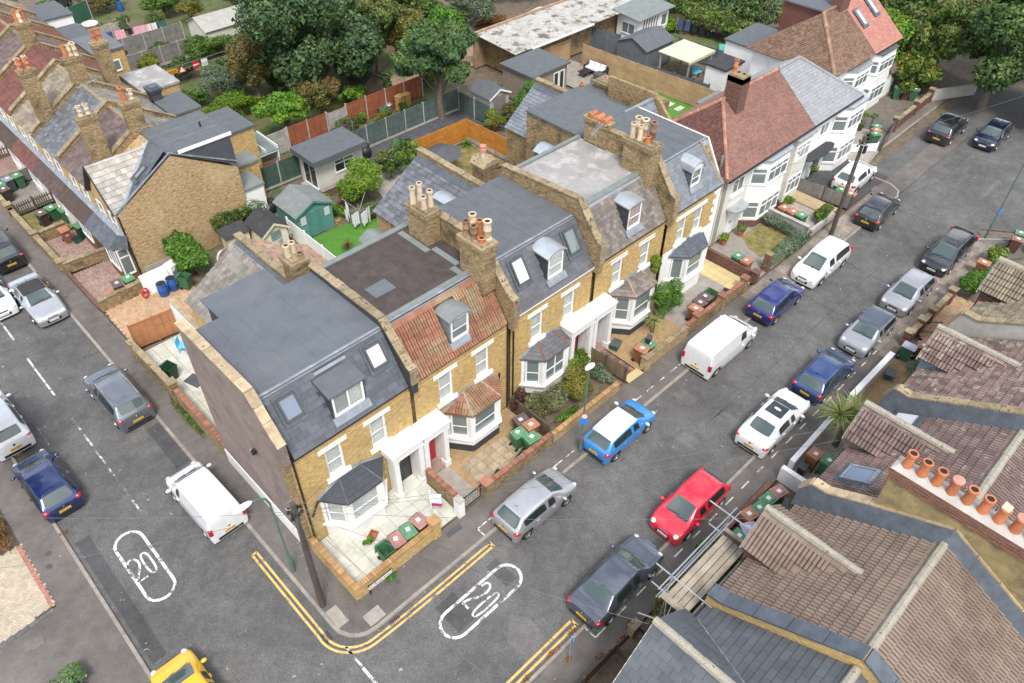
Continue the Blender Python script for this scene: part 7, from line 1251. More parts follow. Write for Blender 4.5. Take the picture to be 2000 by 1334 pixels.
flat('garden_lawn', [(13.6, 20), (19.5, 20), (19.2, 23.3), (17.4, 24.3), (14.5, 24.5), (13.6, 23.5)], m_turf, .02); flat('gravel_patch', [(20.6, 24), (24.8, 24), (24.8, 27.6), (21.5, 28)], m_pebble); flat('slate_path', [(22, 27.9), (33.4, 27.9), (33.4, 31.4), (22, 31.4)], M('slate_chippings', (.07, .072, .08), var=.3, fine=.3, spots=((.3, .3, .3), 9, .68))); flat('back_lawn', [(25.1, 22.6), (30.5, 22.6), (30.5, 27), (25.1, 27.1)], m_dry, .02); flat('sofa_patio', [(43.5, 27.3), (48, 27.3), (47.6, 31.8), (43.5, 31.8)], m_slab)
flat('turf_strip', [(44.5, 18), (48.2, 18), (47.9, 27.2), (44.5, 27.2)], m_turf, .02); t = wthing('stepping_stones', None, None, (46.8, 23, 0)); t['kind'] = 'structure'
for k in range(9): ob('stepping_stone', MB().box(46.6, 47.5, 18.7+k*1.0, 19.2+k*1.0, .0, .045), m_patio, t)
flat('far_lawn', [(57.5, 20), (64.5, 19.5), (60, 30), (57.5, 29)], m_grass); flat('garden_ground', [(12.4, 32), (36, 32), (36, 75), (12.4, 75)], m_grass, -.02); flat('garden_ground', [(7.3, 18.7), (25, 18.7), (25, 31.4), (7.3, 31.4)], M('garden_earth', (.13, .11, .075), var=.3, fine=.25, stain=((.06, .09, .025), .8, .5, .6)), -.02)
flat('tan_patio', [(16.2, 61), (21, 61), (21.5, 69), (16.5, 69)], M('tan_paving', (.36, .27, .19), var=.2, fine=.15)); flat('rough_track', [(30, 37), (64, 37.0), (64, 43), (44, 41.5), (30, 40)], M('track_earth', (.27, .2, .135), var=.25, fine=.25, stain=((.13, .1, .06), .5, .5, .65)))
flat('awning_yard', [(20.9, 18), (25, 18), (25, 22.5), (20.9, 22.5)], m_slab)
# ---------------------------------------------------------------- foliage
def leafmesh(name, lobes, n, size, mat, asp=.55, up=.35, hang=0.):
    """n rhombic leaves spread through the outer part of each ellipsoid lobe"""
    vol = np.array([l[3]*l[4]*l[5] for l in lobes])**.67; cnt = np.maximum(20, (1.35*n*vol/vol.sum()).astype(int)); A = []
    for (cx, cy, cz, rx, ry, rz), k in zip(lobes, cnt):
        d = np.random.normal(size=(k, 3)); d /= np.linalg.norm(d, axis=1)[:, None]; r = np.random.uniform(.5, 1.0, k)**.5
        r *= 1+.22*np.sin(d[:, 0]*5+cx*3)*np.cos(d[:, 1]*4+cy*2+d[:, 2]*3); q = d*r[:, None]*np.array([rx, ry, rz])+np.array([cx, cy, cz]); A.append(np.concatenate([q, d], 1))
    A = np.concatenate(A); A = A[A[:, 2] > .02]; p, d = A[:, :3], A[:, 3:]; m = len(p)
    nrm = d*.7+np.random.normal(size=(m, 3))*.55+np.array([0, 0, up]); nrm /= np.linalg.norm(nrm, axis=1)[:, None]
    a = np.cross(nrm, np.random.normal(size=(m, 3))); a[:, 2] -= hang; a /= np.linalg.norm(a, axis=1)[:, None]; b = np.cross(nrm, a)
    s = size*np.random.lognormal(-.2, .27, m)[:, None]
    v = np.stack([p-a*s, p+b*s*asp-nrm*s*.12, p+a*s, p-b*s*asp-nrm*s*.12], 1).reshape(-1, 3)
    me = bpy.data.meshes.new(name); me.vertices.add(4*m); me.vertices.foreach_set('co', v.ravel()); me.loops.add(4*m); me.loops.foreach_set('vertex_index', np.arange(4*m)); me.polygons.add(m); me.polygons.foreach_set('loop_start', np.arange(0, 4*m, 4)); me.polygons.foreach_set('loop_total', np.full(m, 4)); me.materials.append(mat); me.update(); me.validate(); return me
def lobes(rx, ry, zc, rz, k, f=.5):
    L = [(0, 0, zc, rx*.6, ry*.6, rz*.64)] if k < 9 else [(0, 0, zc, rx*.45, ry*.45, rz*.5)]
    for i in range(k):
        a = 2.4*i+rnd.random()*.8; e = rnd.uniform(-.6, .9); c = math.sqrt(max(0, 1-e*e*.7)); g = f*rnd.uniform(.6, 1.3); q = rnd.uniform(.5, .86) if k > 8 else .62
        L.append((rx*q*c*math.cos(a), ry*q*c*math.sin(a), zc+rz*.66*e, rx*g, ry*g, rz*g*.75))
    return L
def plant(name, label, cat, x, y, rx, ry, zc, rz, mat, n=1500, size=.09, k=6, trunk=None, group=None, f=.5, mat2=None, asp=.55, up=.35, hang=0., z0=0, L=None):
    t = thing(name, label, cat, (x, y, z0), 0, group); L = L or lobes(rx, ry, zc, rz, k, f)
    big = name.endswith('tree') or trunk
    ob('crown' if big else 'foliage', leafmesh('crown' if big else 'foliage', L, n, size, mat, asp, up, hang), parent=t)
    if mat2: ob('pale_growth', leafmesh('pale_growth', [(l[0], l[1], l[2]+l[5]*.2, l[3], l[4], l[5]) for l in L[1:]], n//4, size, mat2, asp, up, hang), parent=t)
    tr = trunk or min(.05, rx*.06); h = max(.2, zc-rz*.2)
    b = MB().tube([(0, 0, -.1), (rnd.uniform(-.1, .1)*tr*8, 0, h*.35), (0, rnd.uniform(-.1, .1)*tr*8, h*.7), (0, 0, h)], [tr*1.35, tr, tr*.8, tr*.5], 8); ob('trunk' if big else 'stem', b, m_bark, t, smooth=60)
    if big:
        for l in L[1:]:
            s_ = rnd.uniform(.3, .75)*h; ob('limb', MB().tube([(0, 0, s_), (l[0]*.4, l[1]*.4, s_+(l[2]-s_)*.55), (l[0]*.85, l[1]*.85, l[2])], [tr*.55, tr*.35, tr*.12], 6), m_bark, t, smooth=60)
    return t
BT = 'trees and tall shrubs behind the gardens'
for a in [
 ('fir_tree', 'huge dark feathery evergreen tree, top centre of the photo', 26.6, 40.6, 5.4, 5.2, 5.8, 5.8, l_dark, 24000, .2, 26, .4, l_blue),
 ('ash_tree', 'broad ash tree with drooping leaves over the long green fence', 31.6, 31.4, 3.7, 3.1, 5.3, 2.8, l_blue, 14000, .19, 18, .26, l_mid),
 ('olive_tree', 'tall olive brown tree left of the huge evergreen', 22.1, 43.5, 2.1, 2.1, 3.9, 3.4, l_olive, 9000, .11, 8, .16, l_brown),
 ('feathery_tree', 'light green feathery tree above the pale fence panels', 20.6, 36.8, 2.5, 1.9, 2.9, 1.5, l_bright, 6500, .13, 8, .12, l_lime),
 ('weeping_tree', 'straggly olive weeping tree over the red fence', 23.6, 36.3, 1.9, 1.5, 2.8, 1.6, l_olive, 4500, .12, 7, .12, l_brown),
 ('sumac_shrub', 'bright lime spreading shrub just behind the red fence', 27.1, 37.2, 1.5, 1.2, 1.6, .9, l_bright, 2200, .14, 6, .07, l_lime),
 ('broadleaf_tree', 'mixed green tree right of the huge evergreen', 32.2, 40.8, 2.9, 2.6, 3.8, 3.4, l_mid, 10000, .13, 9, .2, l_olive),
 ('broadleaf_tree', 'yellow green tree with a bare twiggy top', 35.2, 40.2, 2.3, 2.2, 3.6, 3.2, l_olive, 7500, .13, 8, .18, l_yel),
 ('laurel_bush', 'rounded bright green thicket beside the brown track', 40.6, 41.6, 2.9, 2.4, 2.2, 2.4, l_bright, 8500, .13, 8, .1, l_mid),
 ('blue_spruce_tree', 'blue grey conifer at the top edge beside the track', 45.2, 42.6, 2.6, 2.2, 2.9, 2.4, l_grey, 6500, .11, 8, .15, l_blue),
 ('broadleaf_tree', 'dark tree filling the gap above the evergreen at the top edge', 33.0, 46.5, 3.8, 3.4, 4.5, 4.2, l_mid, 9000, .17, 9, .25, l_dark),
 ('broadleaf_tree', 'green tree at the top edge above the yellow green tree', 38.8, 46.4, 3.4, 3.2, 4, 3.8, l_mid, 8500, .17, 9, .25, l_olive),
 ('broadleaf_tree', 'low tree by the corrugated shed roof', 29.6, 51.5, 3.2, 3, 3.6, 3.4, l_dark, 8000, .16, 8, .22, l_mid)]:
    plant(a[0], a[1], 'tree' if 'tree' in a[0] else 'shrub', *a[2:8], a[8], a[9], a[10], a[11], a[12], BT, .33, a[13], hang=.5 if a[0] in ('ash_tree', 'weeping_tree') else 0)
for i, (x, y, rx, zc, rz, m, m2, l) in enumerate([(64.6, 10.6, 3.2, 3.2, 3.2, l_bright, l_lime, 'bright green tree behind the pink roofed house'), (67.5, 6.8, 3.8, 4.6, 4.2, l_mid, l_olive, 'mid green tree above the end brick wall'), (66.2, 1.6, 4.2, 4.8, 4.2, l_dark, l_mid, 'dark tree hanging over the two parked cars'), (66.4, -4.6, 4.4, 5.0, 4.4, l_dark, l_mid, 'dark tree at the right edge above the navy car'), (71.5, 12.5, 4.5, 5.5, 5.0, l_mid, l_dark, 'tall tree at the top right corner'), (73.5, 3, 5, 6.5, 5.5, l_mid, l_dark, 'tallest dark tree in the top right corner'), (63.9, 7.1, 2.0, 1.7, 1.9, l_mid, l_yel, 'shrubby tree with yellow leaves beside the three far bins'), (66.5, 17.5, 4, 3.6, 3.6, l_olive, l_mid, 'olive tree behind the pink roof at the top edge'), (78, -4, 5.5, 6, 6, l_dark, l_mid, 'far dark tree beyond the right edge cars')]):
    plant('street_end_tree', l, 'tree', x, y, rx, rx*.92, zc, rz, m, int(2300*rx), .2, 18, .2+.03*rx, 'trees closing the end of the road', .33, m2)
# shrubs: (name, label, x, y, rx, ry, zc, rz, leaf, n, size, lobes, second leaf)
for a in [
 ('lime_hedge', 'long lime green hedge beyond the grey rear extensions', 19.4, 42.6, 2.6, 1.0, 1.1, 1.0, l_lime, 5500, .075, 8, l_bright), ('hedge_bush', 'dense bright green hedge block beside the lime hedge', 18.3, 41.2, 1.3, 1.0, .9, .9, l_bright, 3500, .06, 5, l_mid),
 ('choisya_bush', 'big glossy lime bush in front of the garden room', 19.7, 26.2, 1.75, 1.6, 1.5, 1.45, l_lime, 6000, .085, 8, l_bright), ('camellia_bush', 'dark glossy bush between lime bush and orange fence', 22.9, 26.9, 1.0, .9, 1.2, 1.1, l_mid, 3000, .09, 6, l_olive), ('viburnum_bush', 'tall mixed bush with white flecks by the black panel fence', 24.3, 26.6, 1.0, .9, 1.5, 1.5, l_mid, 3200, .1, 6, l_lime), ('loose_shrub', 'loose shrub above the slate path edge', 25.0, 28.2, .9, .7, 1.0, .9, l_blue, 1500, .12, 5, l_mid),
 ('golden_topiary', 'yellow green rounded bush behind the orange fence corner', 33.2, 26.9, .95, .9, .85, .85, l_yel, 2600, .06, 4, l_bright), ('fuchsia_bush', 'dark green bush next to the yellow rounded one', 34.9, 26.8, .9, .8, .8, .8, l_mid, 1800, .08, 5, l_redd), ('laurel_dome', 'tall dense dome of dark laurel by the timber outbuilding', 36.6, 26.6, 1.35, 1.3, 1.7, 1.7, l_mid, 6000, .07, 5, l_bright),
 ('cherry_laurel', 'tall bright laurel hedge below the brick gable', 7.1, 26.6, 1.0, 1.7, 1.35, 1.4, l_bright, 4500, .12, 8, l_mid), ('climbing_ivy', 'ivy climbing on the right end of the brick gable', 10.9, 27.7, 1.5, .5, 1.5, 1.2, l_mid, 2200, .1, 6, l_olive), ('white_blossom_shrub', 'pale blossoming shrub by the grey low roof', 12.7, 27.6, .8, .7, 1.6, 1.0, l_grey, 1500, .07, 5, l_white),
 ('clipped_bush', 'round yellow green clipped bush behind the lamp post', 16.7, 3.0, 1.1, 1.0, .95, .95, l_yel, 4200, .055, 5, l_olive), ('leafy_bush', 'fresh green bush beside the third bay window', 18.0, 4.3, .75, .6, .75, .7, l_bright, 1600, .07, 5, l_yel), ('olive_bush', 'grey olive bush near the bins, left of the round clipped bush', 14.4, 3.3, 1.15, .95, .9, .9, l_olive, 3600, .055, 6, l_grey), ('bronze_bush', 'dark bronze shrub in the corner by the downpipe', 13.7, 4.3, .55, .5, .9, .8, l_purple, 1200, .05, 4, l_redd), ('spreading_shrub', 'loose silvery shrub along the brown path fence', 18.5, 2.8, .5, .9, .5, .5, l_grey, 1100, .05, 5, l_mid), ('low_shrub', 'low bright shrub on the wall edge by the green bins', 15.1, 2.25, .8, .3, .4, .35, l_bright, 800, .06, 4, l_mid),
 ('bottlebrush_conifer', 'fine textured bright green conifer by the twin palms', 24.9, 3.6, .95, .85, 1.6, 1.7, l_bright, 6000, .05, 7, l_mid), ('wall_climber', 'fine climber on the white wall above the conifer', 24.9, 4.7, .4, .3, 3.3, 1.0, l_lime, 900, .06, 4, l_mid),
 ('sage_hedge', 'grey green hedge along the pavement of the white house', 36.0, 1.95, 2.6, .5, .65, .65, l_grey, 5200, .055, 8, l_blue), ('sage_hedge', 'grey green hedge arm between the lawn and the bins', 37.7, 3.9, .5, 1.7, .6, .55, l_grey, 2600, .055, 6, l_blue), ('mixed_shrub', 'leafy shrub by the timber pole and pebble garden', 40.9, 2.3, 1.0, .55, .55, .55, l_mid, 1500, .08, 5, l_lime), ('bronze_shrub', 'dark purple shrub under the second bay', 39.5, 5.2, .5, .4, .45, .45, l_purple, 900, .05, 4, l_redd), ('lime_shrub', 'small lime shrub by the decking top', 41.0, 5.0, .5, .4, .35, .35, l_lime, 600, .07, 4, l_bright),
 ('privet_bush', 'bright green bush at the scaffold by the green lidded bins', 13.4, -7.75, .85, .7, .9, .85, l_bright, 2600, .06, 5, l_mid), ('euonymus_bush', 'large olive and gold bush beside the dark grey saloon', 10.4, -7.9, 1.5, .75, .85, .85, l_olive, 4500, .06, 7, l_yel), ('ground_ivy', 'ivy mat under the scaffold and bins', 14.6, -8.8, 2.2, .7, .3, .3, l_mid, 2200, .07, 6, l_dark), ('privet_bush', 'dense green hedge bush by the tan block drive', 40.2, -8.1, 1.3, .9, 1.05, 1.0, l_bright, 4500, .07, 6, l_mid), ('rose_shrub', 'loose shrub by the green and brown far bins', 44.4, -7.7, .9, .6, .7, .7, l_mid, 1300, .08, 5, l_lime), ('garden_shrub', 'yellow green shrub at the right edge by the junction', 48.2, -9.3, 1.2, 1.0, .7, .7, l_lime, 1600, .08, 5, l_mid), ('grey_shrub', 'small grey shrub on the golden gravel', 31.0, -8.9, .75, .6, .6, .55, l_grey, 1100, .06, 5, l_mid),
 ('lavender_clump', 'lavender clump at the bottom left corner', -8.6, 6.2, .95, .75, .35, .45, l_grey, 2600, .06, 6, l_bright), ('dead_hedge', 'brown low hedge on the west pavement edge', -8.3, 15.6, .6, 2.0, .3, .35, l_brown, 1600, .06, 6, l_dry), ('weed_strip', 'weeds along the foot of the side wall', 1.15, 15.5, .2, 2.2, .1, .16, l_mid, 700, .05, 6, l_olive), ('weed_clump', 'weeds behind the street name plate', 3.05, 1.3, .3, .15, .2, .22, l_bright, 220, .07, 3, l_mid), ('weed_clump', 'weeds by the little planter below the corner bay', 3.4, 3.4, .25, .2, .2, .2, l_bright, 200, .07, 3, l_mid),
 ('topiary_ball', 'gold edged topiary ball in front of the red fence', 27.5, 34.0, .62, .6, .55, .55, l_yel, 1400, .05, 3, l_bright), ('small_shrub', 'small light green shrub left of the topiary ball', 26.2, 35.0, .5, .5, .5, .5, l_bright, 700, .07, 4, l_lime), ('lavender_shrub', 'grey blue shrub by the metal dustbin', 28.4, 34.9, .65, .5, .5, .5, l_grey, 900, .06, 4, l_blue), ('cone_bush', 'dark cone shaped bush right of the topiary ball', 29.8, 34.1, .55, .55, .55, .65, l_dark, 1200, .05, 3, l_mid), ('low_shrub', 'low light shrub beside the cone shaped bush', 28.7, 33.6, .6, .4, .3, .3, l_bright, 500, .06, 3, l_lime), ('rambling_rose', 'rambling shrub at the red fence end above the garden room', 24.0, 34.3, 1.3, .7, .8, .8, l_mid, 1700, .08, 6, l_redd),
 ('ivy_thicket', 'dark green thicket among the road signs garden', 19.6, 52.4, 1.7, 1.4, 1.0, 1.0, l_dark, 3200, .09, 6, l_mid), ('olive_thicket', 'grey olive tree like shrub below the hanging road signs', 21.2, 46.6, 2.2, 1.6, 1.4, 1.4, l_grey, 5000, .09, 7, l_dark), ('green_thicket', 'mid green thicket beside the pale flat roof', 17.9, 46.8, 1.4, 1.3, .9, .9, l_mid, 2600, .09, 6, l_bright), ('dark_thicket', 'dark thicket left of the white summerhouse', 22.9, 49.6, 1.4, 1.2, 1.2, 1.1, l_dark, 2600, .1, 6, l_mid), ('ivy_fence_growth', 'ivy heap over the fence by the corrugated shed', 23.4, 54.6, 2.0, 1.1, 1.2, 1.2, l_mid, 3600, .1, 7, l_bright), ('yellow_shrub', 'vivid yellow shrub by the white sail roof', 18.4, 56.0, 1.0, .8, .8, .8, l_yel, 1500, .08, 5, l_lime), ('red_shrub', 'rust red shrub in front of the grey fence', 17.3, 59.3, .7, .6, .7, .7, l_redd, 900, .08, 4, l_brown), ('round_topiary', 'round dark topiary by the patio chairs', 20.0, 64.6, .9, .9, 1.2, 1.1, l_dark, 2200, .07, 3, l_mid), ('round_topiary', 'large domed topiary right of the round dark one', 22.9, 63.6, 1.1, 1.1, 1.2, 1.2, l_mid, 2600, .07, 3, l_olive), ('gold_shrub', 'gold green rounded shrub above the corrugated shed', 26.5, 63.5, 1.3, 1.1, 1.4, 1.1, l_yel, 2200, .08, 5, l_olive), ('back_shrubs', 'big green shrubs behind the domed topiary', 25.2, 66.8, 2.6, 1.8, 1.6, 1.6, l_mid, 4000, .12, 7, l_bright), ('back_shrubs', 'flower bed shrubs along the top edge garden', 21.5, 72.5, 2.6, 1.4, 1.0, 1.0, l_olive, 3000, .1, 7, l_redd), ('back_shrubs', 'dark shrubs at the top edge behind the corrugated shed', 31.5, 61.5, 3.0, 2.4, 2.2, 2.2, l_mid, 5000, .14, 7, l_dark), ('bramble', 'dry brown brambles between the track and the blue conifer', 47.8, 42.9, 2.4, .8, .5, .5, l_brown, 1800, .1, 6, l_dry),
 ('ivy_hedge', 'long ivy covered hedge behind the far washing line', 62.2, 25.6, 1.6, 6.2, 1.5, 1.3, l_ivy, 9000, .13, 12, l_lime), ('ivy_hedge', 'rising tree hedge behind the ivy at the top edge', 66.2, 27.5, 2.2, 6.5, 2.4, 2.2, l_dark, 8000, .16, 10, l_mid), ('round_shrub', 'bright yellow green shrub by the timbered summerhouse', 59.6, 29.3, .95, .9, .8, .8, l_lime, 1500, .08, 4, l_bright), ('far_yard_shrub', 'bright shrub at the foot of the far white house', 55.6, 7.3, .9, .6, .5, .5, l_bright, 1000, .07, 5, l_lime), ('dry_shrub', 'dry branched shrub by the flat roofed outbuilding', 43.2, 24.8, 1.3, 1.0, 1.1, 1.0, l_brown, 500, .08, 6, l_purple), ('bed_plants', 'green bed plants beside the sage green shed', 17.2, 26.8, .55, 1.0, .45, .5, l_bright, 1400, .08, 5, l_lime), ('bed_plants', 'dark shrubs behind the rotary washing line', 18.9, 23.8, .6, 1.0, .6, .6, l_mid, 1200, .08, 5, l_dark), ('shed_side_growth', 'shrub over the lawn edge by the sage shed', 17.3, 25.3, .5, .5, .5, .55, l_bright, 900, .07, 4, l_mid)]:
    cat = 'hedge' if 'hedge' in a[0] else 'weeds' if 'weed' in a[0] else 'shrub'; plant(a[0], a[1], cat, *a[2:8], a[8], a[9], a[10], a[11], None, 'shrubs and hedges', .46, a[12])
for k, (x, y, r, h, m, m2) in enumerate([(15.2, 41.5, 1.2, 1.0, l_mid, l_bright), (24.6, 45.5, 1.6, 1.3, l_dark, l_mid), (16.5, 50.5, 1.3, .9, l_mid, l_olive), (14.8, 54.5, 1.2, .9, l_bright, l_mid), (20.5, 57.9, 1.2, .7, l_dark, l_mid), (25.5, 52.0, 1.8, 1.5, l_mid, l_dark), (28.5, 46.8, 2.0, 1.7, l_olive, l_mid), (34.5, 36.6, 1.2, 1.0, l_mid, l_yel), (30.8, 38.0, 1.0, 1.2, l_dark, l_mid), (34.8, 55.0, 3.0, 2.6, l_mid, l_olive), (36.5, 49.5, 2.6, 2.4, l_dark, l_mid), (42.0, 47.0, 3.2, 2.8, l_mid, l_bright), (48.5, 46.5, 3.2, 2.6, l_olive, l_mid), (54.5, 46.0, 3.4, 2.8, l_mid, l_dark), (61, 42, 3.6, 3.0, l_dark, l_mid), (68, 36, 3.6, 3.2, l_mid, l_bright), (27.5, 68.5, 2.6, 2.2, l_mid, l_dark), (34.0, 66.0, 3.2, 2.6, l_dark, l_olive), (27.0, 75.5, 3.0, 2.4, l_mid, l_bright), (40, 61, 3.4, 3, l_mid, l_dark), (16.4, 73.5, 1.5, 1.2, l_bright, l_yel)]):
    plant('background_shrub', 'leafy shrub filling the gardens behind the houses', 'shrub', x, y, r, r*.9, h, h, m, int(1500*r), .13, 8, .08, 'leafy shrubs filling the back gardens', .4, m2)
# street tree leaning in from the left edge: only its outer sprays reach the picture
plant('street_tree', 'leafy tree leaning in at the left edge over the white crossover', 'tree', -8.3, 19.0, 2.6, 2.8, 5.0, 1.8, l_mid, 3800, .12, 9, .18, None, .36, l_olive, L=[(0, 0, 5.2, 1.6, 1.8, 1.4), (1.3, -1.6, 4.8, .9, .8, .5), (2.0, -2.4, 4.8, .6, .5, .35), (1.0, -3.0, 4.7, .8, .7, .4), (1.8, -.6, 5.0, .6, .6, .4), (2.5, .1, 4.9, .35, .35, .25), (1.6, .9, 5, .8, .7, .5)])
ll = [(x+rnd.gauss(0, .16), y+rnd.gauss(0, .05), .02, .22, .09, .05) for x, y in [(8.9, -7.1), (8.3, -7.15), (7.6, -7.1), (7.0, -7.05), (4.6, -5.62), (5.4, -5.62), (6.1, -5.62), (6.8, -5.62), (-5.9, 13.3), (-5.9, 19.3), (5.93, -6.33)]]
o = ob('leaf_litter', leafmesh('leaf_litter', [(l[0], l[1], .06 if l[1] < -5.9 else .03, *l[3:]) for l in ll], 700, .045, l_dry)); o['kind'] = 'stuff'
# palms and strap leaved plants
def strap(nm, L, w, droop, mat):
    key = ('strap', nm, L)
    if key not in TILE_MESH:
        n = 6; v = []
        for i in range(n+1): s = i/n; a = L*s; z = L*.12*s-droop*L*s*s; ww = w*(1-s**2.2)*.5+.002; v += [(a, -ww, z), (a, 0, z-.01), (a, ww, z)]
        TILE_MESH[key] = MB().add(v, [(i*3+j, i*3+3+j, i*3+4+j, i*3+1+j) for i in range(n) for j in range(2)]).mesh('leaf', mat)
    return TILE_MESH[key]
def palm(name, label, x, y, h, heads, L, n, mat, droop=.45, w=.05, cat='palm'):
    t = thing(name, label, cat, (x, y, 0), rnd.random()*6, 'palms and strap leaved plants')
    if h > .3: ob('trunk', MB().tube([(0, 0, -.1), (.03, 0, h*.5), (0, .02, h)], [.17 if h > 1.6 else .1, .13 if h > 1.6 else .08, .12 if h > 1.6 else .07], 9), m_bark, t, smooth=60)
    for hx, hy, hz in heads:
        if h > .3: ob('branch', MB().tube([(0, 0, h*.8), (hx, hy, h+hz)], [.09, .06], 7), m_bark, t)
        for k in range(n):
            o = ob('leaf', strap(name, round(L*(1, .85, 1.1)[k % 3], 2), w, droop, mat), parent=t, loc=(hx, hy, h+hz)); e = math.asin(rnd.uniform(-.35, 1)); o.rotation_euler = (rnd.gauss(0, .2), -e, rnd.random()*6.283)
    return t
palm('cordyline_palm', 'two headed cordyline palm by the white front wall', 23.5, -8.2, 2.0, [(-.4, .3, .35), (.45, -.1, .1)], 1.15, 130, l_palm, .6, .07); palm('cordyline_palm', 'upper of the twin cordylines by the fourth bay window', 24.0, 3.9, 1.6, [(0, 0, .3)], .62, 55, l_palm, .5, .05); palm('cordyline_palm', 'lower of the twin cordylines, in the gravel beside the conifer', 23.45, 3.3, .75, [(0, 0, .2)], .62, 55, l_palm, .5, .05)
palm('agave', 'spiky green plant on the small lawn by the orange fence', 28.3, 26.6, .2, [(0, 0, 0)], .75, 30, l_palm, .3, .06, 'plant'); palm('fern', 'broad leaved fern in the orange fence corner', 30.0, 26.6, .15, [(0, 0, 0)], .6, 26, l_bright, .5, .12, 'plant'); palm('red_cordyline', 'dark red cordyline in the lawn edge pot', 15.5, 21.9, .4, [(0, 0, 0)], .5, 34, l_redd, .4, .05, 'plant'); palm('phormium', 'red bronze strap plant beside the washing line', 18.2, 26.4, .1, [(0, 0, 0)], .6, 30, l_redd, .45, .05, 'plant'); palm('yucca', 'grey green yucca below the mixed bush', 23.6, 25.9, .9, [(0, 0, 0)], .6, 40, l_grey, .3, .05, 'plant'); palm('ornamental_grass', 'straw coloured grass tuft at the sage shed door', 16.7, 24.75, .1, [(0, 0, 0)], .5, 40, M('straw', (.42, .29, .1), var=.2), .6, .02, 'plant')
# ---------------------------------------------------------------- wheelie bins and boxes
BIN = {}
def binmesh(body, lid, op=False):
    k = (body.name, lid.name, op)
    if k in BIN: return BIN[k]
    b = MB(); lo = [(-.21, -.24), (.21, -.24), (.21, .22), (-.21, .22)]; hi = [(-.28, -.34), (.28, -.34), (.28, .3), (-.28, .3)]; z1 = .96
    b.add([(x, y, .05) for x, y in lo]+[(x, y, z1) for x, y in hi], [(3, 2, 1, 0)]+[(i, (i+1) % 4, 4+(i+1) % 4, 4+i) for i in range(4)])
    if op: b.add([(x*.92, y*.92, z1) for x, y in hi]+[(x*.8, y*.8, .3) for x, y in lo], [(4, 5, 6, 7)]+[((i+1) % 4, i, 4+i, 4+(i+1) % 4) for i in range(4)])
    else: b.add([(x, y, z1) for x, y in hi], [(0, 1, 2, 3)])
    for s in (-1, 1): b.box(s*.285-.012, s*.285+.012, -.34, .3, .9, .965)
    b.box(-.29, .29, -.36, -.335, .88, .965).box(-.29, .29, .295, .33, .88, .965)
    l = MB()
    if op: l.prism([(-.3, .33, .98), (.3, .33, .98), (.28, .42, .35), (-.28, .42, .35)], (0, .03, 0))
    else: l.prism([(-.3, -.39, .975), (.3, -.39, .975), (.3, .32, .985), (-.3, .32, .985)], (0, 0, .035)).prism([(-.2, -.28, 1.015), (.2, -.28, 1.015), (.2, .2, 1.02), (-.2, .2, 1.02)], (0, 0, .03)).box(-.22, .22, -.41, -.38, .985, 1.01)
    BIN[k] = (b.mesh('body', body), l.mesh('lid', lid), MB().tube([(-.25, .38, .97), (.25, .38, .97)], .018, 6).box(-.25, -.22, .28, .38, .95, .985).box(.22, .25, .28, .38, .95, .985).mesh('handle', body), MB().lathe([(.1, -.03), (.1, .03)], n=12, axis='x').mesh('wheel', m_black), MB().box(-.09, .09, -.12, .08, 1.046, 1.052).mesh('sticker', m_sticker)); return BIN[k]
def wbin(label, x, y, body, lid, rz=0, op=False, sticker=True, num=None, z=0):
    t = thing('wheelie_bin', label, 'bin', (x, y, z), rz, 'wheelie bins in the front yards'); m = binmesh(body, lid, op)
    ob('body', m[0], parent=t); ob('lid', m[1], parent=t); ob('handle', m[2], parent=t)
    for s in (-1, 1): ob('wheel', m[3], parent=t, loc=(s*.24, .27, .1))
    if sticker and not op: ob('sticker', m[4], parent=t, loc=(rnd.uniform(-.05, .05), rnd.uniform(-.05, .05), 0), rot=rnd.gauss(0, .2))
    if num: text(num, .2, m_upvc, t, (0, -.325, .66), (rad(84), 0, 0), 'house_number', .002)
G, B_, O_, D_ = (m_green, m_greenl), (m_brown, m_brownl), (m_orange, m_orangel), (m_dbrown, m_dbrownl); PK = (m_brown, m_pinkl); GD = (m_greend, m_greenl)
Rr = lambda: rnd.gauss(0, .12)
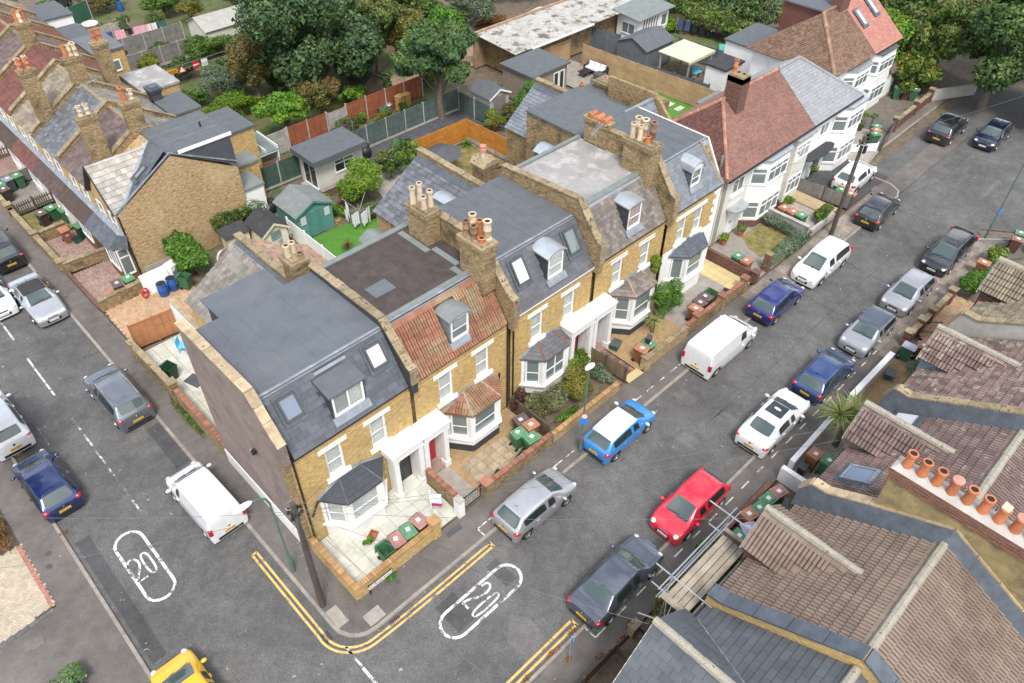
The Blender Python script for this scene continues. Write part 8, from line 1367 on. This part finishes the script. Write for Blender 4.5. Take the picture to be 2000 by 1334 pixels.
for a in [('open green bin with its lid hanging back, first in the corner yard row', 3.5, 2.2, G, 0, True), ('faded brown bin between open and closed green bins of the corner yard', 4.12, 2.2, PK, 0), ('closed green bin third in the corner yard row', 4.75, 2.2, G, 0), ('dusty pink lidded bin at the right end of the corner yard row', 5.4, 2.25, PK, .1),
 ('dark brown bin at the back of the slab yard group', 12.75, 3.3, D_, 1.5), ('orange brown bin beside the dark brown one in the slab yard', 12.85, 2.7, O_, 1.4), ('green bin on the slabs, left of two', 12.05, 2.75, G, 1.5), ('green bin on the slabs, nearer the wall of two', 12.3, 2.1, G, 1.4), ('orange brown bin standing in the gravel by the yellow wall end', 21.1, 2.35, O_, .1), ('green bin under a small black caddy on the gravel', 21.7, 2.35, G, .1),
 ('open green bin at the far end of the long red coped wall', 27.9, 2.5, G, 0, True), ('brown lidded bin next to the open green bin', 27.3, 2.5, D_, 0), ('brown bin with white sticker, middle of the long wall row', 26.65, 2.45, D_, 0), ('orange brown bin at the near end of the long wall row', 26.0, 2.3, O_, 0), ('green bin behind the dark red party wall', 32.05, 3.4, G, 1.5), ('pink brown bin behind the dark red party wall', 32.0, 2.75, O_, 1.5),
 ('brown bin at the back beside the pebble garden', 38.9, 4.3, O_, 1.5), ('orange brown bin in the middle beside the pebble garden', 38.9, 3.65, O_, 1.5), ('green bin at the front beside the pebble garden', 38.95, 3.0, G, 1.5), ('green bin between the white drive car and the timber fence', 43.8, 2.7, G, .1), ('brown bin at the drive pillar near the timber pole', 43.8, 2.05, O_, .1), ('bright green bin in front inside the grey boarded bin bay', 53.1, 4.85, G, .9), ('orange bin in the middle of the grey boarded bin bay', 53.7, 5.1, O_, .9), ('green bin at the back of the grey boarded bin bay', 54.3, 5.4, G, .9), ('green bin left of three under the far trees', 62.2, 7.3, G, .5), ('brown bin middle of three under the far trees', 62.6, 6.75, B_, .5), ('green bin right of three under the far trees', 62.9, 6.2, G, .5),
 ('green bin numbered fifty one with a lavender lid by the white wall end', 31.9, -7.75, (m_green, m_lavl), .1, False, False, '51'), ('brown bin beside the bin numbered fifty one', 32.5, -8.3, O_, .2), ('brown bin by the cordyline pebble yard', 21.4, -8.0, O_, 1.5), ('green bin next to the brown one in the pebble yard', 21.5, -8.65, G, 1.5), ('faded pink lidded bin at the far end of the near bin row', 18.2, -7.95, PK, 1.4), ('green bin second from the far end of the near bin row', 17.5, -7.85, G, 1.4), ('green bin third from the far end of the near bin row', 16.85, -7.85, G, 1.5), ('orange brown bin in the middle of the near bin row', 16.2, -7.7, O_, 1.5), ('black bin with a tilted lavender lid in the near bin row', 15.55, -8.1, (m_black, m_lavl), 1.1), ('dark green bin beneath the scaffold tube', 14.85, -8.0, (m_greend, m_greenl), 1.5),
 ('green bin by the far junction lamp post', 47.5, -8.0, GD, .2), ('brown bin by the far junction lamp post', 46.7, -8.1, B_, .2), ('brown bin at the wall by the dense hedge bush', 42.6, -7.55, O_, .1), ('green bin half hidden behind the dense hedge bush', 42.3, -8.5, G, .2),
 ('dark brown bin on the grass by the picket fence', 2.5, 38.0, D_, .2), ('green bin in the middle of the grass front yard', 3.2, 38.2, G, .2), ('green bin under the porch roof edge of the grass yard', 3.75, 37.4, G, .1), ('orange brown bin numbered twenty three against the brick divider', 2.85, 35.1, O_, 0, False, False, '23'), ('dark green bin numbered eleven by the porch roof', 3.75, 34.9, GD, .1, False, False, '11'), ('green bin against the low wall of the end house yard', 3.65, 27.45, G, 0), ('dark brown bin beside the green one in the end house yard', 2.95, 27.4, D_, 0), ('open green bin by the laurel hedge and blue barrels', 6.15, 25.4, G, .6, True), ('open dark green bin on the pale side patio', 1.95, 18.9, GD, .3, True), ('brown bin at the left edge in the bare front yard', 1.8, 42.7, D_, .1), ('green lidded bin at the left edge in the bare front yard', 1.8, 43.5, G, .1), ('green bin by the grey board fence of the row houses', 3.05, 43.95, G, .2), ('grey lidded bin by the grey board fence of the row houses', 2.4, 43.9, (m_dgrey, m_lead), .2)]:
    wbin(a[0], a[1], a[2], *a[3], a[4]+Rr()*.5, a[5] if len(a) > 5 else False, a[6] if len(a) > 6 else True, a[7] if len(a) > 7 else None)
def box(label, x, y, mat, lid=None, rz=0, z=0, s=1., name='recycling_box', h=.36):
    t = thing(name, label, 'box', (x, y, z), rz, 'recycling boxes and caddies'); b = MB(); w, d = .27*s, .2*s
    b.add([(sx*w*.85, sy*d*.85, 0) for sx, sy in ((-1, -1), (1, -1), (1, 1), (-1, 1))]+[(sx*w, sy*d, h) for sx, sy in ((-1, -1), (1, -1), (1, 1), (-1, 1))]+[(sx*w*.9, sy*d*.88, h) for sx, sy in ((-1, -1), (1, -1), (1, 1), (-1, 1))]+[(sx*w*.8, sy*d*.8, .04) for sx, sy in ((-1, -1), (1, -1), (1, 1), (-1, 1))], [(3, 2, 1, 0)]+[(i, (i+1) % 4, 4+(i+1) % 4, 4+i) for i in range(4)]+[(4+i, 4+(i+1) % 4, 8+(i+1) % 4, 8+i) for i in range(4)]+[(8+i, 8+(i+1) % 4, 12+(i+1) % 4, 12+i) for i in range(4)]+[(12, 13, 14, 15)])
    ob('body', b, mat, t); ob('rim', MB().box(-w*1.04, w*1.04, -d*1.05, -d*.96, h-.04, h+.005).box(-w*1.04, w*1.04, d*.96, d*1.05, h-.04, h+.005), mat, t)
    if lid: ob('lid', MB().box(-w*1.06, w*1.06, -d*1.06, d*1.06, h+.008, h+.05), lid, t)
box('open teal box at the wall below the two green bins', 11.55, 2.0, m_teal, rz=.2); box('open teal box by the brick corner pier of the slab yard', 10.0, 1.98, m_teal, rz=.4); box('teal box with dark lid in front of the fourth bay', 20.95, 3.95, m_teal, m_dgrey, .3, s=1.2); box('teal box with black lid on the concrete yard', 29.2, 2.2, m_teal, m_black, .3, s=1.2); box('teal box with grey lid on the golden gravel', 29.95, -7.85, m_teal, m_dgrey, .2, s=1.2); box('black food caddy standing on the green bin in the gravel', 21.7, 2.35, m_black, m_dgrey, .3, 1.06, .7, 'food_caddy'); box('black box behind the white wall by the brown bin', 20.75, -7.9, m_black, m_dgrey, .1, s=.9, h=.5); box('teal box on the grass by the low wall', 1.75, 36.9, m_teal, rz=.2); box('teal caddy beside the bin numbered twenty three', 3.25, 34.6, m_teal, m_black, .2, s=.9); box('slate lidded box by the square brick piers', 33.0, -7.75, m_teal, m_dgrey, .4); box('small clay planter trough under the corner bay', 3.75, 3.55, m_pot, None, .5, s=.9, h=.2, name='planter'); box('orange tub box by the herringbone yard wall', 2.35, 27.4, m_orange, m_orangel, .1, s=1.1, h=.6)
# ---------------------------------------------------------------- poles, lamps, signs, wires
def pole(label, x, y, h, lean=(0, 0)):
    t = thing('telegraph_pole', label, 'pole', (x, y, 0), 0, 'timber telegraph poles'); ob('pole', MB().tube([(0, 0, -.2), (lean[0], lean[1], h)], [.15, .1], 12), m_pole, t, smooth=50)
    for k in range(10): z = 2.6+k*(h-3.4)/9; ob('step_iron', MB().tube([(-.22 if k % 2 else 0, 0, z), (0 if k % 2 else .22, 0, z)], .012, 5), m_steel, t)
    ob('ring_bracket', MB().lathe([(.2, h-.5), (.22, h-.46), (.2, h-.42)], n=12, caps=False), m_steel, t)
    for k in range(9): a = k*.7; ob('insulator', MB().lathe([(.04, 0), (.06, .1), (.03, .16)], (.24*math.cos(a)+lean[0], .24*math.sin(a)+lean[1], h-.6+rnd.uniform(-.2, .2)), 8), m_black, t)
    ob('junction_box', MB().box(-.13, .13, -.26, -.12, h-1.0, h-.55), m_black, t); ob('cable_guard', MB().box(.09, .15, -.05, .05, 0, 2.6), m_conc, t)
pole('timber telegraph pole full of wires on the corner pavement', .29, 2.4, 7.6, (0, -.3)); pole('timber telegraph pole beside the sage hedge and the white people carrier', 39.8, 1.0, 7.2, (.1, .1))
def lamp(label, x, y, h, arm=None, head=m_lamp):
    t = thing('street_lamp', label, 'street lamp', (x, y, 0), 0, 'green street lamps'); ob('base_column', MB().tube([(0, 0, -.1), (0, 0, 1.1), (0, 0, 1.25)], [.09, .085, .055], 10), m_lamp, t)
    if arm: p = [(0, 0, 1.2), (0, 0, h-.7), (arm*.1, 0, h-.3), (arm*.35, 0, h-.05), (arm*.7, 0, h)]
    else: p = [(0, 0, 1.2), (0, 0, h)]
    ob('column', MB().tube(p, .045, 10), m_lamp, t, smooth=60); hx = arm or .05
    ob('lantern', MB().ball((hx, 0, h+.05), (.42 if arm else .3, .15, .09), nu=12, nv=6), m_upvc, t, smooth=True); ob('lens', MB().ball((hx, 0, h-.01), (.3, .11, .06), nu=10, nv=6), m_skyw, t, smooth=True); return t
lamp('green street lamp with a curved arm at the corner', .29, 4.57, 5.7, -1.0); l2 = lamp('straight green street lamp with signs beside the bright blue hatchback', 14.01, .38, 5.9); l3 = lamp('green lamp post by the junction at the right edge', 47.03, -6.33, 7.5)
def disc(par, x, z, r, mats, rot, y=-.08): 
    s = ob('sign_disc', MB().lathe([(r, -.01), (r, .01)], n=20, axis='y'), mats[0], par, (x, y, z), rot); 
    if len(mats) > 1: ob('sign_face', MB().lathe([(r*.78, -.016), (r*.78, -.011)], n=20, axis='y'), mats[1], s)
    return s
s = disc(l2, -.05, 2.75, .17, (m_redp, m_upvc), rad(-50)); text('20', .16, m_black, s, (0, -.018, 0), (rad(90), 0, 0), 'sign_number'); ob('blue_sign', MB().box(-.19, .19, -.012, .012, -.2, .2), m_signb, l2, (-.05, -.07, 2.35), rad(-50)); ob('blue_sign', MB().box(-.14, .14, -.012, .012, -.16, .16), m_signb, l3, (0, -.08, 2.1), rad(-30))
t = thing('parking_sign', 'small blue sign on a short grey post by the yellow lines', 'sign', (5.93, -6.33, 0), .3); ob('post', MB().tube([(0, 0, 0), (0, 0, 2.05)], .035, 8), m_steel, t); s = ob('sign_plate', MB().box(-.2, .2, -.012, .012, -.17, .17), m_signb, t, (0, -.05, 1.9), rad(20)); text('P', .2, m_upvc, s, (-.05, -.015, 0), (rad(90), 0, 0), 'sign_letter')
t = thing('street_name_plate', 'white street name plate on short black legs before the brick wall', 'sign', (2.57, 1.37, 0), 0); pl = ob('plate', MB().box(-.6, .6, -.012, .012, .42, .66), m_upvc, t); ob('plate_border', MB().box(-.62, .62, -.008, .016, .4, .42).box(-.62, .62, -.008, .016, .66, .68), m_black, t); text('GAYFORD ROAD', .15, m_black, pl, (0, -.014, .54), (rad(90), 0, 0), 'street_name')
for sx in (-.55, .55): ob('leg', MB().box(sx-.03, sx+.03, .0, .05, 0, .7), m_black, t)
t = thing('estate_agent_board', 'white and magenta agents board leaning in the corner patio', 'sign', (6.35, 2.55, 0), .7); ob('post', MB().box(-.03, .03, -.03, .03, 0, 2.0), m_upvc, t); ob('board', MB().box(-.02, .02, -.5, .0, 1.1, 1.75), m_upvc, t); ob('board_stripe', MB().box(-.024, .024, -.5, .0, .9, 1.1), m_pink, t)
t = thing('iron_gate', 'black iron gate between white pier and brick wall', 'gate', (7.62, 1.78, 0), 0); ob('gate_frame', MB().box(0, 1.05, -.02, .02, .1, .15).box(0, 1.05, -.02, .02, .9, .94).box(0, .04, -.02, .02, .1, 1.0).box(1.01, 1.05, -.02, .02, .1, 1.0), m_black, t)
for k in range(9): ob('bar', MB().tube([(.1+k*.105, 0, .12), (.1+k*.105, 0, .98)], .009, 5), m_black, t)
t = thing('scroll_gate', 'open white and dark scroll gate lying over the tan block drive', 'gate', (35.3, -8.2, 0), 2.3); ob('gate_frame', MB().box(0, 1.1, -.02, .02, .1, .14).box(0, 1.1, -.02, .02, .86, .9), m_black, t)
for k in range(8): ob('bar', MB().tube([(.05+k*.14, 0, .12), (.05+k*.14, 0, .9)], .01, 5), m_black, t)
def wire(label, p, q, sag=.4, r=.008):
    p, q = Vector(p), Vector(q); tag(ob('overhead_wire', MB().tube([p+(q-p)*k/10-Vector((0, 0, sag*4*(k/10)*(1-k/10))) for k in range(11)], r, 5), m_wire), label, 'wire', 'overhead wires from the poles')
C0 = (.29, 2.1, 7.1)
for l, q, s in [('wire from the corner pole across the road to the slate gable', (6.3, -9.2, 6.6), .25), ('wire from the corner pole to the scaffolded tiled house', (12.6, -9.3, 6.2), .3), ('wire from the corner pole over the red car to the white wall house', (20, -9.4, 5.6), .4), ('wire from the corner pole to the small purple tiled gable', (19.2, -9.4, 5.2), .5), ('wire from the corner pole to the corner bay', (2.6, 4.95, 3.6), .1), ('wire from the corner pole along the brick front', (7.6, 4.9, 5.4), .2), ('wire from the corner pole over the white van to the west side', (-9, 12, 6), .4), ('second wire from the corner pole over the roundel', (-9, 9, 5.6), .4), ('wire from the corner pole down the side road past the yellow car', (-3.5, -6, 7.2), .3), ('second wire past the yellow car', (-1.8, -7, 7.4), .3), ('wire dropping toward the bottom edge of the photo', (1.2, -7, 7.2), .2)]: wire(l, C0, q, s)
for l, q in [('wire from the far pole to the red clay roof house', (35.5, 5.8, 4.7)), ('wire from the far pole to the last terrace house', (31, 5, 5.4)), ('wire from the far pole across to the olive tiled house', (33.5, -9.4, 6)), ('wire from the far pole over the black estate car', (44, -9.5, 5.4)), ('wire from the far pole to the grey half roof house', (46, 5.6, 4.8)), ('wire from the far pole toward the parking end', (66, -6, 6.5))]: wire(l, (39.9, 1.1, 6.7), q)
# ---------------------------------------------------------------- small things in the yards
def cyl(name, label, cat, x, y, prof, mat, z=0, n=16, rim=None, group=None):
    t = thing(name, label, cat, (x, y, z), 0, group); ob('body', MB().lathe(prof, n=n), mat, t, smooth=50)
    if rim: ob('rim', MB().lathe([(prof[-1][0]*.9, prof[-1][1]+.002), (prof[-1][0]*.9, prof[-1][1]+.006)], n=n), rim, t)  # on the barrels: a near-black disc across the whole top
    return t
bp = [(.27, 0), (.3, .1), (.3, .45), (.31, .47), (.3, .5), (.29, .88)]
cyl('blue_barrel', 'blue plastic barrel next to the leaning mattress', 'barrel', 4.85, 25.75, bp, m_blue, rim=m_hole, group='blue barrels'); cyl('blue_barrel', 'blue plastic barrel nearer the open green bin', 'barrel', 5.5, 25.85, bp, m_blue, rim=m_hole, group='blue barrels')
t = thing('mattress', 'stained white mattress leaning behind the blue barrels', 'mattress', (4.9, 26.3, 0), 0); ob('body', MB().prism([(-.85, 0, 0), (.75, 0, 0), (.75, .25, 1.25), (-.85, .25, 1.25)], (0, .2, .02)), m_gloss, t); ob('piping', MB().tube([(-.85, 0, .02), (-.85, .25, 1.25), (.75, .25, 1.25), (.75, 0, .02)], .025, 6), m_curt, t)
t = thing('white_cabinet', 'white appliance cabinet beside the laurel hedge', 'cabinet', (6.0, 26.5, 0), .3); ob('body', MB().box(-.3, .3, -.3, .3, 0, 1.3), m_upvc, t); ob('door', MB().box(-.26, .26, -.32, -.3, .1, 1.0), m_lead, t); ob('top_panel', MB().box(-.32, .32, -.32, .32, 1.3, 1.34), m_upvc, t)
t = thing('barrier_foot', 'red plastic frame propped by the mattress', 'barrier', (3.95, 26.15, 0), .4); b = MB(); b.tube([(.22*math.cos(a*.524), 0, .42+.32*math.sin(a*.524)) for a in range(13)], .05, 6); ob('frame', b, m_redp, t); ob('cross_bar', MB().box(-.2, .2, -.03, .03, .38, .46), m_redp, t)
t = thing('egg_chair', 'white woven egg chair in the yard behind the tiled extension', 'chair', (8.8, 25.3, 0), .3); b = MB()
for k in range(9): a = -1.2+k*.3; b.tube([(.55*math.sin(a)*math.cos(e*.35), -.2+.55*math.cos(a)*math.cos(e*.35), .95+.65*math.sin(e*.35)) for e in range(-4, 5)], .03, 5)
ob('woven_shell', b, m_gloss, t); ob('hoop', MB().tube([(.58*math.cos(k*.35), -.15, .95+.7*math.sin(k*.35)) for k in range(19)], .05, 6), m_pinkl, t); ob('cushion', MB().ball((0, 0, .6), (.4, .35, .15)), m_curt, t); ob('stand', MB().lathe([(.4, 0), (.38, .06), (.05, .1), (.05, .35)], n=14), m_black, t)
t = thing('rotary_airer', 'rotary washing line hung with white laundry on the lawn', 'washing line', (17.7, 23.5, 0), .5); ob('mast', MB().tube([(0, 0, 0), (0, 0, 1.7)], .025, 6), m_steel, t)
for k in range(4): a = k*math.pi/2; ob('arm', MB().tube([(0, 0, 1.15), (1.15*math.cos(a), 1.15*math.sin(a), 1.9)], .018, 5), m_steel, t)
def cloth(par, x0, x1, y, z1, h, mat, nm='laundry'):
    b = MB(); n = 8; P = [(x0+(x1-x0)*i/n, y+.04*math.sin(i*2.1)) for i in range(n+1)]
    for i in range(n): b.poly([(*P[i], z1-h), (*P[i+1], z1-h*(1+.04*math.sin(i))), (*P[i+1], z1), (*P[i], z1)])
    return ob(nm, b, mat, par, smooth=70)
m_wash = M('white_laundry', (.68, .7, .74), var=.06, fine=0)
for nm, x, y, rz in (('white shirt pegged on the left side of the rotary line', 17.2, 23.2, .3), ('white sheet pegged in the middle of the rotary line', 17.7, 22.9, .5), ('white towel pegged on the right side of the rotary line', 18.2, 23.1, .9), ('tall white cloth draped over the rotary line arm', 17.1, 23.9, 1.3)):
    t = thing('laundry', nm, 'laundry', (x, y, 0), rz, 'washing on the rotary line'); cloth(t, -.3, .3, 0, 1.35 if 'tall' not in nm else 1.8, .95, m_wash, 'cloth'); cloth(t, -.27, .25, .12, 1.3, .7, m_wash, 'fold')
def washline(label, p, q, items, h=1.5):
    a, L, r = frame2(p, q); t = thing('washing_line', label, 'washing line', (a.x, a.y, 0), r); ob('line', MB().tube([(0, 0, h), (L/2, 0, h-.1), (L, 0, h)], .012, 4), m_wire, t)
    for x in (0, L): ob('post', MB().tube([(x, 0, 0), (x, 0, h+.1)], .03, 6), m_steel, t)
    for k, (m, w, hh, l) in enumerate(items):
        x = L*(k+.5)/len(items); o = thing('laundry', l, 'laundry', (a.x+math.cos(r)*x, a.y+math.sin(r)*x, 0), r, 'washing on the garden lines'); cloth(o, -w/2, w/2, -.02, h-.06, hh, m, 'cloth'); ob('peg', MB().box(-w/2, -w/2+.03, -.04, .02, h-.1, h), m_woodp, o)
m_jean = M('denim', (.05, .09, .2)); m_blk = M('black_cloth', (.02, .02, .025)); m_purp = M('purple_cloth', (.13, .03, .17)); m_pk = M('pink_cloth', (.5, .05, .16)); m_grn = M('green_cloth', (.05, .13, .1))
def stripe():
    m = bpy.data.materials.new('striped_towel'); t, b = nodes(m); g = N(t, 'ShaderNodeTexCoord'); w = N(t, 'ShaderNodeTexWave', {'Vector': g.outputs['Object'], 'Scale': 3.2}, bands_direction='X'); t.links.new(mixc(t, ramp(t, w.outputs['Fac'], .45, .55), (.75, .7, .7), (.6, .06, .16)), b.inputs['Base Color']); return m
m_str = stripe()
washline('washing line across the far lawn by the ivy hedge', (59.6, 28.8), (62.6, 21.2), [(m_jean, .5, 1.0, 'dark jeans at the left end of the far line'), (m_jean, .5, .95, 'blue jeans second on the far line'), (m_blk, .5, 1.0, 'black trousers third on the far line'), (m_blk, .5, 1.0, 'black trousers fourth on the far line'), (m_blk, .5, .95, 'black leggings fifth on the far line'), (m_purp, .6, .7, 'purple top on the far line'), (m_grn, .6, .8, 'green top on the far line'), (m_wash, .8, .45, 'small white cloths on the far line'), (m_blk, .6, .8, 'dark shirt right of the white cloths'), (m_pk, .8, .6, 'pink cloth on the far line'), (m_blk, .6, .7, 'black shirt at the right end of the far line')])
washline('washing line with striped towels in the top left garden', (17.6, 63.2), (23.4, 62.2), [(m_jean, .7, .9, 'jeans beside the striped towel'), (m_str, .9, .8, 'small red striped towel'), (m_blk, .5, .6, 'dark cloth between the striped towels'), (m_str, 1.9, .85, 'long red striped towel'), (m_wash, .9, .8, 'white cloth right of the long striped towel'), (m_grn, .8, .8, 'green cloth at the right end of the striped towel line')]); washline('sloping line of pale washing behind the garden room roof', (18.3, 32.6), (24.3, 33.4), [(m_jean, .8, .5, 'blue washing behind the garden room roof'), (m_wash, .8, .5, 'white washing behind the garden room roof'), (m_wash, .6, .5, 'pale washing next to the purple cloth'), (m_purp, .5, .4, 'purple cloth behind the garden room roof')])
t = thing('hanging_sign_line', 'double wire across the back garden with road signs on it', 'wire', (17.2, 51.2, 0), 0); ob('line', MB().tube([(-1, 0, 1.7), (7, -.3, 1.9)], .015, 4).tube([(-1, 0, 1.35), (7, -.3, 1.5)], .015, 4), m_woodp, t)
def rs(name, label, x, body): t = thing(name, label, 'road sign', (x, 51.05, 1.45), 0, 'old road signs hung in the garden'); ob('plate', body[0], body[1], t); ob('mark', body[2], body[3], t); ob('hook', MB().tube([(0, .01, .1), (0, .03, .35)], .01, 4), m_steel, t)
m_or = M('orange_sign', (.7, .3, .01), var=.1, fine=0)
rs('no_entry_sign', 'round red no entry sign hung on the garden wires', 20.6, (MB().lathe([(.36, -.01), (.36, .01)], n=20, axis='y'), m_redp, MB().box(-.26, .26, -.02, -.011, -.06, .06), m_upvc)); rs('warning_triangle_sign', 'white and red triangle sign hung on the garden wires', 19.3, (MB().prism([(-.38, 0, -.3), (.38, 0, -.3), (0, 0, .36)], (0, .02, 0)), m_redp, MB().prism([(-.25, -.011, -.23), (.25, -.011, -.23), (0, -.011, .2)], (0, .009, 0)), m_upvc)); rs('diversion_sign', 'orange rectangular sign hung on the garden wires', 18.3, (MB().box(-.6, .6, -.01, .01, -.16, .22), m_or, MB().box(-.5, .5, -.02, -.011, .04, .08).box(-.5, .5, -.02, -.011, -.06, -.02), m_brown)); rs('blank_sign', 'white square sign at the right end of the garden wires', 21.4, (MB().box(-.28, .28, -.01, .01, -.3, .3), m_upvc, MB().box(-.2, .2, -.02, -.011, -.2, -.16), m_lead)); rs('blank_sign', 'white square sign below the orange one', 18.1, (MB().box(-.36, .36, -.01, .01, -.75, -.25), m_upvc, MB().box(-.2, .2, -.02, -.011, -.5, -.46), m_lead))
def sofa(label, x, y, rz, w, frame, cush):
    t = thing('rattan_sofa', label, 'sofa', (x, y, 0), rz, 'garden seats'); ob('frame', MB().box(-w/2, w/2, -.4, .4, 0, .36).box(-w/2, w/2, .3, .45, .36, .75).box(-w/2, -w/2+.14, -.4, .3, .36, .6).box(w/2-.14, w/2, -.4, .3, .36, .6), frame, t); n = max(1, int(w/.7))
    for k in range(n): a = -w/2+.16+(w-.32)*k/n; ob('cushion', MB().box(a+.01, a+(w-.32)/n-.01, -.38, .28, .36, .48), cush, t); ob('back_cushion', MB().prism([(a+.03, .26, .48), (a+(w-.32)/n-.03, .26, .48), (a+(w-.32)/n-.05, .32, .85), (a+.05, .32, .85)], (0, -.12, 0)), cush, t)
sofa('black rattan sofa with white cushions against the natural fence', 47.1, 28.3, -1.5, 2.2, m_black, m_wash); sofa('cream garden sofa by the fence corner', 45.3, 31.1, .1, 1.6, m_gloss, m_curt)
def tbl(name, label, x, y, top, mat, w=.5, h=.4): t = thing(name, label, 'table', (x, y, 0), 0, 'garden tables'); ob('top', top, mat, t, (0, 0, h)); [ob('leg', MB().box(sx*w-.03, sx*w+.03, sy*w*.6-.03, sy*w*.6+.03, 0, h), mat, t) for sx in (-.8, .8) for sy in (-.8, .8)]
tbl('rattan_table', 'low black rattan table before the white cushioned sofa', 46.0, 28.6, MB().box(-.55, .55, -.4, .4, 0, .06), m_black); tbl('storage_ottoman', 'grey square ottoman at the end of the rattan sofa', 46.5, 27.3, MB().box(-.45, .45, -.45, .45, 0, .1), m_dgrey); tbl('round_table', 'round white table on the tan patio by the dark green fence', 18.3, 68.3, MB().lathe([(.75, 0), (.75, .05)], n=20), m_upvc, .4, .7)
def chair(label, x, y, rz, mat): t = thing('garden_chair', label, 'chair', (x, y, 0), rz, 'patio chairs'); ob('seat', MB().box(-.24, .24, -.24, .24, .42, .46), mat, t); ob('backrest', MB().box(-.24, .24, .22, .26, .46, .95), mat, t); [ob('leg', MB().box(sx*.2-.02, sx*.2+.02, sy*.2-.02, sy*.2+.02, 0, .42), mat, t) for sx in (-1, 1) for sy in (-1, 1)]
chair('dark garden chair left of the round white table', 17.4, 67.6, .5, m_dgrey); chair('dark garden chair below the round white table', 18.6, 67.0, 2.8, m_dgrey); chair('dark garden chair near the fence corner of the tan patio', 19.3, 67.2, 1.5, m_dgrey); chair('wooden slatted armchair alone on the tan patio', 20.3, 66.8, .2, m_wood); chair('pale blue folding chair on the side patio by the gable end', 3.4, 20.4, .8, M('pale_blue', (.12, .45, .7)))
t = thing('parasol', 'folded dark grey awning over the small patio by the orange fence', 'parasol', (26.0, 24.6, 0), 0); ob('pole', MB().tube([(0, 0, 0), (0, 0, 2.2)], .03, 6), m_black, t); ob('canopy', MB().add([(0, 0, 2.3)]+[(1.5*math.cos(k*1.047), 1.5*math.sin(k*1.047), 1.75) for k in range(6)], [(0, k+1, (k+1) % 6+1) for k in range(6)]), m_dgrey, t)
for n_, l, x, y, s_ in (('rubbish_bag', 'black rubbish bags heaped behind the sage shed', 14.2, 29.0, 1.0), ('covered_barbecue', 'black covered barbecue beside the garden room', 23.3, 30.5, 1.1)): t = thing(n_, l, 'bag' if 'bag' in n_ else 'barbecue', (x, y, 0), 0); ob('body', MB().ball((0, 0, .4*s_), (.45*s_, .4*s_, .45*s_)), m_black, t, smooth=True); ob('top_fold', MB().ball((.15, .1, .8*s_), (.3*s_, .25*s_, .2*s_)), m_black, t, smooth=True)
for k, (l, x, y, h) in enumerate((('tall yellow box hive by the red fence', 30.0, 34.8, 1.15), ('shorter yellow box hive by the red fence', 30.8, 35.0, 1.0))): t = thing('box_hive', l, 'hive', (x, y, 0), .2, 'box hives by the red fence'); ob('body', MB().box(-.3, .3, -.25, .25, 0, h), M('honey_wood%d' % k, (.5, .3, .09)), t); ob('lid', MB().box(-.34, .34, -.29, .29, h, h+.08), bpy.data.materials['honey_wood0'], t)
cyl('metal_dustbin', 'shiny metal dustbin beside the box hives', 'dustbin', 29.0, 35.0, [(.22, 0), (.26, .7), (.28, .72), (.2, .8)], m_steel)
for l, x, y, m in (('clay pot with small plant by the white front door', 33.6, 5.4, l_lime), ('clay pot with leafy plant at the bay corner of the white house', 35.3, 5.2, l_mid), ('dark bowl planter on the far drive', 54.6, 6.7, l_olive), ('clay pot with tall grass by the far bay', 56.2, 8.0, l_olive), ('grey urn planter on the far drive', 56.4, 6.5, l_mid), ('small bay tree in a pot by the far double door', 44.5, 5.3, l_mid)):
    t = cyl('plant_pot', l, 'plant pot', x, y, [(.16, 0), (.25, .35), (.27, .38), (.22, .4)], m_pot if 'clay' in l else m_dgrey, group='potted plants'); ob('foliage', leafmesh('foliage', [(0, 0, .62 if 'tree' not in l else 1.3, .32, .32, .3)], 260, .07, m), parent=t); ob('stem', MB().tube([(0, 0, .3), (0, 0, .6 if 'tree' not in l else 1.2)], .02, 5), m_bark, t)
t = thing('yellow_bag', 'yellow sack behind the near bins', 'sack', (16.6, -8.5, 0), .4); ob('body', MB().ball((0, 0, .3), (.5, .22, .3)), M('yellow_sack', (.6, .45, .01)), t, smooth=True); ob('fold', MB().ball((.3, 0, .5), (.2, .15, .15)), bpy.data.materials['yellow_sack'], t, smooth=True)
t = thing('doormat', 'dark rubber mat on the pale side patio', 'mat', (2.7, 17.9, .02), .3); ob('mat', MB().box(-.35, .35, -.5, .5, 0, .02), m_dgrey, t); ob('edge', MB().box(-.37, .37, -.52, -.5, 0, .025), m_black, t)
t = thing('green_tarp', 'green tarpaulin bench at the end of the far lawn', 'tarpaulin', (58.6, 22.6, 0), .6); ob('cover', MB().prism([(-.9, -.4, 0), (.9, -.4, 0), (.8, -.3, .8), (-.8, -.3, .8)], (0, .7, 0)), M('tarp_green', (.06, .35, .26)), t); ob('hem', MB().box(-.92, .92, -.43, -.4, 0, .1), bpy.data.materials['tarp_green'], t)
t = thing('water_butt', 'blue water butt at the top edge of the back gardens', 'barrel', (22.6, 71.5, 0), 0); ob('body', MB().lathe(bp, n=14), m_blue, t); ob('lid', MB().lathe([(.31, .88), (.28, .93)], n=14), m_blue, t)
t = thing('security_light', 'small black floodlight on the pebbledash gable', 'light', (1.27, 7.3, 4.9), 0); ob('body', MB().box(-.18, 0, -.1, .1, -.08, .1), m_black, t); ob('sensor', MB().ball((-.12, .14, .0), .06), m_upvc, t)
